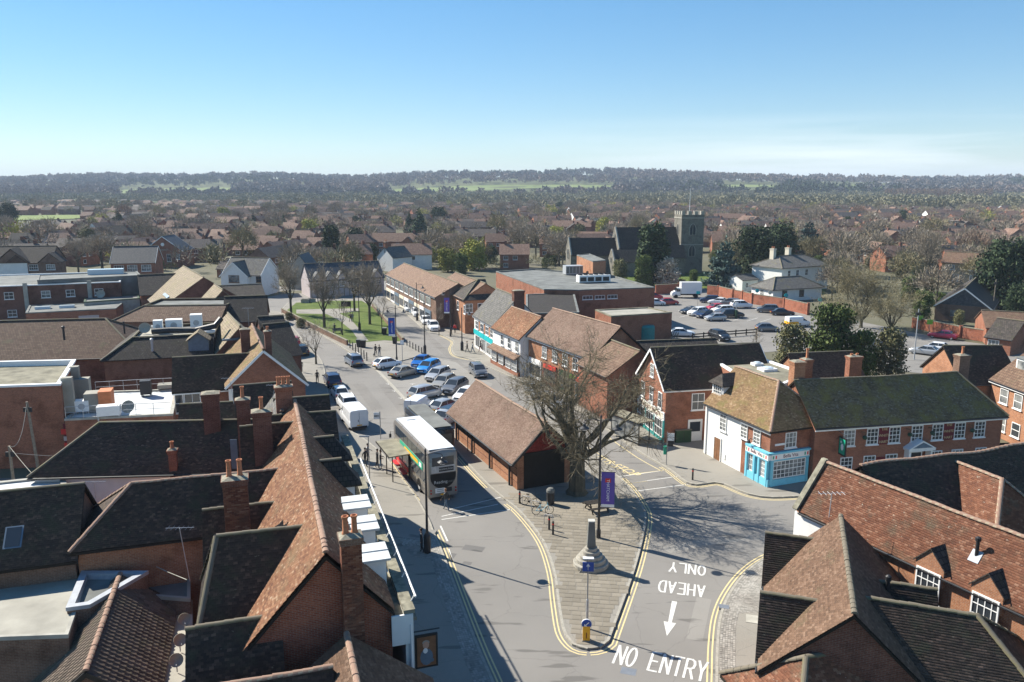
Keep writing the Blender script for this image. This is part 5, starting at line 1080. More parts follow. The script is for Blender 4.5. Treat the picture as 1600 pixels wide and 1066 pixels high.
HWR = terrace('white_tea_shop', 'white rendered shop with sunlit orange tiled roof and curved bay', (770, 510), (813, 528), 5.4, 8.0, 6.0, 'gg', 'white_render', None, tile='tile_orange', ridge='strip', ridgemat='ridge_clay', fascia='white_paint')
for px in (785, 796, 808): wins_px(HWR, 'f', [(px, 3.3)], 1.1, 1.5, 2, 2)
m_ = MB().slab([(0, -3.9, 2.5), (HWR.L, -3.9, 2.5), (HWR.L, -3.0, 3.0), (0, -3.0, 3.0)], .1); m_.build('pentice_roof', 'roof_brown', HWR.root)
for u in (1.5, 4, 6.5, 8.6): window(HWR.root, (u, -3.4, .7), 0, 1.7, 1.7, 3, 3, 'wx')
MB().box(0, -3.4, 0, HWR.L, -3.01, .7).build('stall_riser', 'brick_red', HWR.root)
HGR = terrace('grey_roof_shop', 'shop with grey tiled roof, tall end chimney and turquoise fascia', (741, 490), (771, 506.5), 5.4, 9.2, 7.4, 'gg', 'white_render', 'roof_grey', ridgemat='ridge_grey', fascia='white_paint')
chimney(HGR.root, (HGR.L - .3, .2, 0), 0, 1.0, 1.6, 5, 10.2, 0, 'brick_dark')
for u in (1.6, 4.4, 7.2, 9.6): window(HGR.root, (u, -3.7, 3.2), 0, 1.6, 1.3, 3, 2)
sf = MB().box(.1, -3.85, 2.3, HGR.L - .1, -3.705, 3.0).build('fascia_sign', 'teal_sign', HGR.root)
bt = MB()
for u in (3, 5.8, 8.4): bt.box(u - .35, -3.74, 3.1, u + .35, -3.703, 4.9)
bt.build('brick_panel', 'brick_orange', HGR.root)
for u in (2, 5, 8): window(HGR.root, (u, -3.72, .4), 0, 2.4, 1.8, 2, 1, 'wx')
HDG = terrace('hipped_brick_shop', 'red brick shop with black hipped roof above the street corner', (726, 467), (768, 465), 6.2, 8.9, 8.0, 'hg', 'brick_orange', 'roof_dark', ridgemat='ridge_grey', hipf=.9)
wins_px(HDG, '0', [(728, 3.6)], 1.0, 1.5, 2, 2)
for px in (733, 752): wins_px(HDG, 'f', [(px, 3.8)], 1.3, 1.5, 2, 2)
for px in (716.5,): pass
HDG2 = terrace('brick_street_shop', 'brick shop with brown roof left of the black hipped roof', (681, 446), (724, 466), 6.2, 8.6, 8.0, 'gg', 'brick_orange', 'roof_brown', ridgemat='ridge_grey')
for px in (690, 698, 707, 716): wins_px(HDG2, 'f', [(px, 3.7)], 1.1, 1.6, 1, 2)
for u in (3, 8): window(HDG2.root, (u, -4.0, .4), 0, 3.2, 2.2, 3, 1, 'tx')
HTR = terrace('long_shop_terrace', 'long modern two storey shop terrace with strip windows beside the park', (603, 427.5), (681, 463.5), 5.8, 8.0, 8.5, 'gg', 'brick_brown', 'roof_brown', ridgemat='ridge_grey', fascia='white_paint')
n = int(HTR.L / 4.2)
for i in range(n):
    u = 2.4 + i * 4.2; window(HTR.root, (u, -4.25, 3.6), 0, 3.2, 1.5, 4, 1, 'wl'); f_ = MB().box(u - 1.9, -4.4, .2, u + 1.9, -4.26, 2.7).build('shopfront', ['cream_render', 'white_paint', 'slate_blue'][i % 3], HTR.root); MB().box(u - 1.7, -4.42, .6, u + 1.7, -4.405, 2.1).build('pane', 'glass', f_)
wins(HTR, '0', [(-2, 3.6), (2, .8)], 1.5, 1.3, 2, 1)
# ---- large flat-roofed stores behind the shops
fb, q = flat_block('flat_roof_store', 'large flat roofed brick store with chiller plant on the roof', 'building', quad_px([(905, 453), (1023, 449), (955, 430), (835, 420), (775, 424), (850, 452)], 7.0), 7.0, 'brick_red', 'felt', .25, 'felt')
P0 = at(905, 453, 7.0); dB = (at(1023, 449, 7.0) - P0).normalized(); aB = math.atan2(dB.y, dB.x)
for px in (918, 937, 957): p = at_line(px, 5.2, P0, dB) - fb.location; window(fb, p, aB, 1.9, .7, 3, 1)
sh = thing('roof_chiller', 'long white rooftop chiller with black fans on the flat roof store', 'air conditioner', at(927, 441, 6.8), aB)
MB().box(-3.2, -.9, .1, 3.2, .9, 1.45).build('casing', 'white_paint', sh)
for i in range(6): MB().lathe([(.45, 0), (.45, .22), (.38, .22), (.38, .1)], 14, (-2.7 + i * 1.08, 0, 1.45)).build('fan', 'plastic_black', sh)
for i in range(4): MB().box(-3.0 + i * 1.55, -.93, .3, -1.75 + i * 1.55, -.905, 1.1).build('grille', 'plastic_black', sh)
pr2, q = flat_block('lift_motor_room', 'orange brick plant room standing on the flat roof store', 'building', quad_px([(926, 433), (946, 431), (921, 419), (901, 421)], 6.8), 3.3, 'brick_orange', 'felt', .1, 'felt', z0=6.75)
bx = thing('roof_plant_box', 'grey louvred plant box beside the brick plant room', 'plant box', at(895, 428, 6.9), aB); MB().box(-1.9, -1.1, 0, 1.9, 1.1, 1.8).build('casing', 'galv', bx)
for i in range(5): MB().box(-1.8 + i * .74, -1.13, .25, -1.2 + i * .74, -1.105, 1.6).build('louvre', 'felt', bx)
fb2, q = flat_block('low_store_annex', 'lower brick annex with pale flat roof in front of the flat roof store', 'building', quad_px([(955, 494), (1050, 488), (1013, 480), (930, 484)], 4.8), 4.8, 'brick_red', 'felt_pale', .15, 'felt_mossy')
rb_, q = flat_block('rear_pantile_block', 'dark roofed brick block behind the grey roofed shop', 'building', quad_px([(822, 490), (905, 488), (897, 457), (822, 460)], 6.2), 6.2, 'brick_red', 'roof_dark', .1, 'felt')
# ---- market hall
G0 = Vector((.43, 62.95, 0)); G1 = at(719, 692, 0); GD = (G1 - G0).normalized(); GN = Vector((GD.y, -GD.x, 0))   # GN points right
hallW = 5.0
c0 = G0 + GN * (hallW / 2); c1 = c0 + GD * 15.5
HL = house('market_hall', 'open brick market hall with brown tiled roof and red tile hung gable', 'building', c1, c0, hallW / 2, 3.3, 5.7, 'gg', 'brick_orange', tile='tile_pink', ridge='tiles', ridgemat='ridge_clay', oh=.75, goh=.55, barge='black_paint')
r = HL.root; Lh = HL.L
# front in local terms: p0 is the far end, so the near gable is end 1 and the bus side is the right-hand front
MB().add([(Lh + .02, -2.45, 3.25), (Lh + .02, 2.45, 3.25), (Lh + .02, 0, 5.5)], [(0, 1, 2)]).build('tile_hanging_backing', 'maroon', r)
vt = tile_slope([(Lh + .04, -2.45, 3.25), (Lh + .04, 2.45, 3.25), (Lh + .04, 0, 5.5)], .19, .13)
o = link('hung_tiles', mesh_np('hung_tiles', vt[0], vt[1], 'red_tile_hung'), r); o['kind'] = 'stuff'
MB().box(Lh + .005, -1.9, .02, Lh + .03, 1.9, 3.08).build('opening_shade_panel', 'dark_under', r)  # near-black panel on the solid end wall, painted shade of the open arch
MB().box(Lh + .0, -2.5, 3.09, Lh + .16, 2.5, 3.26).build('lintel_beam', 'timber_black', r)
for u in (.8, 5.2, 9.7, 14.2): MB().box(u - .07, -2.72, 0, u + .07, -2.58, 2.65).build('wall_post', 'black_paint', r)
for z in (.75, 1.35, 1.95): MB().box(0, -2.515, z, Lh, -2.502, z + .05).build('string_course', 'brick_dark', r)
MB().tube([(-.5, -3.28, 2.56), (Lh + .5, -3.28, 2.56)], .07, 8).build('eaves_gutter', 'black_paint', r)
# ---------------------------------------------------------------- trees
def segs_mesh(name, segs, mat, n=4):
    """tapered limbs: rows of (p, q, r0, r1)"""
    S = np.array([[*p, *q, a, b] for p, q, a, b in segs], dtype=np.float64); P, Q, A, B = S[:, :3], S[:, 3:6], S[:, 6], S[:, 7]
    D = Q - P; D /= np.maximum(np.linalg.norm(D, axis=1), 1e-6)[:, None]; up = np.where(np.abs(D[:, 2:3]) < .9, np.array([[0, 0, 1.]]), np.array([[1., 0, 0]]))
    X = np.cross(up, D); X /= np.linalg.norm(X, axis=1)[:, None]; Y = np.cross(D, X); an = np.arange(n) * 2 * math.pi / n
    ring = X[:, None, :] * np.cos(an)[None, :, None] + Y[:, None, :] * np.sin(an)[None, :, None]
    V = np.concatenate([P[:, None, :] + ring * A[:, None, None], Q[:, None, :] + ring * B[:, None, None]], 1).reshape(-1, 3)
    b = (np.arange(len(S)) * 2 * n)[:, None]; F = np.concatenate([b + np.array([[k, (k + 1) % n, n + (k + 1) % n, n + k]]) for k in range(n)], 0)
    return mesh_np(name, V, F, mat, smooth=n > 3)
def grow(seed, h, spread, tr, fork=.28, limbs=5, depth=5, up=.35, droop=0., min_r=.008, kids=(2, 4), curl=.25, lean=0.):
    r_ = random.Random(seed); out = []
    def rv(): return Vector((r_.gauss(0, 1), r_.gauss(0, 1), r_.gauss(0, 1))).normalized()
    def branch(p, d, ln, r, lev):
        k = 4 if lev < 2 else 3 if lev < 4 else 2; pts = [(p, r)]; q = p; dd = d
        for i in range(k):
            dd = (dd + rv() * curl + Vector((0, 0, up * (.6 if lev < 3 else .25) - droop * max(0, lev - 2)))).normalized() if lev else dd
            q2 = q + dd * ln / k; r2 = r * (1 - .55 * (i + 1) / k); out.append((q, q2, r * (1 - .55 * i / k), max(r2, min_r * .6), lev)); q = q2; pts.append((q, r2))
        if lev >= depth or r < min_r: return
        n = r_.randint(*kids)
        for i in range(n + (1 if lev > 1 else 0)):
            j = r_.randint(1, k) if i else k; bp, br = pts[j]
            nd = (dd * .9 + rv() * (.75 if i else .4)).normalized(); branch(bp, nd, ln * r_.uniform(.55, .78), br * (.85 if not i else r_.uniform(.5, .7)), lev + 1)
    z = Vector((0, 0, 0)); top = Vector((lean, 0, h * fork)); mid = Vector((lean * .4, 0, h * fork * .5))
    out += [(z, z + Vector((0, 0, .35)), tr * 1.5, tr * 1.08, 0), (z + Vector((0, 0, .35)), mid, tr * 1.08, tr, 0), (mid, top, tr, tr * .92, 0)]
    for i in range(limbs):
        a = 2 * math.pi * (i + r_.uniform(-.25, .25)) / limbs; tilt = r_.uniform(.3, 1.0) * spread if i else .1
        d = Vector((math.cos(a) * tilt, math.sin(a) * tilt, 1)).normalized(); branch(top - Vector((0, 0, r_.uniform(0, h * fork * .25))), d, h * (1 - fork) * .46, tr * r_.uniform(.42, .62), 1)
    zmax = max(s[1].z for s in out); k = h / zmax
    return [(p * k, q * k, a, b, l_) for p, q, a, b, l_ in out]
def bare_tree_meshes(tag_, twigmat='twig', thick=.012, tips=(1, .5, .02), **kw):
    s = grow(**kw); lo = [(p, q, a, b) for p, q, a, b, l_ in s if l_ <= 2]; hi = [(p, q, max(a, thick), max(b, thick * .75)) for p, q, a, b, l_ in s if l_ > 2]
    ends = np.array([q for p, q, a, b, l_ in s if l_ >= 3]); dirs = np.array([(q - p).normalized() for p, q, a, b, l_ in s if l_ >= 3]); n, ln, wd = tips; g = np.random.default_rng(kw['seed'])
    E = np.repeat(ends, n, 0); D = np.repeat(dirs, n, 0) + g.normal(size=(len(E), 3)) * .55; D /= np.linalg.norm(D, axis=1)[:, None]; S = np.cross(D, g.normal(size=D.shape)); S /= np.linalg.norm(S, axis=1)[:, None]
    V = np.stack([E - S * wd, E + S * wd, E + D * ln * g.uniform(.4, 1.4, len(E))[:, None]], 1).reshape(-1, 3); tw = mesh_np('twigs', V, np.arange(len(V)).reshape(-1, 3), twigmat)
    return segs_mesh('trunk', lo, 'bark', 7), segs_mesh('crown', hi, twigmat, 3), tw
def leaf_cloud(seed, lobes, n, size, mat, flat=.5, tri=False):
    """leaf-sized faces through lobes (centre, radii); denser to the outside"""
    g = np.random.default_rng(seed); L_ = np.array(lobes, dtype=np.float64); vol = L_[:, 3] * L_[:, 4] * L_[:, 5]; idx = g.choice(len(L_), n, p=vol ** .75 / (vol ** .75).sum())
    d = g.normal(size=(n, 3)); d /= np.linalg.norm(d, axis=1)[:, None]; rad = g.uniform(.3, 1, n) ** .6 * g.uniform(.75, 1.3, n)
    C = L_[idx, :3] + d * L_[idx, 3:6] * rad[:, None]; nn = d + g.normal(size=(n, 3)) * flat; nn /= np.linalg.norm(nn, axis=1)[:, None]
    t = np.cross(nn, g.normal(size=(n, 3))); t /= np.linalg.norm(t, axis=1)[:, None]; b = np.cross(nn, t); s = size * g.uniform(.6, 1.4, n)[:, None]
    if tri:
        V = np.stack([C - t * s * .5, C + t * s * .5 , C + b * s], 1).reshape(-1, 3); F = np.arange(n * 3).reshape(-1, 3)
    else: V = np.stack([C - t * s - b * s * .6, C + t * s - b * s * .6, C + t * s + b * s * .6, C - t * s + b * s * .6], 1).reshape(-1, 3); F = np.arange(n * 4).reshape(-1, 4)
    return mesh_np('crown', V, F, mat)
def sprig_cloud(seed, h, rx, n, mat, z0=.22, ln=1.1, wd=.085):
    """bare crown for trees seen from far: thin slivers reaching up and out"""
    g = np.random.default_rng(seed); d = g.normal(size=(n, 3)); d[:, 2] = np.abs(d[:, 2]) * 1.1 - .35; d /= np.linalg.norm(d, axis=1)[:, None]; rad = g.uniform(.25, 1, n) ** .6
    lump = 1 + .22 * np.sin(d[:, 0] * 5 + seed) * np.cos(d[:, 1] * 4 + seed * 2) ; zc = h * (z0 + 1) / 2; rz = h * (1 - z0) / 2
    C = d * np.array([rx, rx, rz]) * (rad * lump)[:, None] + np.array([0, 0, zc]); o = d * .8 + np.array([0, 0, .55]) + g.normal(size=(n, 3)) * .45; o /= np.linalg.norm(o, axis=1)[:, None]
    s = np.cross(o, g.normal(size=(n, 3))); s /= np.linalg.norm(s, axis=1)[:, None]; L_ = ln * g.uniform(.5, 1.5, n)[:, None]
    V = np.stack([C - s * wd, C + s * wd, C + o * L_], 1).reshape(-1, 3); return V
def trunk_mesh(h, r, rx=0, seed=1, limbs=6):
    g = random.Random(seed); s = [(Vector((0, 0, 0)), Vector((0, 0, h * .35)), r, r * .8), (Vector((0, 0, h * .35)), Vector((0, 0, h * .8)), r * .8, r * .25)]
    for i in range(limbs):
        a = g.uniform(0, 6.28); z = h * g.uniform(.25, .6); s.append((Vector((0, 0, z)), Vector((math.cos(a) * rx * .7, math.sin(a) * rx * .7, z + h * .25)), r * .45, r * .1))
    return segs_mesh('trunk', s, 'bark', 5)
def tree(name, label, meshes, loc, rz=0., sc_=1.0, group=None, cat='tree'):
    r = thing(name, label, cat, loc, rz, group); r.scale = (sc_,) * 3 if not isinstance(sc_, tuple) else sc_
    for m_ in meshes: link(m_.name.split('.')[0], m_, r)
    return r
def tree_px(name, label, meshes, mh, px, base, top, rz=0., group=None, wide=1.0, z0=0, cat='tree'):
    p = at(px, base, z0); h = at_y(px, top, p.y).z - z0; s = h / mh; return tree(name, label, meshes, (p.x, p.y, z0), rz, (s * wide, s * wide, s), group, cat)
big = bare_tree_meshes('a', 'twig_dark', thick=.011, tips=(1, .6, .010), seed=29, h=13.0, spread=1.5, tr=.55, fork=.27, limbs=9, depth=6, up=.21, droop=.02, kids=(2, 4), curl=.34, min_r=.007)
tree('bare_tree', 'great bare spreading tree in front of the market hall', big, (5.35, 62.3, KH), R(40), (1.2, 1.2, 1.1))
bt = [bare_tree_meshes('b', 'twig', thick=.022, tips=(2, .8, .025), seed=s, h=12, spread=.75, tr=.30, fork=.3, limbs=6, depth=6, up=.28, kids=(2, 4), curl=.3, min_r=.009) for s in (3, 8, 15)]
st_ = bare_tree_meshes('c', 'twig', thick=.015, seed=31, h=7, spread=.8, tr=.12, fork=.3, limbs=5, depth=5, up=.3, kids=(2, 3), curl=.25, min_r=.007)
sp = bare_tree_meshes('d', 'twig', thick=.015, seed=37, h=6, spread=.45, tr=.08, fork=.35, limbs=4, depth=4, up=.35, kids=(2, 3), curl=.2, min_r=.006)
ol = bare_tree_meshes('e', 'twig_olive', thick=.02, tips=(2, .8, .03), seed=41, h=14, spread=.9, tr=.3, fork=.12, limbs=10, depth=6, up=.28, kids=(2, 4), curl=.28, min_r=.008)
for i, (lb, m_, mh, px, ba, tp, wd) in enumerate([
    ('tall bare tree with forked trunk standing in the little park', bt[0], 12, 507, 513, 407, .8), ('tall bare tree casting a shadow on the park lawn by the far street', bt[1], 12, 578, 508, 405, .8),
    ('bare tree at the back of the park beside the notice board', bt[2], 12, 554, 487, 408, .85), ('tall bare tree behind the street wall at the left of the park', bt[0], 12, 455, 492, 398, .8),
    ('slim young bare tree beside the park bench', sp, 6, 535, 525, 468, 1.2), ('slender bare tree beside the black park bin', sp, 6, 597, 522, 457, .9),
    ('rounded bare street tree on the left pavement by the parked cars', st_, 7, 494, 570, 497, 1.15), ('thin leafless street tree in a pit by the nearest parked white car', sp, 6, 686, 524, 474, .8),
    ('thin leafless street tree beside the middle of the parked white cars', sp, 6, 664, 494, 462, .9), ('thin leafless street tree outside the long modern terrace', sp, 6, 638, 478, 452, .9),
    ('wide pale bare tree with many stems beyond the car park', ol, 14, 1345, 512, 392, .95), ('bushy bare tree just right of the many stemmed pale tree', ol, 14, 1392, 520, 440, 1.1), ('low bare thicket tree in front of the many stemmed pale tree', ol, 14, 1310, 530, 452, 1.1),
    ('tall narrow bare tree behind the brick wall on the right', bt[1], 12, 1446, 452, 350, .62), ('bare tree standing between the office and the gabled row far left', bt[2], 12, 123, 427, 366, .95),
    ('bare tree with crossing limbs left of the church', bt[1], 12, 810, 412, 335, .8), ('bare shrubby tree left of the white walled car park post', sp, 6, 1180, 560, 515, 1.5)]):
    tree_px('bare_tree', lb, m_, mh, px, ba, tp, rnd.uniform(0, 6), wide=wd)
# evergreens and the like: crown shape kits at unit height 10
def lobes_round(seed, h, rx, k=9, z0=.22):
    g = random.Random(seed); out = [(0, 0, h * .55, rx * .7, rx * .7, h * .36)]
    for i in range(k):
        a = g.uniform(0, 6.28); e = g.uniform(-.5, 1); c = math.cos(e * 1.2); out.append((math.cos(a) * rx * .62 * c, math.sin(a) * rx * .62 * c, h * (.55 + .33 * math.sin(e * 1.2)), rx * g.uniform(.3, .48), rx * g.uniform(.3, .48), h * g.uniform(.12, .2)))
    for i in range(5): a = 1.26 * i; out.append((math.cos(a) * rx * .5, math.sin(a) * rx * .5, h * .22, rx * .42, rx * .42, h * .2))
    return out
def lobes_cone(seed, h, rx, tiers=9):
    g = random.Random(seed); out = []
    for i in range(tiers):
        f = i / (tiers - 1); r_ = rx * (1 - f) ** .8 + .25
        for k in range(5 if f < .7 else 2):
            a = g.uniform(0, 6.28); out.append((math.cos(a) * r_ * .55, math.sin(a) * r_ * .55, h * (.1 + .86 * f), r_ * .55, r_ * .55, h * .05 + .2))
    return out
EV = {'round': ([trunk_mesh(10, .35, 3, 1), leaf_cloud(1, lobes_round(1, 10, 4.2, 17), 8000, .17, 'leaf_dark', .9)], 10), 'round2': ([trunk_mesh(10, .35, 3, 2), leaf_cloud(2, lobes_round(5, 10, 3.8, 18), 8000, .16, 'leaf_green', .9)], 10),
      'cone': ([trunk_mesh(10, .25, 1, 3), leaf_cloud(3, lobes_cone(3, 10, 2.6), 6500, .17, 'leaf_dark')], 10), 'cedar': ([trunk_mesh(10, .35, 4, 4), leaf_cloud(4, lobes_cone(9, 10, 4.6, 7), 5200, .24, 'leaf_blue', .9)], 10),
      'willow': ([trunk_mesh(10, .3, 3, 5), leaf_cloud(5, lobes_round(7, 10, 4.4, 9), 3800, .22, 'leaf_willow', .9)], 10), 'olive': ([trunk_mesh(10, .3, 3, 6), leaf_cloud(6, lobes_round(8, 10, 4.3, 12), 3600, .2, 'leaf_olive', 1)], 10),
      'blossom': ([trunk_mesh(10, .25, 3, 7), leaf_cloud(7, lobes_round(11, 10, 4.4, 12), 2600, .24, 'blossom', 1)], 10), 'tall': ([trunk_mesh(10, .3, 1, 8), leaf_cloud(8, lobes_round(13, 10, 2.4, 18), 8000, .16, 'leaf_dark', .9)], 10)}
def ev(kind, label, px, ba, tp, wide=1.0, name='evergreen_tree', cat='tree', z0=0): m_, mh = EV[kind]; return tree_px(name, label, m_, mh * 1.0, px, ba, tp, rnd.uniform(0, 6), wide=wide, cat=cat, z0=z0)
for a in [('round', 'dark rounded evergreen at the far left edge', 14, 362, 316, 1.0), ('cone', 'single dark broad pine in the middle of the far left roofs', 186, 366, 327, 1.25), ('willow', 'yellow green willow among the far left roofs', 352, 350, 320, .9), ('willow', 'bright yellow green willow left of the dark conifer', 488, 376, 338, 1.0),
          ('tall', 'dark upright conifer behind the park trees', 519, 412, 350, 1.0), ('round', 'dark evergreen between the park trees and the white gabled house', 580, 412, 380, 1.0), ('willow', 'bright willow behind the long shop terrace', 700, 425, 383, 1.0), ('round2', 'dark round shrub tree just right of the bright willow', 721, 430, 394, .85),
          ('round', 'dark evergreen left of the flat roof store', 767, 412, 383, .95), ('tall', 'tall dark yew standing before the church nave', 1018, 448, 346, 1.15), ('round2', 'blue green bush tree left of the tall church yew', 1005, 452, 396, .8), ('blossom', 'cream blossom tree in front of the church', 1042, 452, 404, 1.05),
          ('round2', 'pale green clipped bush near the church corner', 1083, 445, 420, .8), ('cedar', 'spreading blue green cedar right of the church tower', 1130, 450, 370, .85), ('round', 'large dark evergreen right of the cedar', 1180, 440, 352, 1.0), ('round', 'dark evergreen behind the white villa roof', 1215, 425, 346, .9),
          ('cedar', 'dark flat branched cedar beyond the villa', 1262, 400, 342, .9), ('round', 'huge dark holm oak at the right edge', 1566, 486, 370, .95), ('round', 'second dark rounded evergreen below the huge holm oak', 1590, 512, 442, .8), ('olive', 'olive green loose shrub tree above the shaded outbuilding', 1234, 580, 505, .95),
          ('round2', 'fresh green ivy covered tree above the shaded outbuilding', 1296, 590, 468, .8), ('round2', 'dark green shrub tree in the middle of the clump behind the inn', 1343, 596, 510, .8), ('olive', 'olive shrub tree at the right of the clump behind the inn', 1388, 592, 512, .9), ('round2', 'green laurel mound beside the dark gabled bungalow', 1440, 500, 452, .9),
          ('olive', 'rounded garden shrub in front of the dark gabled bungalow', 1498, 508, 484, 1.0), ('round2', 'green shrub beyond the brick wall end', 1420, 470, 430, 1.0), ('olive', 'pinkish bare hedge tree left of the church blossom', 968, 440, 405, 1.0), ('round', 'dark evergreen shrub behind the flat roof store', 880, 405, 375, 1.0), ('willow', 'yellow willow left of the church tower', 940, 372, 335, .8), ('olive', 'olive crown behind the park willows', 905, 385, 350, .9),
          ('round', 'dark evergreen on the skyline side of the cedar', 1322, 362, 338, 1.0), ('cone', 'thin dark conifer among the central roofs', 640, 370, 330, .9), ('cone', 'broad dark conifer among the central roofs', 655, 375, 326, 1.3), ('round', 'dark evergreen among the far central roofs', 686, 356, 322, 1.0)]:
    ev(a[0], *a[1:])
# low planting: hedges round the park edge and churchyard
for i, (px, ba, tp, wd) in enumerate(((452, 500, 488, 1.6), (470, 512, 497, 1.5), (1065, 448, 436, 1.8), (1250, 462, 448, 1.6))):
    ev('olive', ['leafy hedge clump by the street wall', 'second leafy hedge clump by the street wall', 'low green hedge at the churchyard wall', 'low garden hedge before the white villa'][i], px, ba, tp, wd, 'hedge', 'hedge')
# ---------------------------------------------------------------- vehicles
def loft(st, ring, m=0):
    """st: stations along x, ring(station) -> list of (y,z) half-profile from the bottom to the middle of the top"""
    mb = MB(); R_ = []
    for s in st:
        h = ring(s); full = h + [(-y, z) for y, z in reversed(h[:-1])] if abs(h[-1][0]) < 1e-6 else h + [(-y, z) for y, z in reversed(h)]
        R_.append([(s[0], y, z) for y, z in full])
    n = len(R_[0]); vs = [p for r_ in R_ for p in r_]; fs = [(i * n + k, (i + 1) * n + k, (i + 1) * n + (k + 1) % n, i * n + (k + 1) % n) for i in range(len(R_) - 1) for k in range(n)]
    fs += [tuple(range(n)), tuple(range(len(R_) * n - 1, (len(R_) - 1) * n - 1, -1))]
    return mb.add(vs, fs, m)
CAR = {}
def car_kit(kind):
    if kind in CAR: return CAR[kind]
    #        L    W    H    bonnet-top, belt, [windscreen base, roof front, roof back, tail base] (fractions from the front), sill
    spec = {'hatch': (4.05, 1.74, 1.48, .92, .98, (.25, .43, .80, .965), .22), 'saloon': (4.6, 1.80, 1.43, .90, .95, (.28, .45, .71, .86), .2), 'estate': (4.5, 1.80, 1.50, .92, .98, (.26, .43, .88, .975), .2),
            'suv': (4.5, 1.86, 1.68, 1.06, 1.12, (.24, .40, .85, .965), .28), 'mpv': (4.35, 1.80, 1.64, 1.0, 1.06, (.18, .38, .86, .97), .22), 'van': (5.3, 2.0, 2.25, 1.15, 1.25, (.12, .27, .30, .30), .3), 'small_van': (4.3, 1.78, 1.82, 1.05, 1.12, (.17, .34, .37, .37), .25)}[kind]
    Lc, W, H, zb, zt, fr, sill = spec; h = W / 2; x = lambda f: Lc / 2 - f * Lc; van = 'van' in kind
    def ring(s): _, w_, z0, z1 = s; return [(w_ * .86, z0), (w_ * .97, z0 + .1), (w_, (z0 + z1) * .52), (w_ * .97, z1 - .1), (w_ * .88, z1), (0, z1 + .035)]
    st = [(x(0), h * .70, .33, .62), (x(.015), h * .84, .26, zb - .26), (x(.06), h * .95, sill, zb - .14), (x(fr[0] * .6), h * .99, sill, zb - .02), (x(fr[0]), h, sill, zt)]
    if van: st += [(x(.5), h, sill, zt), (x(.97), h, sill, zt), (x(1), h * .97, sill + .1, zt)]
    else:
        tail = zt + .02 if kind != 'saloon' else zt + .03
        st += [(x(.5), h, sill, zt), (x(fr[3] - .08), h, sill, tail), (x(fr[3]), h * .97, sill + .02, tail - .02), (x(.99), h * .90, .32, tail - .18), (x(1), h * .82, .38, tail - .3)]
    body = loft(st, ring); parts = []
    glass = MB(); lo, up = h * .86, h * .70
    def gh(mb, xs0, xs1, z0, z1, lo_, up_, m=0): mb.hexa([(xs0[1], -lo_, z0), (xs0[0], -lo_, z0), (xs0[0], lo_, z0), (xs0[1], lo_, z0), (xs1[1], -up_, z1), (xs1[0], -up_, z1), (xs1[0], up_, z1), (xs1[1], up_, z1)], m)
    zr = H - .05
    if van:
        gh(glass, (x(fr[0]), x(.33)), (x(fr[1]), x(.33)), zt, H - .25, lo, up * 1.08)
        # load box starts behind the cab door
        bx2 = loft([(x(.36), h * .96, zt - .3, H - .01), (x(.9), h * .98, zt - .3, H), (x(.995), h * .95, zt - .3, H - .04)], lambda s: [(s[1], s[2]), (s[1] * 1.015, (s[2] + s[3]) / 2), (s[1] * .98, s[3] - .14), (s[1] * .86, s[3] - .02), (0, s[3] + .02)])
        roofp = loft([(x(fr[1] - .02), h * .80, H - .3, H - .16), (x(fr[1] + .03), h * .84, H - .3, H - .05), (x(.37), h * .9, H - .3, H - .01)], lambda s: [(s[1], s[2]), (s[1] * .98, s[3] - .08), (s[1] * .86, s[3] - .01), (0, s[3] + .02)])
        for q in (bx2, roofp): body.add(q.v, q.f)
    else:
        gh(glass, (x(fr[0]), x(fr[3])), (x(fr[1]), x(fr[2])), zt - .02, zr, lo, up)
        rf = loft([(x(fr[1] - .012), up * .96, zr - .03, zr + .0), (x(fr[1] + .04), up * 1.01, zr - .03, H - .01), (x((fr[1] + fr[2]) / 2), up * 1.03, zr - .03, H + .01), (x(fr[2] - .04), up * 1.01, zr - .03, H - .015), (x(fr[2] + .012), up * .95, zr - .03, zr)], lambda s: [(s[1], s[2]), (s[1], s[2] + .03), (s[1] * .9, s[3]), (0, s[3] + .03)])
        body.add(rf.v, rf.f)
        for s in (1, -1):
            for a, b in ((fr[0], fr[1]), (fr[3], fr[2])): body.bar((x(a), s * (lo - .0), zt - .02), (x(b), s * (up + .0), zr), .075, .05)
            mid = (fr[1] + fr[2]) / 2 - .01; body.bar((x(mid), s * lo, zt - .02), (x(mid), s * (up + .005), zr), .09, .045)
            if kind in ('estate', 'mpv', 'suv'): m2 = fr[2] - .06; body.bar((x(m2 + .015), s * lo, zt - .02), (x(m2), s * (up + .005), zr), .12, .045)
    tm = [('body', body.mesh('body', 'car_white', True), None, 0), ('window_glass', glass.mesh('window_glass', 'glass'), None, 0)]
    r = .32 if kind not in ('suv', 'van') else .35; wh = MB().lathe([(r * .98, -.1), (r, -.06), (r, .06), (r * .98, .1)], 16).mesh('tyre', 'rubber'); rim = MB().lathe([(r * .66, -.105), (r * .66, .105)], 10).mesh('rim', 'galv')
    wp = [(x(.19), 1), (x(.19), -1), (x(.815), 1), (x(.815), -1)]
    hl = MB().box(-.06, -.2, -.07, .05, .2, .07).mesh('headlight', 'lamp_clear'); tl = MB().box(-.04, -.11, -.13, .05, .11, .13).mesh('tail_light', 'lamp_red')
    npw = MB().box(-.012, -.26, -.055, .012, .26, .055).mesh('number_plate', 'white_paint'); npy = MB().box(-.012, -.26, -.055, .012, .26, .055).mesh('number_plate', 'yellow')
    gr_ = MB().box(-.03, -h * .5, -.09, .03, h * .5, .09).mesh('grille', 'plastic_black'); mi = MB().box(-.06, -.1, -.06, .06, .1, .07).mesh('mirror', 'plastic_black')
    bp = MB().box(-.05, -h * .8, -.1, .05, h * .8, .08).mesh('bumper', 'plastic_black')
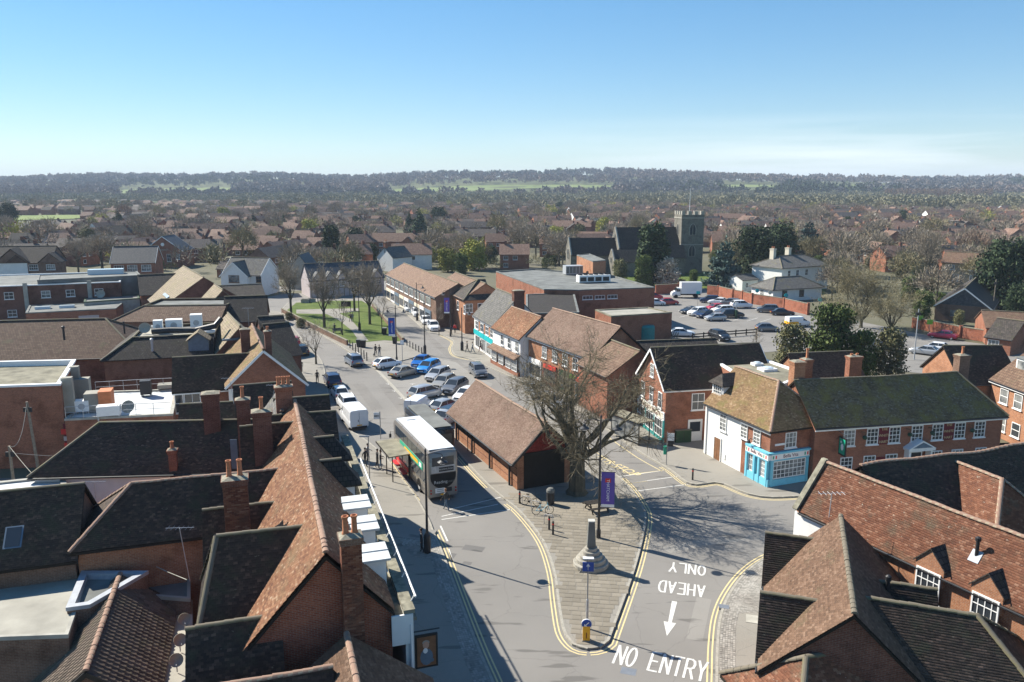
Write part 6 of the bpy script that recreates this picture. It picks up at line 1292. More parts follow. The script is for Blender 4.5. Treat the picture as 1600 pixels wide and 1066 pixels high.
    ex = [(hl, 'headlight', (x(.035), s * h * .66, zb - .27)) for s in (1, -1)] + [(tl, 'tail_light', (x(.985), s * h * .78, zt - (.22 if not van else .35))) for s in (1, -1)] + [(npw, 'number_plate', (x(-.004), 0, .48)), (npy, 'number_plate', (x(1.004), 0, .62)), (gr_, 'grille', (x(.004), 0, .6)), (mi, 'mirror', (x(fr[0] + .06), h + .08, zt + .05)), (mi, 'mirror', (x(fr[0] + .06), -h - .08, zt + .05)), (bp, 'bumper', (x(.995), 0, .42))]
    if van:
        ex += [(MB().box(-.01, -.01, -.75, .012, .01, .75).mesh('door_seam', 'plastic_black'), 'door_seam', (x(1.0), 0, 1.25)), (MB().box(-.02, -.03, -.12, .02, .03, .12).mesh('door_handle', 'plastic_black'), 'door_handle', (x(1.0), .12, 1.1))]
    CAR[kind] = (tm, wh, rim, wp, r, ex, zt); return CAR[kind]
def car(kind, paint_, label, p, ang, name='parked_car', cat='car', group=None, z=0):
    tm, wh, rim, wp, r, ex, zt = car_kit(kind); o = thing(name, label, cat, (p[0], p[1], z), ang, group)
    for nm, me, _, _ in tm:
        b = link(nm, me, o)
        if nm == 'body': b.material_slots[0].link = 'OBJECT'; b.material_slots[0].material = MATS[paint_]
    for (wx, s) in wp:
        h = tm[0][1]; w_ = link('wheel', wh, o, (wx, s * (.76 if kind != 'van' else .86), r)); w_.rotation_euler = (math.pi / 2, 0, 0); link('rim', rim, w_)
    for me, nm, l in ex: link(nm, me, o, l)
    return o
def car_px(kind, paint_, label, rear, front, **kw):
    a, b = at(*rear), at(*front); return car(kind, paint_, label, (a + b) / 2, math.atan2(b.y - a.y, b.x - a.x), **kw)
G_ = 'vehicles parked in the market square'
c8 = lambda x, y: (480 + x / 5.333, 540 + y / 5.333)
for k, pt_, lb, a, b in [('mpv', 'car_steel', 'steel blue people carrier driving away beside the square', c8(425, 185), c8(350, 135)), ('hatch', 'car_white', 'white hatchback at the top left corner bay of the square', c8(600, 195), c8(735, 172)),
    ('saloon', 'car_champagne', 'silver beige saloon with its boot to the street, left of the blue cars', c8(730, 272), c8(880, 232)), ('hatch', 'car_blue', 'deep blue hatchback, the farther of the two blue cars', c8(1000, 140), c8(895, 198)),
    ('mpv', 'car_bright_blue', 'bright sky blue people carrier, the nearer of the two blue cars', c8(1075, 190), c8(950, 245)), ('estate', 'car_silver', 'silver estate parked next to the bright blue people carrier', c8(1150, 250), c8(1020, 305)),
    ('estate', 'car_champagne', 'beige grey estate between the silver estate and the dark grey car', c8(1195, 310), c8(1075, 375)), ('suv', 'car_grey', 'dark grey off-roader facing the street in the middle of the bays', c8(1300, 350), c8(1160, 420)),
    ('hatch', 'car_white', 'white hatchback facing left beside the dark grey off-roader', c8(1390, 420), c8(1255, 480)), ('hatch', 'car_silver', 'pale hatchback half hidden by the market hall roof', c8(1480, 470), c8(1350, 530)),
    ('mpv', 'car_silver', 'grey silver compact seen from behind at the stone channel', c8(905, 455), c8(1060, 418)), ('small_van', 'car_white', 'small white van with dirty rear doors in front of the bus', c8(885, 578), c8(975, 520)),
    ('hatch', 'car_silver', 'silver hatchback seen from behind beside the small white van', c8(1075, 572), c8(1220, 520)), ('suv', 'car_silver', 'pale crossover with black roof tucked beside the market hall', c8(1130, 668), c8(1250, 610)),
    ('mpv', 'car_grey', 'dark grey car driving towards the market hall on the right road', c8(1385, 215), c8(1462, 285)),
    ('suv', 'car_navy', 'navy blue car at the far end of the left kerb', c8(235, 365), c8(185, 295)), ('hatch', 'car_white', 'white hatchback on the left kerb behind the navy car', c8(300, 470), c8(245, 395)),
    ('suv', 'car_white', 'white car with roof rails just ahead of the big white van', c8(365, 560), c8(300, 480)), ('van', 'car_white', 'big white panel van with closed rear doors at the left kerb', c8(450, 725), c8(330, 590))]:
    o = car_px(k, pt_, lb, a, b, group=G_, name='panel_van' if k in ('van', 'small_van') else 'parked_car', cat='van' if k in ('van', 'small_van') else 'car')
    if 'black roof' in lb: MB().box(-.9, -.6, 1.64, .55, .6, 1.73).build('roof_panel', 'car_black', o)
    if 'roof rails' in lb or 'steel' in lb:
        for s in (1, -1): MB().tube([(.5, s * .62, 1.72), (-1.3, s * .62, 1.72)], .025, 5).build('roof_rail', 'galv', o)
G2 = 'cars parked along the far street'
for k, pt_, lb, a, b in [('hatch', 'car_white', 'white car farthest up the far street kerb', (636, 483), (641, 489)), ('suv', 'car_white', 'white off-roader second from the far end of the street kerb', (648, 490), (655, 498)), ('hatch', 'car_white', 'white hatchback third along the far street kerb', (662, 502), (669, 510)), ('suv', 'car_white', 'white car nearest on the far street kerb beside the slim tree', (673, 511), (682, 521)),
    ('mpv', 'car_black', 'dark car by the left pavement tree', (476, 560), (468, 549)), ('hatch', 'car_red', 'red car on the left street behind the bare street tree', (463, 545), (456, 534)), ('hatch', 'car_silver', 'silver car behind the branches of the great tree', (826, 610), (845, 624)), ('estate', 'car_silver', 'pale estate queuing behind the great tree branches', (856, 626), (876, 643)),
    ('hatch', 'car_white', 'white car by the far left brick block', (36, 498), (36, 478))]: car_px(k, pt_, lb, a, b, group=G2)
G3 = 'cars in the walled car park'
d4 = lambda x, y: (1000 + x / 5.333, 420 + y / 5.333)
for k, pt_, lb, a, b in [('hatch', 'car_red', 'red hatchback by the flat roof store in the car park', d4(185, 300), d4(300, 298)), ('hatch', 'car_white', 'white car half hidden behind the flat roof store corner', d4(95, 305), d4(170, 305)), ('suv', 'car_red', 'dark red car end at the corner of the flat roof store', d4(60, 258), d4(150, 256)),
    ('suv', 'car_navy', 'navy off-roader at the left of the back row', d4(635, 285), d4(530, 282)), ('saloon', 'car_white', 'white saloon second in the back row of the car park', d4(710, 298), d4(602, 292)), ('suv', 'car_grey', 'dark off-roader third in the back row of the car park', d4(800, 312), d4(708, 306)), ('suv', 'car_white', 'white crossover at the right of the back row', d4(770, 328), d4(915, 326)),
    ('saloon', 'car_black', 'black saloon at the left end of the middle row', d4(480, 365), d4(355, 378)), ('suv', 'car_white', 'white compact second in the middle row of the car park', d4(535, 382), d4(425, 395)), ('hatch', 'car_navy', 'navy hatchback third in the middle row', d4(590, 398), d4(482, 414)), ('hatch', 'car_silver', 'silver hatchback nearest in the middle row of the car park', d4(700, 430), d4(552, 435)),
    ('hatch', 'car_red', 'bright red car behind the middle row', d4(690, 345), d4(560, 352)), ('estate', 'car_white', 'white estate behind the silver hatchback in the car park', d4(745, 362), d4(620, 368)), ('suv', 'car_black', 'black off-roader at the right end of the middle row', d4(690, 408), d4(845, 406)),
    ('suv', 'car_grey', 'dark car by the brick wall, left of the pair', d4(1125, 365), d4(1000, 362)), ('saloon', 'car_black', 'black car by the brick wall, right of the pair', d4(1100, 385), d4(1270, 388)), ('suv', 'car_black', 'black off-roader leaving past the rail fence', d4(590, 570), d4(730, 615)), ('saloon', 'car_white', 'white saloon behind the trellis by the store annex', d4(265, 560), d4(420, 563)), ('hatch', 'car_grey', 'dark hatchback by the bushes at the car park edge', d4(1010, 520), d4(1110, 520)),
    ('saloon', 'car_maroon', 'crimson saloon by the long boundary wall', (1490, 531), (1457, 527)), ('saloon', 'car_silver', 'silver saloon behind the clump of evergreens', (1462, 556), (1430, 552)), ('hatch', 'car_white', 'white car tucked beyond the silver saloon', (1462, 549), (1480, 551))]: car_px(k, pt_, lb, a, b, group=G3)
yv = car_px('small_van', 'car_white', 'white van with yellow lower half near the bushes', d4(1240, 480), d4(1385, 476), name='panel_van', cat='van'); MB().box(-2.17, -.92, .45, -.3, .92, .95).build('yellow_panel', 'yellow', yv)
# box lorry
a, b = at(*d4(485, 240)), at(*d4(275, 240)); lo = thing('box_lorry', 'white box lorry parked by the shaded brick wall', 'lorry', (a + b) / 2, math.atan2(b.y - a.y, b.x - a.x))
MB().box(-3.4, -1.15, 1.0, 1.3, 1.15, 3.6).build('load_box', 'bus_white', lo); MB().box(-3.3, -.5, .6, 3, .5, .98).build('chassis', 'plastic_black', lo); cb = loft([(1.4, 1.0, .45, 2.3), (2.0, 1.0, .45, 2.35), (2.5, .98, .45, 1.6), (3.2, .95, .45, 1.25), (3.4, .8, .5, 1.0)], lambda s: [(s[1] * .9, s[2]), (s[1], s[2] + .2), (s[1], (s[2] + s[3]) / 2), (s[1] * .85, s[3]), (0, s[3] + .04)]).build('cab', 'bus_white', lo, True)
MB().add([(2.05, -.85, 2.28), (2.05, .85, 2.28), (2.56, .9, 1.62), (2.56, -.9, 1.62)], [(0, 1, 2, 3), (3, 2, 1, 0)]).build('windscreen', 'glass', lo, loc=(.03, 0, .03))
for s in (1, -1): MB().box(1.5, s * 1.005 - .01, 1.5, 2.3, s * 1.005 + .01, 2.1).build('side_window', 'glass', lo)
for wx in (2.4, -2.2):
    for s in (1, -1): w_ = MB().lathe([(.4, -.14), (.4, .14)], 16).build('wheel', 'rubber', lo, loc=(wx, s * .9, .4)); w_.rotation_euler = (math.pi / 2, 0, 0)
# the double-decker
def bus_shell(Lb, W, H, z0=.32, rc=.22):
    def ring(s): _, w_, zt, zb = s; return [(w_ * .96, zb), (w_, zb + .12), (w_, zt - rc * 1.3), (w_ - rc * .35, zt - rc * .4), (w_ - rc * 1.2, zt - .02), (0, zt + .05)]
    return loft([(-Lb / 2, W / 2 * .94, H - .22, z0 + .1), (-Lb / 2 + .12, W / 2 * .99, H - .06, z0), (-Lb / 2 + .5, W / 2, H, z0), (Lb / 2 - .7, W / 2, H, z0), (Lb / 2 - .2, W / 2 * .98, H - .15, z0), (Lb / 2, W / 2 * .9, H - .5, z0 + .05)], ring)
BY = R(113.2); BLc = at(670, 786, 0) + Vector((math.cos(BY), math.sin(BY), 0)) * 5.4 + Vector((math.cos(BY - math.pi / 2), math.sin(BY - math.pi / 2), 0)) * 1.25
bu = thing('double_decker_bus', 'taupe grey double deck bus with white roof and green advert standing at the stop', 'bus', (BLc.x, BLc.y, 0), BY); BL_, BW, BH = 10.8, 2.5, 4.25
bus_shell(BL_, BW, BH).build('body', 'bus_grey', bu, True)
MB().box(-BL_ / 2 + .35, -BW / 2 + .18, BH + .012, BL_ / 2 - .75, BW / 2 - .18, BH + .075).build('roof', 'bus_white', bu); MB().box(3.6, -.4, BH + .08, 4.3, .4, BH + .13).build('roof_hatch', 'felt_white', bu)
for s, nm in ((1, 'left'), (-1, 'right')):
    y = s * (BW / 2 + .006)
    for i in range(7):
        x0 = -4.95 + i * 1.36; MB().box(x0, y - .012, 2.95, x0 + 1.28, y + .012, 3.78).build('window', 'glass', bu)
    for i in range(5 if s > 0 else 6):
        x0 = -4.6 + i * 1.36; MB().box(x0, y - .012, 1.35, x0 + 1.28, y + .012, 2.2).build('window', 'glass', bu)
    for wx in (3.0, -2.75):
        w_ = MB().lathe([(.48, -.15), (.5, -.1), (.5, .1), (.48, .15)], 20).build('wheel', 'rubber', bu, loc=(wx, s * 1.1, .5)); w_.rotation_euler = (math.pi / 2, 0, 0); MB().lathe([(.3, -.16), (.3, .16)], 12).build('rim', 'galv', w_)
        ar_ = MB().add([(wx + .66 * math.cos(t), y + .004 * s, .5 + .66 * math.sin(t)) for t in [math.pi * i / 10 for i in range(11)]], [tuple(range(11)), tuple(range(10, -1, -1))]).build('wheel_arch', 'plastic_black', bu)
MB().box(3.75, BW / 2 - .01, .4, 4.95, BW / 2 + .02, 2.4).build('door', 'glass', bu); 
ad = MB().box(-3.9, BW / 2 + .004, 2.24, 3.0, BW / 2 + .03, 2.86).build('advert_panel', 'sign_green', bu); MB().box(-2.6, BW / 2 + .031, 2.38, 1.5, BW / 2 + .036, 2.70).build('advert_stripe', 'yellow', ad); MB().box(-3.6, BW / 2 + .031, 2.36, -2.95, BW / 2 + .036, 2.72).build('advert_logo', 'white_paint', ad)
xr = -BL_ / 2
MB().box(xr - .02, -.92, 3.0, xr + .06, .92, 3.72).build('rear_window', 'glass', bu); MB().box(xr - .012, -1.0, 2.42, xr + .06, .98, 2.98).build('rear_panel', 'galv', bu); ds = MB().box(xr - .03, -.9, 2.5, xr + .06, .35, 2.86).build('destination_display', 'plastic_black', bu)
letter('READING BUSES', .17, 'road_white', ds, (xr - .034, -.27, 2.68), -math.pi / 2, depth=.003); letter('4', .5, 'road_white', bu, (xr - .03, .72, 2.82), -math.pi / 2, depth=.004)
n = 18; eng = [(xr - .016, -1.08, 2.36), (xr - .016, 1.08, 2.36)] + [(xr - .016, 1.08 * math.cos(math.pi * i / n), 2.1 - 1.02 * math.sin(math.pi * i / n)) for i in range(n + 1)]; eng = [eng[0], eng[1]] + eng[2:]
ec = MB().add(eng, [tuple(range(len(eng) - 1, -1, -1)), tuple(range(len(eng)))]).build('engine_panel', 'plastic_black', bu); letter('Reading', .36, 'road_white', ec, (xr - .02, .22, 1.62), -math.pi / 2, depth=.003); letter('buses', .33, 'felt', ec, (xr - .02, -.55, 1.62), -math.pi / 2, depth=.003)
pl2 = MB().box(xr - .03, -.1, .72, xr + .05, .68, 1.12).build('white_notice', 'white_paint', bu)
for z in (.85, 1.0): MB().box(xr - .034, .0, z - .02, xr - .031, .58, z + .03).build('notice_line', 'felt', pl2)
MB().box(xr - .03, -.3, .5, xr + .05, .25, .62).build('number_plate', 'yellow', bu); MB().box(xr - .03, -.72, .75, xr + .05, -.2, 1.1).build('rear_vent', 'plastic_black', bu)
for s in (1, -1):
    for z in (.75, 1.0): MB().lathe([(.07, -.02), (.07, .06)], 8).build('tail_light', 'lamp_red', bu, loc=(xr, s * 1.05, z)).rotation_euler = (0, -math.pi / 2, 0)
MB().tube([(5.2, 1.2, 3.0), (5.5, 1.45, 2.9), (5.5, 1.5, 2.6)], .03, 5).box(5.45, 1.4, 2.3, 5.55, 1.6, 2.65).build('mirror', 'plastic_black', bu)
# the dark single-decker alongside
sd_c = at(712, 716, 0) + Vector((math.cos(BY), math.sin(BY), 0)) * 5.0 + Vector((math.cos(BY + math.pi / 2), math.sin(BY + math.pi / 2), 0)) * 1.1
sd_ = thing('single_decker_bus', 'dark single deck bus with grey roof between the double decker and the hall', 'bus', (sd_c.x, sd_c.y, 0), BY)
bus_shell(9.4, 2.3, 2.95).build('body', 'car_black', sd_, True); MB().box(-4.4, -.95, 2.965, 4.0, .95, 3.03).build('roof', 'felt', sd_)
for s in (1, -1):
    for i in range(5): MB().box(-4.2 + i * 1.6, s * 1.156 - .01, 1.3, -2.7 + i * 1.6, s * 1.156 + .01, 2.3).build('window', 'glass', sd_)
    for wx in (2.8, -2.4): w_ = MB().lathe([(.45, -.14), (.45, .14)], 16).build('wheel', 'rubber', sd_, loc=(wx, s * 1.0, .45)); w_.rotation_euler = (math.pi / 2, 0, 0)
MB().box(-4.73, -.9, 1.5, -4.65, .9, 2.4).build('rear_window', 'glass', sd_)
for s in (1, -1): MB().box(-4.74, s * .95 - .08, .8, -4.6, s * .95 + .08, 1.2).build('tail_light', 'lamp_red', sd_)
# ---------------------------------------------------------------- street furniture
def lamp(label, px, py, h, arm_ang, banner=None, arms=(1, -1), z=KH):
    p = at(px, py); o = thing('street_lamp', label, 'street lamp', (p.x, p.y, z), arm_ang)
    MB().lathe([(.24, 0), (.24, 1.25), (.13, 1.45), (.13, 1.5)], 8).build('base', 'black_paint', o) if banner is None or h < 8 else MB().lathe([(.16, 0), (.16, .6), (.1, .75)], 10).build('base', 'black_paint', o)
    MB().tube([(0, 0, .6), (0, 0, h)], [.10, .055], 8).lathe([(.05, 0), (.09, .05), (.02, .25)], 8, (0, 0, h)).build('pole', 'black_paint', o)
    for s in arms:
        a = MB().tube([(0, 0, h - .25), (s * .55, 0, h - .1), (s * 1.1, 0, h - .22), (s * 1.15, 0, h - .4)], .03, 6).build('arm', 'black_paint', o)
        l_ = MB().lathe([(.03, .35), (.1, .3), (.14, .12), (.36, 0), (.36, -.04)], 14, (s * 1.15, 0, h - .78)).build('lantern', 'black_paint', o); MB().lathe([(.3, -.05), (.2, -.14), (.02, -.18)], 12, (s * 1.15, 0, h - .78)).build('lamp_bowl', 'lamp_clear', l_)
    if banner:
        z0, z1, w_, mt, tx, s = banner
        b = MB().box(min(.12 * s, (.12 + w_) * s), -.012, z0, max(.12 * s, (.12 + w_) * s), .012, z1).build('banner', mt, o); MB().box(min(.12 * s, (.12 + w_) * s), -.013, z0 - .22, max(.12 * s, (.12 + w_) * s), .013, z0 - .003).build('banner_foot', 'white_paint', b)
        MB().tube([(0, 0, z1 + .02), ((.16 + w_) * s, 0, z1 + .02)], .02, 5).tube([(0, 0, z0 - .24), ((.16 + w_) * s, 0, z0 - .24)], .02, 5).build('banner_arm', 'black_paint', b)
        for sg, rz in ((-1, 0), (1, math.pi)):
            t_ = link('lettering', text_mesh(tx, .30, .002, 'white_paint'), b, ((.12 + w_ / 2) * s, sg * .016, (z0 + z1) / 2 - .15)); t_.rotation_euler = (math.pi / 2, R(90), rz)
        MB().box((.12 + w_ / 2) * s - .2, -.016, z1 - .75, (.12 + w_ / 2) * s + .2, .016, z1 - .45).build('emblem', 'red_paint', b)
    return o
lamp('tall black street lamp with purple banner beside the stepped monument', 935, 843, 9.0, R(-6), (2.6, 5.0, .95, 'purple', 'THATCHAM', 1))
lamp('black street lamp with square base box in front of the bus', 668, 866, 7.3, R(10), None, (1,))
ps = MB().box(-.2, -.03, 3.1, .2, -.0, 3.35); ol_ = lamp('black street lamp with bulky base on the square pavement edge', 664, 555, 8.0, R(20), None, ())
lamp('street lamp with blue banner on the square pavement', 620, 566, 8.0, R(2), (4.0, 6.4, .95, 'blue_sign', 'THATCHAM', -1))
lamp('street lamp with purple banner on the far shop pavement', 704, 527, 8.0, R(0), (4.2, 6.6, .9, 'purple', 'THATCHAM', -1), (-1,)); lamp('plain lamp column in the park by the path', 562, 518, 8.0, 0, None, ()); lamp('slim black column before the long modern terrace', 652, 502, 7.0, 0, None, (1,))
lamp('tall lamp column with twin heads beside the car park pay machine', 722, 549, 6.5, 0, None, (1,))
def signpost(label, px, py, h, nm='sign_post', parts=(), z=KH, mat='grey_metal', rz=0., r=.04):
    p = at(px, py); o = thing(nm, label, 'sign', (p.x, p.y, z), rz); MB().tube([(0, 0, 0), (0, 0, h)], r, 8).build('post', mat, o)
    for nm_, m_, (x0, z0, x1, z1) in parts: MB().box(x0, -.05, z0, x1, -.01, z1).build(nm_, m_, o)
    return o
# one-way sign and lit bollard at the island tip
ow = signpost('grey one way sign post with blue arrow and triangle plates behind the yellow bollard', 917, 985, 4.3, rz=R(-4), parts=(('sign_plate', 'blue_sign', (-.32, 3.55, .32, 4.1)), ('arrow_stem', 'white_paint', (-.03, 3.62, .03, 3.85)),))
MB().add([(-.12, -.055, 3.85), (.12, -.055, 3.85), (0, -.055, 4.03)], [(0, 1, 2)]).build('arrow_head', 'white_paint', ow); MB().add([(-.5, .03, 3.4), (.5, .03, 3.4), (0, .03, 4.25)], [(2, 1, 0), (0, 1, 2)]).build('triangle_plate', 'grey_metal', ow); MB().tube([(0, 0, 0), (0, 0, 1.8)], .075, 8).build('base_sleeve', 'galv', ow); MB().box(-.3, -.12, 4.3, .3, .12, 4.36).build('lamp_arm', 'white_paint', ow)
bo = thing('keep_left_bollard', 'yellow keep left bollard with round blue arrow at the island tip', 'bollard', (*at(916, 1004)[:2], KH), R(-4)); MB().box(-.24, -.15, 0, .24, .15, .06).build('foot', 'grey_metal', bo)
MB().box(-.2, -.12, .06, .2, .12, .92).build('body', 'yellow', bo); d = MB().lathe([(.27, -.05), (.27, .05)], 18).build('roundel', 'blue_sign', bo, loc=(0, -.06, 1.05)); d.rotation_euler = (math.pi / 2, 0, 0); dr = MB().lathe([(.29, -.03), (.29, .03)], 18).build('roundel_rim', 'white_paint', bo, loc=(0, -.055, 1.05)); dr.rotation_euler = (math.pi / 2, 0, 0)
ah = MB().bar((.13, -.115, 1.17), (-.06, -.115, .98), .05, .008, up=(0, 1, 0)); ah.add([(-.15, -.118, .9), (.03, -.118, .93), (-.12, -.118, 1.07)], [(0, 1, 2)]); ah.build('arrow', 'white_paint', bo); MB().box(-.025, -.124, .2, .025, -.121, .55).build('mark', 'maroon', bo)
# monument
mo = thing('stepped_monument', 'round stepped stone monument with tapered square shaft on the paved island', 'monument', (*at(923, 886)[:2], KH))
for i, (r_, z_) in enumerate(((1.18, .32), (.98, .28), (.78, .26), (.58, .25), (.42, .22))): z0 = sum(q[1] for q in ((1.18, .32), (.98, .28), (.78, .26), (.58, .25), (.42, .22))[:i]); MB().lathe([(r_ * .98, 0), (r_, .04), (r_, z_ - .05), (r_ * .96, z_)], 28, (0, 0, z0)).build('step', 'stone', mo)
MB().hexa([(-.29, -.29, 1.4), (.29, -.29, 1.4), (.29, .29, 1.4), (-.29, .29, 1.4), (-.2, -.2, 3.15), (.2, -.2, 3.15), (.2, .2, 3.15), (-.2, .2, 3.15)]).build('shaft', 'felt', mo); MB().box(-.22, -.22, 3.15, .22, .22, 3.22).build('cap', 'concrete_pale', mo)
def bollard(label, px, py, h=1.05, band='red_paint', g=None): p = at(px, py); o = thing('bollard', label, 'bollard', (p.x, p.y, KH), 0, g); MB().lathe([(.09, 0), (.08, .1), (.075, h - .1), (.05, h)], 10).build('post', 'black_paint', o); MB().lathe([(.082, 0), (.082, .1)], 10, (0, 0, h - .28)).build('band', band, o) if band else None
for lb, x, y in (('black bollard with red band by the market hall corner', 812, 789), ('black bollard with red band at the bike stands near the road', 858, 830), ('black bollard with red band beside its twin at the bike stands', 864, 838), ('black bollard with red band on the pavement by the crossing', 1082, 752)): bollard(lb, x, y)
for i in range(7): bollard('dark timber bollard in the row along the far street edge', 636 + i * 4.6, 541 + i * 2.6, 1.0, None, 'bollards along the square edge')
for i in range(7): bollard('dark bollard in the row along the left edge of the square', 547 + i * 4.4, 545 + i * 3.4, 1.3, None, 'bollards at the left of the square')
bi = thing('litter_bin', 'black domed litter bin in the shade before the market hall', 'bin', (*at(860, 790)[:2], KH)); MB().lathe([(.3, 0), (.32, .1), (.32, .95), (.34, .98), (.34, 1.02)], 16).build('body', 'plastic_black', bi); MB().lathe([(.34, 0), (.33, .18), (.2, .32), (.02, .36)], 16, (0, 0, 1.03)).build('dome_lid', 'felt', bi)
# bicycle stands and bicycles
def hoop(label, px, py, rz): p = at(px, py); o = MB().tube([(-.35, 0, 0), (-.35, 0, .68), (-.27, 0, .78), (.27, 0, .78), (.35, 0, .68), (.35, 0, 0)], .025, 6).build('bicycle_stand', 'galv', None, loc=(p.x, p.y, KH), rz=rz); tag(o, label, 'bicycle stand', 'bicycle stands')
for i, (x, y) in enumerate(((822, 792), (837, 800), (857, 822))): hoop(['steel hoop stand behind the farther bicycle', 'steel hoop stand between the two bicycles', 'empty steel hoop stand nearest the road'][i], x, y, R(-25))
def bicycle(label, px, py, rz, fm):
    p = at(px, py); o = thing('bicycle', label, 'bicycle', (p.x, p.y, KH), rz)
    for wx in (-.52, .52):
        w_ = MB().tube([(.33 * math.cos(2 * math.pi * i / 20), 0, .33 * math.sin(2 * math.pi * i / 20)) for i in range(21)], .022, 6).build('wheel', 'rubber', o, loc=(wx, 0, .34)); sp_ = MB()
        for i in range(6): t_ = math.pi * i / 6; sp_.bar((.31 * math.cos(t_), 0, .31 * math.sin(t_)), (-.31 * math.cos(t_), 0, -.31 * math.sin(t_)), .006, .006)
        sp_.build('spokes', 'galv', w_)['kind'] = 'stuff'
    MB().tube([(-.52, 0, .34), (-.1, 0, .3), (.36, 0, .78), (-.18, 0, .78), (-.52, 0, .34)], .02, 6).tube([(-.1, 0, .3), (-.22, 0, .9)], .02, 6).tube([(.52, 0, .34), (.36, 0, .95)], .018, 6).build('frame', fm, o)
    MB().tube([(.36, -.28, .98), (.4, 0, .96), (.36, .28, .98)], .016, 6).build('handlebar', 'plastic_black', o); MB().box(-.34, -.06, .9, -.1, .06, .95).build('saddle', 'plastic_black', o); MB().lathe([(.09, -.015), (.09, .015)], 10).build('chainring', 'plastic_black', o, loc=(-.1, .03, .3)).rotation_euler = (math.pi / 2, 0, 0)
bicycle('black road bicycle leaning at the farther hoop', 829, 792, R(-12), 'black_paint'); bicycle('pale blue and white bicycle leaning at the middle hoop', 848, 806, R(8), 'shop_blue')
def picnic(label, p, rz, mat='timber_black', z=KH):
    o = thing('picnic_table', label, 'picnic table', (p.x, p.y, z), rz)
    for i in range(5): MB().box(-.9, -.37 + i * .15, .72, .9, -.24 + i * .15, .76).build('plank', mat, o)
    for s in (1, -1):
        for k in range(2): MB().box(-.9, s * .72 - .14 + k * .15, .44, .9, s * .72 - .01 + k * .15, .48).build('seat_plank', mat, o)
    for x in (-.65, .65):
        MB().bar((x, -.75, 0), (x, -.2, .72), .09, .05).bar((x, .75, 0), (x, .2, .72), .09, .05).box(x - .045, -.8, .38, x + .045, .8, .44).build('leg_frame', mat, o)
picnic('black picnic bench under the great tree behind the banner lamp', at(932, 800), R(20)); picnic('weathered picnic table in the dark pub courtyard', at(45, 1030, .0), R(15), 'wood_weathered', 0)
pot = thing('potted_palm', 'small green potted plant in the dark pub courtyard', 'plant', (*at(22, 1035)[:2], 0)); MB().lathe([(.2, 0), (.28, .5)], 12).build('pot', 'terracotta', pot); link('leaves', leaf_cloud(71, [(0, 0, .9, .45, .45, .5)], 160, .12, 'leaf_green'), pot)
# bus shelters
def shelter(label, p, rz, L_=4.0, D_=1.45, flag=True, seat='red_paint'):
    o = thing('bus_shelter', label, 'bus shelter', (p.x, p.y, KH), rz)
    for x in (-L_ / 2 + .1, 0, L_ / 2 - .1):
        for y in (-D_ / 2 + .08, D_ / 2 - .08): MB().cbox(x, y, 0, .08, .08, 2.3).build('post', 'timber_black', o)
    MB().slab([(-L_ / 2 - .15, -D_ / 2 - .15, 2.42), (L_ / 2 + .15, -D_ / 2 - .15, 2.42), (L_ / 2 + .15, D_ / 2 + .25, 2.36), (-L_ / 2 - .15, D_ / 2 + .25, 2.36)], .1).build('roof', 'felt_mossy', o); MB().box(-L_ / 2 - .18, D_ / 2 + .255, 2.22, L_ / 2 + .18, D_ / 2 + .29, 2.38).build('fascia', 'timber_black', o)
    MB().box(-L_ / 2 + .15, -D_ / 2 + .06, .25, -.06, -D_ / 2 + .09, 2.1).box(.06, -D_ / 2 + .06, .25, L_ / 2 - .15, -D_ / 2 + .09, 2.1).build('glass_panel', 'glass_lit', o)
    for i in range(2): MB().box(-L_ / 2 + .3 + i * L_ / 2, -D_ / 2 + .16, .45, -.2 + i * L_ / 2, -D_ / 2 + .55, .52).build('seat', seat, o)
    if seat == 'red_paint': MB().box(-L_ / 2 + .2, -D_ / 2 + .1, .6, L_ / 2 - .2, -D_ / 2 + .14, 1.0).build('seat_back', seat, o)
    return o
shelter('bus shelter with mossy roof and red seats beside the double decker', at(617, 741), R(113), 4.4, 1.6); shelter('dark bus shelter with mossy roof in front of the gabled brick shop', at(984, 688), R(-58), 4.4, 1.5, seat='timber_black')
fl = signpost('white bus stop flag on a post beyond the mossy shelter', 595, 688, 2.9, 'bus_stop_flag', (('flag', 'white_paint', (-.62, 2.1, -.04, 2.8)), ('flag_band', 'felt', (-.6, 2.35, -.06, 2.5))), rz=R(5))
f2 = signpost('bus stop post with timetable and green litter bin by the right crossing', 1041, 728, 3.1, 'bus_stop_flag', (('flag', 'white_paint', (.05, 2.3, .62, 3.0)), ('flag_band', 'plastic_black', (.08, 2.0, .6, 2.28)), ('timetable', 'plastic_black', (.05, 1.75, .55, 1.98))), rz=R(-8)); MB().box(-.3, -.16, 1.0, -.05, .14, 1.75).build('litter_box', 'sign_green', f2)
cbx = thing('utility_cabinet', 'dark green utility cabinet outside the gabled brick shop', 'cabinet', (*at(1066, 692)[:2], KH), R(12)); MB().box(-.8, -.3, 0, .8, .3, 1.25).build('body', 'dark_green', cbx); MB().box(-.85, -.34, 1.25, .85, .34, 1.3).build('lid', 'felt_mossy', cbx); MB().box(-.02, -.315, .1, .02, -.301, 1.15).build('door_gap', 'black_paint', cbx)
tp = signpost('blue parking sign post at the market hall wall', 731, 707, 2.6, parts=(('sign_plate', 'blue_sign', (-.2, 2.0, .2, 2.5)),), mat='black_paint'); wp_ = signpost('grey column with pale head in front of the left parapet', 578, 757, 4.2, 'lamp_column', (('head', 'felt_white', (-.75, 4.1, .1, 4.25)),))
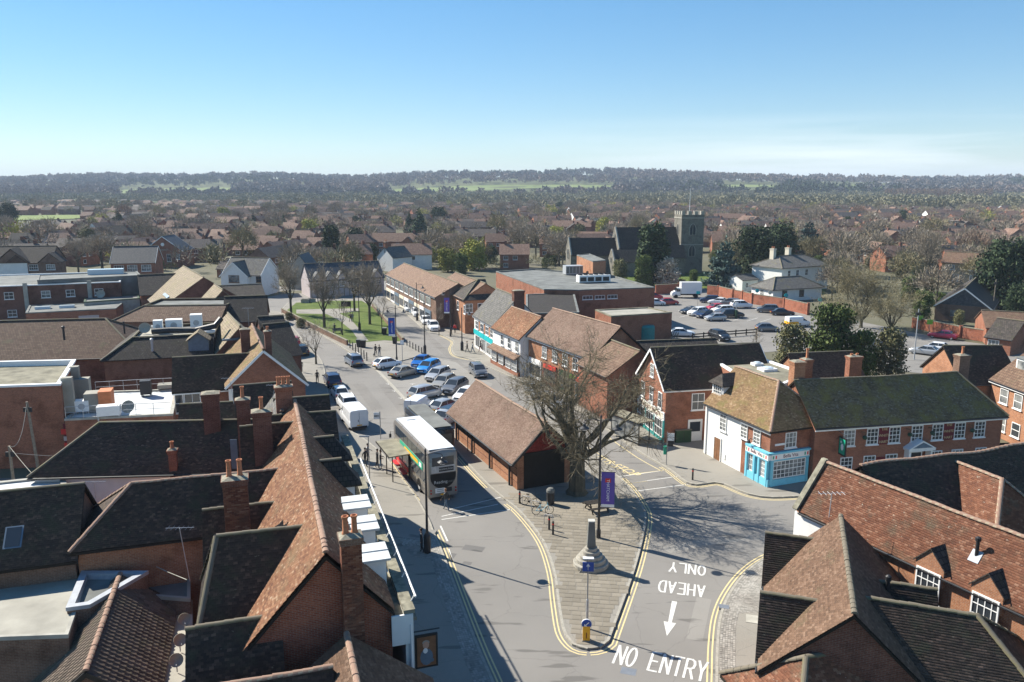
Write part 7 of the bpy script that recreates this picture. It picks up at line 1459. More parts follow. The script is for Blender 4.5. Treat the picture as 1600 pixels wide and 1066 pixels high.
signpost('blank white sign on a thin pole by the square edge', 629, 567, 3.2, parts=(('sign_plate', 'white_paint', (-.25, 2.6, .25, 3.2)),)); signpost('teal parking sign on a post in the car park', 1090, 480, 3.4, parts=(('sign_plate', 'teal_sign', (-.4, 2.8, .4, 3.4)),), z=0)
nb = thing('notice_board', 'black notice board on two legs in the park', 'notice board', (*at(541, 487)[:2], KH)); MB().box(-1, -.06, .9, 1, .06, 2.0).build('board', 'timber_black', nb)
for s in (1, -1): MB().cbox(s * .9, 0, 0, .1, .1, .9).build('leg', 'timber_black', nb)
for lb, px, py in (('black wheelie bin by the park entrance left side', 561, 543), ('second black bin beside the park entrance', 568, 544), ('black park bin near the slender tree', 601, 524), ('dark bin at the park corner by the far street', 617, 538)):
    o = thing('litter_bin', lb, 'bin', (*at(px, py)[:2], KH)); MB().hexa([(-.3, -.3, 0), (.3, -.3, 0), (.3, .3, 0), (-.3, .3, 0), (-.38, -.38, 1.1), (.38, -.38, 1.1), (.38, .38, 1.1), (-.38, .38, 1.1)]).build('body', 'plastic_black', o); MB().box(-.4, -.42, 1.1, .4, .4, 1.2).build('lid', 'felt', o)
for lb, px, py in (('grey stone planter box at the back of the park', 477, 474), ('second grey stone planter box at the back of the park', 487, 473)): o = thing('planter', lb, 'planter', (*at(px, py)[:2], KH)); MB().box(-.8, -.5, 0, .8, .5, .8).build('box', 'concrete', o); MB().box(-.7, -.4, .8, .7, .4, .82).build('soil', 'dark_under', o)
be = thing('park_bench', 'wooden park bench under the slim young tree', 'bench', (*at(527, 522)[:2], KH), R(30)); MB().box(-.8, -.25, .42, .8, .2, .47).build('seat', 'wood_weathered', be); MB().box(-.8, .2, .5, .8, .25, .9).build('backrest', 'wood_weathered', be)
for s in (1, -1): MB().box(s * .7 - .04, -.22, 0, s * .7 + .04, .24, .42).build('leg', 'timber_black', be)
# rooftop plant, dishes, poles, wires
def rbox(label, px, py, z, s, mat='white_paint', rz=0., nm='air_conditioner', cat='air conditioner', legs=True):
    p = at(px, py, z); o = thing(nm, label, cat, p, rz); MB().box(-s[0] / 2, -s[1] / 2, .12, s[0] / 2, s[1] / 2, s[2]).build('casing', mat, o)
    if s[2] > 1 and mat == 'white_paint': MB().lathe([(min(s[0], s[2]) * .26, -.02), (min(s[0], s[2]) * .26, .02)], 12).build('fan_grille', 'galv', o, loc=(0, -s[1] / 2, s[2] / 2 + .05)).rotation_euler = (math.pi / 2, 0, 0)
    MB().box(-s[0] / 2 + .05, -s[1] / 2 + .05, -.3, -s[0] / 2 + .15, s[1] / 2 - .05, .12).box(s[0] / 2 - .15, -s[1] / 2 + .05, -.3, s[0] / 2 - .05, s[1] / 2 - .05, .12).build('foot', 'galv', o); return o
for a_ in [('white plant box third from the left on the tiled skirt deck', 248, 520, 8.2, (1.0, .8, 1.5)), ('wide white plant box in the middle of the tiled skirt deck', 273, 517, 8.2, (1.8, 1.2, 1.4)), ('tall white cowl unit at the right of the tiled skirt deck', 308, 517, 8.2, (1.3, 1.2, 2.0)), ('small white box at the right edge of the tiled skirt deck', 328, 523, 8.2, (1.2, 1, .5)), ('small grey box left on the tiled skirt deck', 241, 517, 8.2, (.6, .5, .6)),
    ('tall thin pale duct unit against the tall brick block, nearest', 110, 646, 4.6, (.9, .7, 3.4)), ('tall thin pale duct unit against the tall brick block, farthest', 121, 622, 4.6, (.8, .7, 3.2)), ('grey duct box leaning behind the pale ducts', 131, 622, 4.6, (1.3, 1.2, 2.0)), ('pale angled air handling box on the white roof terrace', 152, 640, 4.6, (1.8, 1.5, 1.7)), ('long white chest unit on the white roof terrace', 130, 643, 4.6, (1.2, 1.0, 1.1)),
    ('dark cabinet unit at the back of the white roof terrace', 229, 617, 4.6, (1.0, .9, 1.5)), ('low white box unit at the rail of the white roof terrace', 171, 650, 4.6, (1.9, 1.0, 1.0)), ('flat pale rooflight box at the far corner of the white roof terrace', 262, 607, 4.6, (1.8, 1.2, .5))]:
    rbox(*a_[:5], mat='felt_pale' if 'pale' in a_[0] else 'plastic_black' if 'dark' in a_[0] else 'galv' if 'grey' in a_[0] else 'white_paint', rz=BANG - math.pi / 2)
rbox('orange duct box on the white roof terrace', 168, 640, 4.6, (1.1, 1.6, 1.9), 'orange_duct', BANG - math.pi / 2, 'duct', 'duct')
dk = thing('roof_duct', 'black flexible duct run across the tiled skirt deck', 'duct', at(265, 522, 8.3)); MB().tube([(-2, 0, .3), (0, .3, .4), (3, .2, .4), (5.2, .4, .9), (5.6, 1.2, 1.6)], .35, 8).build('pipe', 'plastic_black', dk)
def dish(label, px, py, z, r=.42, rz=0.):
    p = at(px, py, z); o = thing('satellite_dish', label, 'satellite dish', p, rz); d = MB().lathe([(.02, 0), (r * .5, .04), (r * .85, .11), (r, .17), (r * .98, .2), (r * .8, .14), (r * .4, .06), (.01, .03)], 16).build('dish', 'felt_pale', o, loc=(0, 0, .6)); d.rotation_euler = (R(62), 0, 0)
    MB().tube([(0, 0, 0), (0, .05, .62)], .03, 6).tube([(0, -.05, .5), (0, -.5, .62)], .015, 5).build('mount', 'galv', o)
for a_ in [('satellite dish at the left of the tiled skirt deck', 227, 521, 8.2, .65, .3), ('dark satellite dish by the terrace rail', 202, 646, 4.6, .6, 0), ('satellite dish, topmost of three on the narrow flat roof', 289, 985, 3.3, .3, .5), ('satellite dish, middle of three on the narrow flat roof', 282, 1018, 3.3, .3, .6), ('satellite dish, lowest of three on the narrow flat roof', 277, 1050, 3.3, .31, .4), ('satellite dish on the low green edged roof', 158, 465, 4.5, .8, .2)]: dish(*a_)
def railing(label, pts, z, h=1.05): P = [at(x, y, z) for x, y in pts]; o = thing('roof_railing', label, 'railing', P[0]); q = [p - P[0] for p in P]; MB().tube([v + Vector((0, 0, h)) for v in q], .025, 5).build('top_rail', 'galv', o); MB().tube([v + Vector((0, 0, h * .5)) for v in q], .02, 5).build('mid_rail', 'galv', o); [MB().tube([v, v + Vector((0, 0, h))], .025, 5).build('post', 'galv', o) for a, b in zip(q, q[1:]) for v in (a, a + (b - a) / 3, a + (b - a) * 2 / 3)]
railing('thin rail along the front of the white roof terrace', [(103, 654), (185, 650), (268, 646)], 4.65); railing('thin rail along the back of the white roof terrace', [(150, 613), (215, 609), (276, 606)], 4.65)
def pole(label, px, ba, tp, mat='wood_weathered', r=.14, lean=0.):
    p = at(px, ba); h = at_y(px, tp, p.y).z; o = thing('utility_pole', label, 'utility pole', (p.x, p.y, 0)); MB().tube([(0, 0, 0), (lean, 0, h)], [r, r * .75], 8).build('pole', mat, o)
    MB().box(-.35 + lean, -.08, h - .9, .35 + lean, .08, h - .5).build('junction_box', 'plastic_black', o); return p + Vector((lean, 0, h))
t1 = pole('tall wooden utility pole in front of the tall brick block', 62, 745, 628, lean=-.35); t2 = pole('shorter wooden pole with wires at the left edge', 24, 775, 697)
def wire(label, a, b, sag): o = MB().tube([tuple(a + (b - a) * t + Vector((0, 0, -sag * 4 * t * (1 - t)))) for t in [i / 14 for i in range(15)]], .022, 4).build('overhead_wire', 'felt_pale' if sag > .2 else 'plastic_black'); tag(o, label, 'wire')
w3 = at(292, 906, 6.0); wire('pale wire sagging between the two wooden poles', t1, t2, 1.3); wire('long pale wire sagging across the left roofs to the black wing', t2, w3, 1.5); wire('thin dark wire to the orange brick rear wall', t2 + Vector((0, 0, -.6)), at(318, 720, 6.5), .15)
l1 = pole('tall thin lamp pole at the car park behind the evergreens', 1428, 562, 483, 'galv', .1); pole('wooden utility pole beside the dark gabled bungalow', 1550, 495, 437, r=.12)
def aerial(label, px, py, z, h=1.6, lean=0.):
    p = at(px, py, z); o = thing('tv_aerial', label, 'aerial', p); MB().tube([(0, 0, -.3), (lean, 0, h)], .022, 5).build('mast', 'galv', o); MB().tube([(lean - .7, 0, h), (lean + .7, .1, h)], .015, 4).build('boom', 'galv', o)
    for i in range(6): MB().tube([(lean - .6 + i * .24, -.22, h), (lean - .6 + i * .24, .28, h)], .01, 4).build('element', 'galv', o)
for a_ in [('aerial on a slanted mast beside the black wing', 296, 900, 5.5, 2.6, -.3), ('aerial standing in front of the wide black roof', 149, 772, 6.0, .8, .0), ('aerial over the black roofs beside the pale slope', 389, 510, 8.5, 2.2, .0), ('aerial leaning from the dark chimney stack', 365, 625, 8.0, 1.8, -.2), ('aerial on the three pot chimney side', 425, 618, 9.5, .8, .3), ('thin aerial mast on the dormer cottage roof', 1296, 800, 8.6, 1.0, .05)]: aerial(*a_)
# pub sign, mural, small roof things
pb2 = thing('pub_sign', 'hanging pub sign with painted portrait of a person in a white collar', 'sign', (*(at(666, 1016, 4.2) + BN * 1.27)[:2], 0), BANG - math.pi / 2); MB().tube([(0, 0, 5.2), (1.9, 0, 5.2)], .035, 6).build('bracket', 'black_paint', pb2)
MB().box(.75, -.05, 3.35, 1.8, .05, 5.0).build('board', 'timber_black', pb2); po = MB().box(.84, -.062, 3.45, 1.71, -.052, 4.9).build('picture', 'wood_brown', pb2); MB().ball((1.25, -.066, 4.5), (.15, .006, .19), 12).build('painted_face', 'skin', po); MB().ball((1.27, -.065, 3.9), (.3, .006, .42), 12).ball((1.5, -.066, 3.7), (.12, .006, .1), 8).build('painted_coat', 'slate_blue', po); MB().ball((1.22, -.072, 4.22), (.11, .005, .14), 10).build('painted_collar', 'white_paint', po)
MB().ball((1.25, -.064, 4.62), (.17, .005, .12), 10).build('painted_hair', 'felt_pale', po)
mu = thing('wall_mural', 'pink and red abstract mural low on the tall brick block', 'mural', (*at(97, 718)[:2], 0)); p2 = at(96, 700, 2.0)
for i, (dx, dz, w_, h_, mt) in enumerate(((0, 0, 3.2, 2.6, 'maroon'), (.2, .3, 2.4, .5, 'red_awning'), (.5, 1.0, 2.2, .4, 'pink_render'), (.3, 1.6, 2.0, .5, 'red_paint'), (.9, 2.1, 1.6, .3, 'pink_render'))): MB().box(dx, -.04 - .006 * i, dz, dx + w_, -.006 * i, dz + h_).build('painted_shape', mt, mu)
mu.location = (at(94, 690, 2.2).x + .1, at(94, 600, 7.7).y - .02, 1.4); mu.rotation_euler = (0, 0, R(4))
for lb, px, py, z in (('black soil pipe on the hip end of the wide hipped hall', 100, 525, 8), ('small grey vent cowl on the plant deck skirt', 238, 545, 7.4)): tag(MB().lathe([(.12, -.5), (.12, .9), (.18, .9), (.18, 1.1), (.04, 1.2)], 10).build('vent_cowl', 'plastic_black' if 'black' in lb else 'galv', None, loc=at(px, py, z)), lb, 'vent')
tk = thing('water_tank', 'teal cylindrical tank between the brick store annex and the roofs', 'tank', (*at(1010, 535)[:2], 0)); MB().lathe([(1.3, 0), (1.3, 2.6), (1.1, 2.9), (.2, 3.0)], 20).build('body', 'shop_teal', tk)
tr_ = thing('trellis_fence', 'pale wooden trellis panel behind the gabled brick shop', 'fence', (*at(1029, 528)[:2], 0)); tv = (at(1060, 536) - at(1029, 528)); mbt = MB()
for i in range(10): mbt.bar((tv.x * i / 10, tv.y * i / 10, 0), (tv.x * min(1, (i + 2) / 10), tv.y * min(1, (i + 2) / 10), 1.8), .05, .05).bar((tv.x * i / 10, tv.y * i / 10, 1.8), (tv.x * min(1, (i + 2) / 10), tv.y * min(1, (i + 2) / 10), 0), .05, .05)
mbt.build('lattice', 'wood_weathered', tr_)['kind'] = 'stuff'
for i, (px, py, mt) in enumerate(((1182, 468, 'teal_sign'), (1202, 471, 'cream_render'), (1227, 476, 'teal_sign'), (1280, 484, 'teal_sign'))): s_ = signpost(['round teal sign on the car park wall, leftmost', 'cream round sign on the car park wall', 'round teal sign on the middle of the car park wall', 'teal round sign at the car park wall end'][i], px, py + 4, 2.6, parts=(), z=0); MB().lathe([(.42, -.03), (.42, .03)], 14).build('roundel', mt, s_, loc=(0, -.06, 2.5)).rotation_euler = (math.pi / 2, 0, 0)
for i, (px, py) in enumerate(((1436, 515), (1451, 522))): signpost(['small lime green sign by the boundary wall, farther one', 'larger lime green sign by the boundary wall, nearer one'][i], px, py, 2.6, parts=(('sign_plate', 'lime', (-.5, 1.7, .5, 2.5)),), z=0)
tb2 = thing('ticket_machine', 'dark ticket machine with solar head among the car park cars', 'ticket machine', (*at(1150, 498)[:2], 0)); MB().box(-.2, -.15, 0, .2, .15, 1.7).build('body', 'dark_green', tb2); MB().tube([(0, 0, 1.7), (0, 0, 2.6)], .05, 6).build('post', 'galv', tb2); MB().box(-.3, -.05, 2.6, .3, .05, 3.2).build('panel', 'white_paint', tb2)
# ---------------------------------------------------------------- people: one skinned body each, clothes coloured by region
BODY = {}
def body_mesh(pose):
    """pose: (stride, arm swing, elbow) in metres and radians; grown from a skeleton of joints"""
    st, sw, bend = pose; J = [(0, 0, .93), (0, 0, 1.1), (0, .01, 1.32), (0, .0, 1.46), (0, .02, 1.54), (0, .03, 1.64), (0, .03, 1.74)]; Rr = [(.15, .11), (.135, .10), (.165, .105), (.075, .07), (.052, .052), (.085, .10), (.06, .07)]; E_ = [(0, 1), (1, 2), (2, 3), (3, 4), (4, 5), (5, 6)]
    for s in (1, -1):
        i = len(J); f = st * s; J += [(s * .09, 0, .88), (s * .1, f * .45, .48), (s * .1, f * .8 - (.12 if f < 0 else 0), .08), (s * .1, f * .8 + .1 - (.12 if f < 0 else 0), .035)]; Rr += [(.095, .1), (.062, .065), (.042, .045), (.04, .03)]; E_ += [(0, i), (i, i + 1), (i + 1, i + 2), (i + 2, i + 3)]
        i = len(J); f = -sw * s; J += [(s * .2, .0, 1.4), (s * .25, f * .4, 1.13), (s * .24, f + bend, .9 + bend * .8), (s * .235, f * 1.1 + bend * 1.3, .81 + bend), (s * .215, f * 1.1 + bend * 1.3 + .03, .75 + bend)]; Rr += [(.06, .06), (.045, .045), (.034, .034), (.036, .022), (.024, .014)]; E_ += [(2, i), (i, i + 1), (i + 1, i + 2), (i + 2, i + 3), (i + 3, i + 4)]
    me = bpy.data.meshes.new('person'); me.from_pydata(J, E_, []); o = bpy.data.objects.new('person', me); col.objects.link(o); sk_ = o.modifiers.new('skin', 'SKIN'); o.modifiers.new('sub', 'SUBSURF').levels = 1
    if not me.skin_vertices: me.attributes.new('skin_vertices_tmp', 'FLOAT', 'POINT')
    return o, me, Rr
def make_person(pose, coat, legs, hair_, long_coat=False):
    k = (pose, coat, legs, hair_, long_coat)
    if k in BODY: return BODY[k]
    o, me, Rr = body_mesh(pose); bm = bmesh.new(); bm.from_mesh(me); ly = bm.verts.layers.skin.verify(); bm.verts.ensure_lookup_table()
    for v, r_ in zip(bm.verts, Rr): v[ly].radius = r_
    bm.verts[0][ly].use_root = True; bm.to_mesh(me); bm.free()
    out = bpy.data.meshes.new_from_object(o.evaluated_get(bpy.context.evaluated_depsgraph_get())); bpy.data.objects.remove(o); out.name = 'person'; out.materials.clear()
    for m_ in (coat, legs, 'skin', hair_, 'black_paint'): out.materials.append(MATS[m_])
    for p in out.polygons:
        c = p.center; arm = abs(c.x) > .175 and c.z < 1.45
        if c.z > 1.5: mi = 3 if (c.z > 1.70 or (c.y < .02 and c.z > 1.56)) else 2
        elif arm: mi = 2 if (c.z < .84 + pose[2] and abs(c.x) > .19 and c.z > .6) else 0
        elif c.z > (.62 if long_coat else .92): mi = 0
        elif c.z > .09: mi = 1
        else: mi = 4
        p.material_index = mi; p.use_smooth = True
    BODY[k] = out; return out
WALK = (.32, .22, .06); STAND = (.04, .03, .03); HOLD = (.05, .05, .22)
face = MB().ball((0, .135, 1.645), (.014, .03, .02), 6).mesh('nose', 'skin'); eye = MB().ball((0, 0, 0), (.013, .008, .009), 6).mesh('eye', 'black_paint'); mou = MB().box(-.025, -.004, -.005, .025, .006, .005).mesh('mouth', 'maroon'); HC = {}
def person(label, px, py, ang, pose=WALK, coat='black_paint', legs='slate_blue', hair_='hair', long_coat=False, z=KH, s=1.0):
    p = at(px, py, z); me = make_person(pose, coat, legs, hair_, long_coat); o = link('person', me, None, (p.x, p.y, z), ang); o.scale = (s,) * 3; tag(o, label, 'person')
    link('nose', face, o); link('mouth', mou, o, (0, .115, 1.595))
    for q in (.034, -.034): link('eye', eye, o, (q, .115, 1.672))
    if hair_ not in HC: HC[hair_] = MB().ball((0, 0, 0), (.098, .108, .09), 12).mesh('hair', hair_)
    link('hair', HC[hair_], o, (0, .005, 1.715)); return o
person('person with brown hair walking past the rear of the bus in dark jacket and jeans', 697, 797, R(60), coat='black_paint', legs='slate_blue', hair_='wood_brown', z=0); person('person in dark clothes standing behind the base of the street lamp', 659, 863, R(100), STAND, 'black_paint', 'black_paint')
person('person in black coat at the pavement left of the mossy shelter, front one', 571, 729, R(-120), WALK, 'black_paint', 'black_paint'); person('person in dark jacket walking beside the mossy shelter', 575, 722, R(-100), HOLD, 'car_grey', 'black_paint')
person('person in black waiting under the mossy shelter edge', 590, 731, R(-60), STAND, 'black_paint', 'black_paint'); person('second person in black waiting by the mossy shelter seats', 595, 733, R(-80), HOLD, 'black_paint', 'slate_blue')
person('person in brown top holding a bag beside the dark shelter', 994, 692, R(-150), STAND, 'wood_brown', 'white_paint'); person('person in black walking towards us on the square, left of two', 587, 556, R(170), WALK, 'black_paint', 'black_paint'); person('person in black walking towards us on the square, right of two', 593, 557, R(185), HOLD, 'black_paint', 'slate_blue')
person('person in a black coat walking in the park, left of the pair', 548, 503, R(-10), WALK, 'black_paint', 'black_paint', long_coat=True); person('person in a dark coat walking in the park, right of the pair', 551, 503, R(10), WALK, 'slate_blue', 'felt')
person('person in black by the shops, left of three', 730, 551, R(100), WALK, 'black_paint', 'black_paint'); person('person in grey jacket by the shops, middle of three', 738.5, 552, R(110), WALK, 'car_grey', 'slate_blue'); person('person in dark clothes by the shops, right of three', 751, 550, R(120), WALK, 'black_paint', 'maroon')
person('person in a navy coat at the corner shop', 705, 524, R(150), STAND, 'car_navy', 'black_paint'); person('person in a red top at the corner shop window', 711, 521, R(0), STAND, 'red_paint', 'black_paint'); person('person in dark clothes outside the long terrace', 617, 474, R(200), WALK, 'black_paint', 'black_paint'); person('second person in dark clothes with a pushchair outside the long terrace', 630, 475, R(200), WALK, 'black_paint', 'felt')
person('person in black walking up the left pavement by the navy car', 496, 599, R(10), WALK, 'black_paint', 'black_paint'); person('person in dark jacket on the left pavement by the red gable house', 471, 582, R(190), WALK, 'black_paint', 'car_grey'); person('seated looking person by the park bench in dark clothes', 523, 521, R(200), STAND, 'black_paint', 'slate_blue')
dg = thing('dog', 'small black dog beside the people on the square', 'dog', (*at(585, 558)[:2], KH), R(80)); MB().tube([(-.3, 0, .32), (-.1, 0, .34), (.15, 0, .36), (.3, 0, .44), (.38, 0, .5), (.5, 0, .47)], [.07, .1, .11, .08, .085, .035], 8).tube([(-.3, 0, .34), (-.42, 0, .5)], .02, 5).build('body', 'black_paint', dg, True)
for x in (-.22, .2):
    for s in (1, -1): MB().tube([(x, s * .06, .32), (x + .03 * (1 if x > 0 else -1), s * .06, .16), (x, s * .06, 0)], [.045, .028, .025], 6).build('leg', 'black_paint', dg)
# ---------------------------------------------------------------- church, villa, office, the estate and the woods
def ground_y(px, ba): p = at(px, ba); return p
cx, cy = 52.4, 238.0
ch = thing('parish_church', 'flint parish church with battlemented square tower and dark roofs', 'church', (cx, cy, 0), R(8))
tw = MB().box(-3.4, -3.2, 0, 3.4, 3.2, 17.0).build('tower', 'flint', ch)
MB().box(-3.55, -3.35, 15.9, 3.55, 3.35, 16.2).box(-3.5, -3.3, 8.2, 3.5, 3.3, 8.45).build('string_course', 'stone', tw)
for i in range(4):
    for s, q in ((i, 0), (i, 1), (i, 2), (i, 3)):
        x = -2.9 + i * 1.93; c = [(x, -2.97), (x, 2.97), (-3.17, -2.6 + i * 1.73), (3.17, -2.6 + i * 1.73)][q]; d = (1.05, .46) if q < 2 else (.46, .95)
        MB().cbox(c[0], c[1], 17.0, d[0], d[1], 1.0).build('merlon', 'stone', tw)
def lancet(par, loc, rz, w_, h_):
    pts = [(-w_ / 2, 0), (w_ / 2, 0), (w_ / 2, h_ * .6), (w_ * .32, h_ * .85), (0, h_), (-w_ * .32, h_ * .85), (-w_ / 2, h_ * .6)]
    o = MB().add([(x * 1.25, -.12, z * 1.08 - .1) for x, z in pts] + [(x * 1.25, 0, z * 1.08 - .1) for x, z in pts], [tuple(range(7))] + [(i, i + 7, (i + 1) % 7 + 7, (i + 1) % 7) for i in range(7)]).build('window', 'stone', par, loc=loc, rz=rz)
    MB().add([(x, -.14, z) for x, z in pts], [tuple(range(7))]).build('pane', 'glass', o); MB().box(-.06, -.18, 0, .06, -.141, h_ * .95).build('mullion', 'stone', o)
for l, rz in (((0, -3.2, 11.2), 0), ((-3.4, 0, 11.2), -math.pi / 2), ((0, -3.2, 5), 0)): lancet(ch, l, rz, 1.7, 3.2)
MB().tube([(0, 0, 17), (0, 0, 24.5)], [.09, .05], 6).build('flagpole', 'white_paint', ch)
def nave(x0, x1, y0, y1, ze, zr, nm='nave', axis='x'):
    w_ = MB(); ym = (y0 + y1) / 2; xm = (x0 + x1) / 2
    if axis == 'x':
        w_.add([(x0, y0, 0), (x1, y0, 0), (x1, y1, 0), (x0, y1, 0), (x0, y0, ze), (x1, y0, ze), (x1, y1, ze), (x0, y1, ze), (x0, ym, zr), (x1, ym, zr)], [(0, 1, 5, 4), (2, 3, 7, 6), (3, 0, 4, 8, 7), (1, 2, 6, 9, 5)]); b_ = w_.build(nm, 'flint', ch)
        rf = MB().slab([(x0 + .35, y0 - .3, ze - .2), (x1, y0 - .3, ze - .2), (x1, ym, zr + .1), (x0 + .35, ym, zr + .1)], .15).slab([(x1, y1 + .3, ze - .2), (x0 + .35, y1 + .3, ze - .2), (x0 + .35, ym, zr + .1), (x1, ym, zr + .1)], .15)
        cp = MB()
        for yy in (y0 - .2, y1 + .2): cp.bar((x0 + .12, ym, zr + .3), (x0 + .12, yy, ze + .05), .4, .3)
    rf.build('roof', 'roof_dark', b_); cp.build('coping', 'stone', b_); return b_
nave(-22, -3.4, -3, 6, 7.4, 13.2); nave(-36, -22, -2, 5, 5.6, 10.2, 'chancel'); nave(-16, -3.6, -8.5, -3.1, 5.2, 8.4, 'aisle'); nave(-25, -16.2, -9, -3.2, 4.2, 7.2, 'chapel')
lancet(ch, (-36, 1.5, 4.2), -math.pi / 2, 2.4, 3.2); lancet(ch, (-22, 1.5, 9.5), -math.pi / 2, 1.2, 2); lancet(ch, (-25, -6, 3.6), -math.pi / 2, 1.4, 1.8)
for x in (-15, -11.5, -8): lancet(ch, (x, -8.5, 1.2), 0, 1.3, 2.2)
# white villa by the car park
vl = house('white_villa', 'white rendered villa with hipped grey roofs beyond the car park wall', 'house', at(1196, 455), at(1268, 448), 4.6, 6.2, 8.4, 'hh', 'white_render', roof='roof_grey', ridgemat='ridge_grey', hipf=.9, oh=.5)
wins(vl, 'f', [(2.5, 3.8), (5.5, 3.8), (8.8, 3.8), (2.5, 1.0), (5.5, 1.0)], 1.0, 1.5, 2, 2)
chimney(vl.root, (3.0, 1, 0), 0, .9, 1.2, 6, 10.2, 2, 'cream_render', pot_h=.5); chimney(vl.root, (8.5, 1, 0), 0, .9, 1.2, 6, 10.2, 2, 'cream_render', pot_h=.5)
v2 = house('white_lodge', 'single storey white lodge with hipped grey roof before the white villa', 'house', at(1190, 469), at(1265, 464), 3.6, 3.0, 5.0, 'hh', 'white_render', roof='roof_grey', ridgemat='ridge_grey', hipf=.95, oh=.5)
wins(v2, 'f', [(3.2, .9), (8.0, .9)], 1.3, 1.5, 2, 2, 'b'); wins(v2, '0', [(0, .9)], 1.2, 1.4, 2, 2)
v3 = house('white_garden_wing', 'low white wing at the left of the white villa', 'house', at(1148, 455), at(1172, 453), 2.4, 3.0, 4.0, 'gg', 'white_render', roof='roof_grey', ridgemat='ridge_grey'); wins(v3, 'f', [(1.5, 1)], .8, 1.2, 1, 2)
# brick walls round the car park, wooden rail fence
def brick_wall(label, px, h, mat='brick_old', piers=True, nm='brick_wall'):
    p = P2(px); o = thing(nm, label, 'wall', (p[0][0], p[0][1], 0)); mb = MB(); cp = MB()
    for a, b in zip(p, p[1:]):
        A = Vector((a[0] - p[0][0], a[1] - p[0][1], h / 2)); B = Vector((b[0] - p[0][0], b[1] - p[0][1], h / 2)); mb.bar(A, B, .3, h); cp.bar(A + Vector((0, 0, h / 2 + .04)), B + Vector((0, 0, h / 2 + .04)), .38, .09)
        if piers: MB().cbox(B.x, B.y, 0, .5, .5, h + .2).build('pier', mat, o)
    mb.build('wall', mat, o); cp.build('coping', 'stone_mossy', o); return o
brick_wall('old red brick wall with piers between car park and villa', [(1105, 460), (1122, 462), (1145, 468), (1160, 471), (1175, 475), (1225, 483), (1262, 492)], 2.2); brick_wall('shaded brick wall behind the white box lorry', [(1024, 460), (1060, 458), (1092, 456)], 2.2)
brick_wall('long brick boundary wall at the right of the car park', [(1425, 512), (1500, 528), (1560, 538), (1640, 548)], 1.9); brick_wall('low brick wall with coping along the park side of the left street', [(441, 489), (480, 510), (512, 526), (543, 541)], .9, 'brick_brown', False); brick_wall('low wall along the park side of the far street', [(582, 480), (602, 503), (630, 536)], .8, 'brick_brown', False)
fe = thing('rail_fence', 'dark timber post and rail fence at the car park entrance', 'fence', (*at(1082, 531)[:2], 0)); a = at(1082, 531); b = at(1182, 523); n = 7
for i in range(n): p = (b - a) * i / (n - 1); MB().cbox(p.x, p.y, 0, .16, .16, 1.15).build('post', 'timber_black', fe)
for z in (.45, .9): MB().bar((0, 0, z), (b.x - a.x, b.y - a.y, z), .06, .18).build('rail', 'timber_black', fe)
# office with slate roof, gabled row, white gabled house, terraces, bungalow
a, b = ridge_px((178, 385), (246, 384), 9.5)
of = house('slate_office', 'brick office with slate roof and cross gable carrying white lettering', 'building', a, b, 5.0, 5.6, 9.5, 'gg', 'brick_red', roof='roof_slate', ridgemat='ridge_grey', barge='white_paint')
wins(of, 'f', [(2.0, 3.2), (5.2, 3.2), (8.6, 3.2)], 2.4, 1.7, 4, 2)
gb = house('office_gable', 'tall brick gable end of the slate office with round clock and arched windows', 'building', at(257, 418), at(257, 418) + Vector((0, 9, 0)), 6.0, 5.4, 9.8, 'gg', 'brick_red', roof='roof_slate', ridgemat='ridge_grey', barge='white_paint')
wins(gb, '0', [(-1.7, 1.8), (1.7, 1.8)], 1.3, 2.4, 2, 2); wins(gb, '0', [(-4.5, 2.5), (4.5, 2.5)], 1.2, 1.8, 2, 1)
c_ = MB().lathe([(.55, -.06), (.55, .04)], 16).build('clock', 'white_paint', gb.root, loc=(-.1, 0, 7.2)); c_.rotation_euler = (0, -math.pi / 2, 0); letter('wagtech', 1.05, 'stone', gb.root, (-.05, 0, 5.6), -math.pi / 2)
gr = house('gabled_row', 'row of houses with dark roof and small front gables far left', 'building', *ridge_px((-60, 386), (88, 384), 9.0), 6, 5.2, 9.0, 'gg', 'brick_brown', roof='roof_dark', ridgemat='ridge_grey')
for px, w_ in ((20, 9), (27, 5), (81, 6)):
    u = wall_u(gr, 'f', px, 5); rf = MB()
    for s in (1, -1): rf.slab([(u + s * w_ / 2, -6.6, 5.0), (u + s * w_ / 2, -2, 5.0), (u, -1, 5 + w_ * .42), (u, -6.6, 5 + w_ * .42)][::s], .12)
    g_ = rf.build('front_gable', 'roof_dark', gr.root); MB().add([(u - w_ / 2 + .3, -6.4, 4.9), (u + w_ / 2 - .3, -6.4, 4.9), (u, -6.4, 4.9 + w_ * .4)], [(0, 1, 2)]).build('gable_face', 'brick_brown', g_)
MB().box(0, -6.25, 0, wall_u(gr, 'f', 44, 3), -6.01, 4.9).build('render_face', 'white_render', gr.root)
for px in (27, 53, 81): wins_px(gr, 'f', [(px, 2.9)], 2.2, 1.5, 4, 2)
a, b = ridge_px((362, 402), (420, 403), 8.6)
wh = house('white_gabled_house', 'white painted house with gable and arched brown window behind the street roofs', 'house', a, b, 4.5, 5.2, 8.6, 'gg', 'white_render', roof='roof_grey', ridgemat='ridge_grey', barge='white_paint')
gw = house('white_gable_wing', 'white front gable of the house with brown arched window', 'house', to_world(wh, (3.6, -5.9, 0)), to_world(wh, (3.6, 1, 0)), 3.3, 5.0, 8.0, 'gg', 'white_render', roof='roof_grey', ridgemat='ridge_grey', barge='white_paint')
wins(gw, '0', [(0, 3.3)], 2.6, 1.7, 3, 2, 'n'); wins(gw, '0', [(-1.5, .8), (1.5, .8)], 1.1, 1.6, 1, 2, 'n'); wins(wh, 'f', [(1.5, 3.3), (9, 3.3)], 1.3, 1.4, 2, 2, 'n')
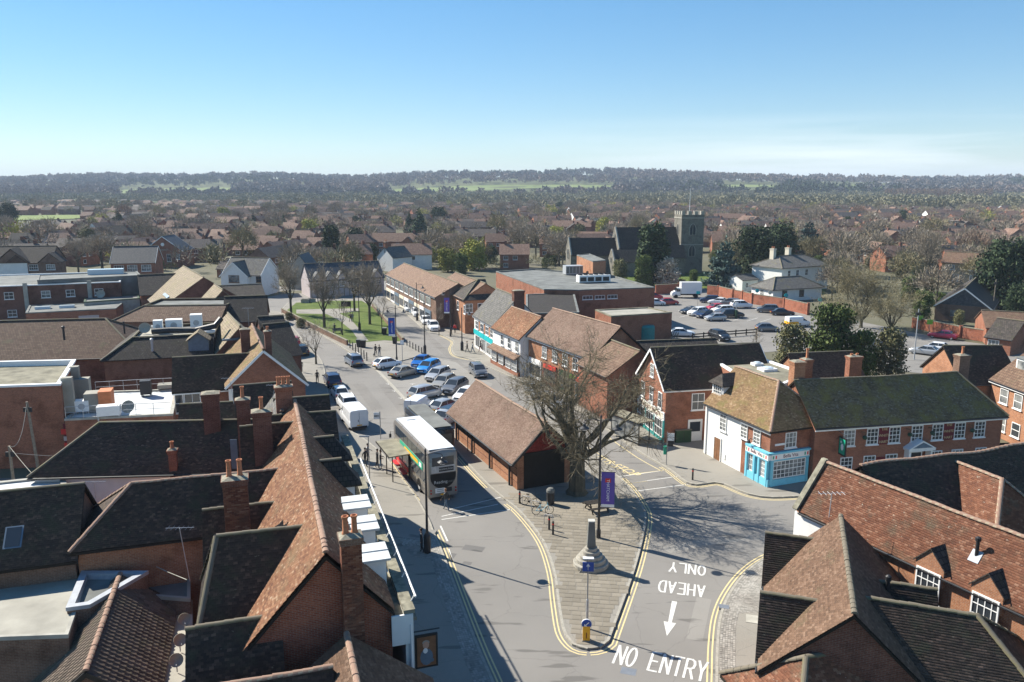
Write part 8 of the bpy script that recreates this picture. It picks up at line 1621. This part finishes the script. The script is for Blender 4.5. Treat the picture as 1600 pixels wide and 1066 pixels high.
mk = house('timber_framed_cottages', 'long timber framed cottage row with dark roof behind the park trees', 'house', at(478, 462), at(592, 455), 4.2, 4.0, 7.4, 'gg', 'pink_render', roof='roof_slate', ridgemat='ridge_grey')
tf = MB()
for i in range(14): tf.box(i * mk.L / 14 + .3, -4.24, 0, i * mk.L / 14 + .5, -4.205, 3.7)
tf.box(.1, -4.25, 1.9, mk.L - .1, -4.206, 2.05); tf.build('timber_frame', 'wood_weathered', mk.root)['kind'] = 'stuff'
for i in range(6):
    u = 2 + i * mk.L / 6.3; rf = MB()
    for s in (1, -1): rf.slab([(u + s * 1.5, -4.4, 3.9), (u + s * 1.5, -2, 4.4), (u, -2, 5.8), (u, -4.4, 5.8)][::s], .1)
    g_ = rf.build('front_gable', 'roof_slate', mk.root); MB().add([(u - 1.2, -4.3, 3.9), (u + 1.2, -4.3, 3.9), (u, -4.3, 5.5)], [(0, 1, 2)]).build('gable_face', 'pink_render', g_)
    window(mk.root, (u, -4.26, 2.3), 0, 1.3, 1.0, 3, 2)
pg = house('stone_gable_cottage', 'pale stone gabled cottage left of the timber framed row', 'house', at(470, 452), at(470, 452) + Vector((0, 9, 0)), 3, 4.5, 8.5, 'gg', 'stone', roof='roof_slate', ridgemat='ridge_grey')
wg = house('white_end_gable_house', 'white house with slate roof behind the end of the long shop terrace', 'house', at(602, 424), at(632, 421), 3.6, 4.4, 7.2, 'gg', 'white_render', roof='roof_grey', ridgemat='ridge_grey')
chimney(wg.root, (.5, 0, 0), 0, 1, .8, 5.5, 8.8, 2, 'brick_red')
bw = house('dark_gabled_bungalow', 'bungalow with black roof and slate hung gable by the right edge', 'house', at(1502, 503), at(1523, 478), 4.6, 2.9, 6.4, 'gg', 'brick_brown', roof='roof_dark', ridgemat='ridge_grey', barge='white_paint')
MB().add([(-.04, -4.2, 3.1), (-.04, 4.2, 3.1), (-.04, 0, 6.2)], [(0, 2, 1)]).build('hung_slates', 'roof_slate', bw.root); wins(bw, '0', [(-1, .8)], 2.2, 1.4, 2, 1, 'n'); chimney(bw.root, (bw.L - 1, -2.5, 0), 0, .8, 1.4, 2, 7.2, 1, 'brick_dark')
hx = house('brown_garden_house', 'brown roofed low houses at the right edge below the holm oak', 'house', *ridge_px((1535, 485), (1640, 490), 4.8), 5, 2.8, 4.8, 'gg', 'brick_red', roof='roof_brown', ridgemat='ridge_grey')
hy = house('black_shed_house', 'small house with black roof face by the right boundary wall', 'house', *ridge_px((1560, 497), (1600, 502), 5.0), 3.4, 2.6, 5.0, 'gg', 'brick_red', roof='roof_dark', ridgemat='ridge_grey'); wins(hy, 'f', [(1.2, 1)], 1.6, 1.1, 3, 1)
hz = house('buff_terrace_house', 'pale buff brick terrace with white bay windows left of the holm oak', 'house', *eave_px((1472, 409), (1532, 412), 5.4, 8), 4, 5.4, 7.8, 'gg', 'brick_buff', roof='roof_brown', ridgemat='ridge_grey')
for i in range(3): window(hz.root, (2 + i * 5, -4, 3.4), 0, 2.2, 1.3, 4, 1, 'wl'); window(hz.root, (3 + i * 5, -4, .5), 0, 2.4, 1.8, 4, 1, 'wl')
# ---- the housing estate: kinds built once, then each house its own object
def estate_kit(L_, D_, ze, zr, wall, roof, porch, ch_):
    w_ = MB(); h = D_ / 2
    w_.add([(-L_ / 2, -h, 0), (L_ / 2, -h, 0), (L_ / 2, -h, ze), (-L_ / 2, -h, ze), (-L_ / 2, h, 0), (L_ / 2, h, 0), (L_ / 2, h, ze), (-L_ / 2, h, ze), (-L_ / 2, 0, zr - .06), (L_ / 2, 0, zr - .06)], [(0, 1, 2, 3), (5, 4, 7, 6), (4, 0, 3, 8, 7), (1, 5, 6, 9, 2)])
    rf = MB(); o = .35; s = (zr - ze) / h
    rf.slab([(-L_ / 2 - .2, -h - o, ze - o * s), (L_ / 2 + .2, -h - o, ze - o * s), (L_ / 2 + .2, 0, zr), (-L_ / 2 - .2, 0, zr)], .14).slab([(L_ / 2 + .2, h + o, ze - o * s), (-L_ / 2 - .2, h + o, ze - o * s), (-L_ / 2 - .2, 0, zr), (L_ / 2 + .2, 0, zr)], .14)
    if porch:
        for sg in (1, -1): rf.slab([(L_ * .22 + sg * 2.2, -h - 1.4, ze - .3), (L_ * .22 + sg * 2.2, 0, ze - .3), (L_ * .22, 0, ze + 1.6), (L_ * .22, -h - 1.4, ze + 1.6)][::sg], .12)
        w_.add([(L_ * .22 - 1.9, -h - 1.1, 0), (L_ * .22 + 1.9, -h - 1.1, 0), (L_ * .22 + 1.9, -h - 1.1, ze - .25), (L_ * .22, -h - 1.1, ze + 1.45), (L_ * .22 - 1.9, -h - 1.1, ze - .25), (L_ * .22 - 1.9, -h + .1, 0), (L_ * .22 - 1.9, -h + .1, ze - .25), (L_ * .22 + 1.9, -h + .1, 0), (L_ * .22 + 1.9, -h + .1, ze - .25)], [(0, 1, 2, 3, 4), (5, 0, 4, 6), (1, 7, 8, 2)])
    kids = [('wall', w_.mesh('wall', wall)), ('roof', rf.mesh('roof', roof))]
    if ch_: kids.append(('chimney', MB().box(L_ * .3 - .4, -.35, zr - .8, L_ * .3 + .4, .35, zr + 1.0).mesh('chimney', 'brick_dark')))
    wl_ = [(-L_ * .3, 3.0), (L_ * .02, 3.0), (-L_ * .3, .8)] if ze > 4 else [(-L_ * .3, .9), (L_ * .05, .9)]
    return kids, wl_, h, D_
KITS = [estate_kit(9, 7.5, 4.9, 7.6, 'brick_red', 'roof_far_red', False, True), estate_kit(8, 7, 4.8, 7.4, 'brick_brown', 'roof_far_red', True, False), estate_kit(17, 7.5, 4.9, 7.5, 'brick_brown', 'roof_far_grey', False, True), estate_kit(10, 8, 2.6, 5.2, 'brick_red', 'roof_far_grey', False, False), estate_kit(9, 7, 4.9, 7.5, 'brick_red', 'roof_dark', True, True), estate_kit(12, 8, 4.9, 7.8, 'white_render', 'roof_far_red', False, True), estate_kit(20, 8, 5.0, 7.8, 'brick_red', 'roof_far_red', True, True)]
KLAB = ['red brick house with plain brown roof', 'small brown brick house with gable porch', 'long brown brick pair with grey roof', 'low brick bungalow with wide grey roof', 'red brick house with black roof', 'white rendered house with brown roof', 'long red terrace with gabled porch']
def zone(x, y):
    px = proj(x, y, 0)[0]; k = sum(px > v for v in (200, 440, 700, 950, 1250)); return ('nearer' if y < 330 else 'middle' if y < 520 else 'far') + ' rows ' + ('at the far left', 'behind the left roofs', 'behind the park', 'behind the street shops', 'beyond the church', 'at the far right')[k]
taken = [(o.location.x, o.location.y, 9) for o in sc.objects if o.parent is None and o.type == 'EMPTY']
def free(x, y, r): return all((x - a) ** 2 + (y - b) ** 2 > (r + c) ** 2 * .55 for a, b, c in taken)
FIELDS = [(-800, 1930, 150, 130), (-110, 1880, 200, 100), (150, 1900, 100, 70), (-400, 655, 60, 60), (560, 1900, 80, 50), (900, 2100, 120, 60)]
def in_field(x, y): return any(((x - a) / c) ** 2 + ((y - b) / d) ** 2 < 1 or (abs(x / y - a / b) < .9 * c / b and b - (380 if b > 1000 else 210) < y < b) for a, b, c, d in FIELDS)
WIN_A, WIN_B = window_meshes(1.4, 1.2, 2, 1, 'w'); ER = random.Random(99); spots = []; far_spots = []
def estate_ok(x, y):
    px, py = proj(x, y, 0)
    if px < -60 or px > 1660 or y < 172: return False
    if y < 300 and 560 < px < 1300 and not (640 < px < 900 and y > 232): return False
    if y < 185 and px < 620 or in_field(x, y): return False
    if y < 222 and px < 460: return False
    if 1085 < px < 1300 and y < 290: return False
    if px > 1280 and y < 205: return False
    if 880 < px < 1130 and y < 262: return False
    edge = 1010 - .28 * x + 60 * math.sin(x * .01) if x < 150 else 900 - .35 * (x - 150) + 40 * math.sin(x * .013)
    return y < edge
for row in range(0, 46):
    y0 = 175 + row * 15 + row * row * .14; x = -y0 * .68
    while x < y0 * .68:
        sx = ER.uniform(13, 21) + row * .14; yy = y0 + ER.uniform(-5, 5) + 6 * math.sin(x * .03 + row)
        if estate_ok(x, yy) and ER.random() < .68 and free(x, yy, 6): spots.append((yy, x)); taken.append((x, yy, 4))
        x += sx
spots.sort(); first = {}
for i, (y, x) in enumerate(spots):
    rz = R(ER.choice((0, 0, 18, -12, 90, 75, 8, 180, 30)) + ER.uniform(-6, 6)) + x * .0006; k = ER.choices(range(7), (5, 4, 3, 2, 3, 1, 3))[0]
    if i < 260:
        kids, wl_, h, D_ = KITS[k]; hs = thing('estate_house', KLAB[k] + ', ' + zone(x, y), 'house', (x, y, -.03), rz, 'houses of the estate beyond the town centre')
        for nm, me in kids: link(nm, me, hs)
        if y < 420:
            for (u, z) in wl_:
                for s in (1, -1): link('pane', WIN_B, link('window', WIN_A, hs, (u * s, -s * (h if u < 1 or s < 0 or k not in (1, 4, 6) else h + 1.1), z), 0 if s > 0 else math.pi))
    else: far_spots.append((x, y, rz, k))
mbs = MB(); mats_far = ['brick_red', 'roof_far_red', 'roof_far_grey', 'roof_dark', 'white_render', 'brick_brown']
for x, y, rz, k in far_spots:
    L_, D_, ze, zr = [(9, 7.5, 4.9, 7.6), (8, 7, 4.8, 7.4), (17, 7.5, 4.9, 7.5), (10, 8, 2.6, 5.2), (9, 7, 4.9, 7.5), (12, 8, 4.9, 7.8), (20, 8, 5, 7.8)][k]; c, s = math.cos(rz), math.sin(rz); T_ = lambda p: (x + p[0] * c - p[1] * s, y + p[0] * s + p[1] * c, p[2]); h = D_ / 2; l2 = L_ / 2
    mbs.add([T_(p) for p in ((-l2, -h, 0), (l2, -h, 0), (l2, h, 0), (-l2, h, 0), (-l2, -h, ze), (l2, -h, ze), (l2, h, ze), (-l2, h, ze), (-l2, 0, zr), (l2, 0, zr))], [(0, 1, 5, 4), (2, 3, 7, 6), (3, 0, 4, 8, 7), (1, 2, 6, 9, 5)], [0, 0, 5, 0, 0, 4, 0][k])
    mbs.add([T_(p) for p in ((-l2 - .2, -h - .3, ze - .1), (l2 + .2, -h - .3, ze - .1), (l2 + .2, 0, zr + .1), (-l2 - .2, 0, zr + .1), (l2 + .2, h + .3, ze - .1), (-l2 - .2, h + .3, ze - .1))], [(0, 1, 2, 3), (4, 5, 3, 2)], [1, 1, 2, 2, 3, 1, 1][k])
if mbs.v: tag(mbs.build('distant_houses', mats_far), 'far brick houses merging into the trees at the edge of town', 'houses', kind='stuff')
# trees among the houses
def sprig_mesh(seed, h, rx, n, mat): V = sprig_cloud(seed, h, rx, n, mat); return mesh_np('crown', V, np.arange(len(V)).reshape(-1, 3), mat)
SK = [([trunk_mesh(10, .28, 2.6, s, 9), sprig_mesh(s, 10, 3.9 + .6 * (s % 3), 1300, mt)], lb) for s, mt, lb in ((1, 'twig', 'bare grey brown tree among the estate roofs'), (2, 'twig', 'spreading bare tree among the estate roofs'), (3, 'twig_olive', 'olive budding tree among the estate roofs'), (4, 'twig_rust', 'rusty twigged bare tree among the estate roofs'))]
EK = [(EV['round'][0], 'dark rounded evergreen among the estate roofs'), (EV['cone'][0], 'dark conifer among the estate roofs'), (EV['willow'][0], 'yellow green willow among the estate roofs'), (EV['olive'][0], 'olive green shrub tree among the estate roofs')]
tc_ = 0; TT = random.Random(5)
for i in range(4000):
    y = 190 + TT.random() ** .75 * 760; x = TT.uniform(-.68, .68) * y
    if not estate_ok(x, y) or not free(x, y, 2.2): continue
    if TT.random() < .76: ms, lb = SK[TT.choices(range(4), (5, 4, 3, 1))[0]]; h = TT.uniform(7, 13); nm = 'bare_tree'
    else: ms, lb = EK[TT.choices(range(4), (4, 2, 2, 4))[0]]; h = TT.uniform(5, 11); nm = 'evergreen_tree' if 'dark' in lb else 'leafy_tree'
    tree(nm, lb.replace('among the estate roofs', 'in the ') + zone(x, y), ms, (x, y, -.03), TT.uniform(0, 6), h / 10, 'trees among the estate houses'); taken.append((x, y, 1.5)); tc_ += 1
    if tc_ >= 290: break
cop = []
for i in range(9000):
    y = 190 + TT.random() ** .8 * 800; x = TT.uniform(-.68, .68) * y
    if estate_ok(x, y) and free(x, y, 1.4): cop.append((x, y)); taken.append((x, y, .1))
# gardens behind the car park
GP = [(1285, 420, 1330, 470), (1400, 425, 1470, 500), (1300, 380, 1480, 425), (1440, 395, 1560, 450), (845, 395, 900, 420), (1110, 395, 1170, 425), (620, 400, 760, 424), (1180, 395, 1290, 420), (420, 400, 560, 450), (120, 385, 300, 425)]
for i in range(170):
    a = GP[i % len(GP)]; p = at(TT.uniform(a[0], a[2]), TT.uniform(a[1], a[3]))
    if not free(p.x, p.y, 1.0): continue
    ms, lb, h = TT.choice([(SK[0][0], 'bare garden tree', 9), (SK[2][0], 'olive budding garden tree', 8), (EV['olive'][0], 'olive garden shrub', 4), (EV['round2'][0], 'green garden bush', 4), (SK[1][0], 'spreading bare garden tree', 10)])
    tree('garden_tree', lb + ' in the gardens ' + zone(p.x, p.y).split(' rows ')[1], ms, (p.x, p.y, -.03), i, h * TT.uniform(.7, 1.2) / 10, 'garden trees round the town centre'); taken.append((p.x, p.y, 1))
# the woods: crowns of thin faces, thousands of trees, one mass each
def wood(name, label, pts, mat, n, hs, seed, ln=2.2, wd=.35):
    g = np.random.default_rng(seed); kits = [sprig_cloud(seed + k, 10, 4.2, n, mat, z0=.12, ln=ln, wd=wd) for k in range(5)]; Vs = []
    for (x, y) in pts:
        K = kits[g.integers(5)]; s = hs * g.uniform(.55, 1.4) / 10; a = g.uniform(0, 6.28); c, si = math.cos(a) * s, math.sin(a) * s
        Vs.append(np.stack([K[:, 0] * c - K[:, 1] * si + x, K[:, 0] * si + K[:, 1] * c + y, K[:, 2] * s + hill(x, y)], 1))
    V = np.concatenate(Vs); return tag(link(name, mesh_np(name, V, np.arange(len(V)).reshape(-1, 3), mat)), label, 'woodland', kind='stuff')
WR = random.Random(17); low = []; mid_ = []; top = []; pine = []; blu = []
for i in range(9000):
    y = WR.uniform(760, 1500); x = WR.uniform(-.72, .72) * y
    if in_field(x, y) or (estate_ok(x, y) and WR.random() < .93): continue
    if y < 1150 and x < -150 and WR.random() < .55: continue
    low.append((x, y))
low = low[:3600]
for i in range(6500):
    y = 1450 + WR.random() ** 1.2 * 1500; x = WR.uniform(-.72, .72) * y
    if in_field(x, y): continue
    v = math.sin(x * .006 + y * .003) + math.sin(x * .0023 - y * .005 + 2) + WR.uniform(-.5, .5); (pine if v > 1.35 else blu if v > .1 else top).append((x, y))
wood('estate_trees', 'smaller leafless garden trees filling the gaps between the estate houses', cop[:500], 'twig', 240, 8.5, 209, 1.4, .13)
wood('estate_budding_trees', 'olive budding trees standing between the estate houses', cop[500:1000], 'twig_olive', 240, 8, 211, 1.4, .14)
wood('estate_willows', 'yellow green spring crowns dotted between the estate houses', cop[1300:1345], 'leaf_willow', 420, 9, 212, .9, .16)
wood('estate_shrubs', 'olive and green budding garden shrubs between the estate houses', cop[1000:1300], 'leaf_olive', 260, 5.5, 210, 1.0, .18)
wood('valley_woodland', 'pale olive leafless woodland filling the valley behind the town', low, 'wood_far_green', 90, 12, 201, 1.3, .75)
wood('hill_woodland', 'purple brown leafless woodland covering the long hill', top, 'wood_far', 75, 17, 202, 1.5, 1.25)
wood('hill_blue_woodland', 'grey blue leafless woodland patches on the long hill', blu, 'wood_far_blue', 75, 17, 204, 1.5, 1.25)
wood('hill_pines', 'dark pine clumps scattered through the hill woodland', pine, 'leaf_dark', 60, 18, 203, 1.6, 1.0)
for k, (a, b, c, d) in enumerate(FIELDS):
    n = 28; V = np.array([(a, b, max(hill(a, b), 0) + .5)] + [(a + c * math.cos(2 * math.pi * i / n) * (1 + .1 * math.sin(i * 3)), b + d * math.sin(2 * math.pi * i / n), 0) for i in range(n)]); V[1:, 2] = [max(hill(p[0], p[1]), 0) + .5 for p in V[1:]]
    structure(link('meadow', mesh_np('meadow', V, [(0, 1 + i, 1 + (i + 1) % n) for i in range(n)], 'field')))
# rows of poplars on the right
PV = sprig_cloud(77, 10, 1.0, 420, 'twig_rust', z0=.05, ln=1.2, wd=.09); pm = mesh_np('crown', PV, np.arange(len(PV)).reshape(-1, 3), 'twig_rust'); pt = trunk_mesh(10, .12, .4, 3, 4)
for i in range(36):
    px = 1375 + i * 4.6; y = 1230 + (i % 3) * 40; p = at(px, 300); x = (px - 800) / FPX * y; tree('poplar_tree', 'slim leafless poplar in the planted rows on the far right', [pt, pm], (x, y, hill(x, y)), i, 2.2, 'poplar rows at the valley edge')
# far blue hills behind
V = []; n = 60
for i in range(n + 1):
    x = -5200 + i * 10400 / n; hgt = 62 + 38 * math.exp(-((x + 2500) / 330) ** 2) + 12 * math.sin(i * .5) - .004 * x; V += [(x, 5600, -5), (x, 6100, hgt), (x, 6900, hgt * .9)]
F = [(i * 3 + j, i * 3 + 3 + j, i * 3 + 4 + j, i * 3 + 1 + j) for i in range(n) for j in range(2)]
structure(link('hills', mesh_np('hills', np.array(V), F, 'wood_far', smooth=True)))
hz_ = MB().box(-5600, -60, -8, 5600, 7000, 150).build('haze', 'dark_under'); hz_['kind'] = 'stuff'; hz_.data.materials.clear()
hm = bpy.data.materials.new('haze'); hm.use_nodes = True; ht = hm.node_tree; ht.nodes.clear(); ho = ht.nodes.new('ShaderNodeOutputMaterial'); hv = ht.nodes.new('ShaderNodeVolumePrincipled')
hv.inputs['Color'].default_value = (.70, .82, 1.0, 1); hv.inputs['Density'].default_value = .00014; hv.inputs['Anisotropy'].default_value = .0; ht.links.new(hv.outputs[0], ho.inputs['Volume']); hz_.data.materials.append(hm); hz_['label'] = 'thin blue spring haze over the valley'
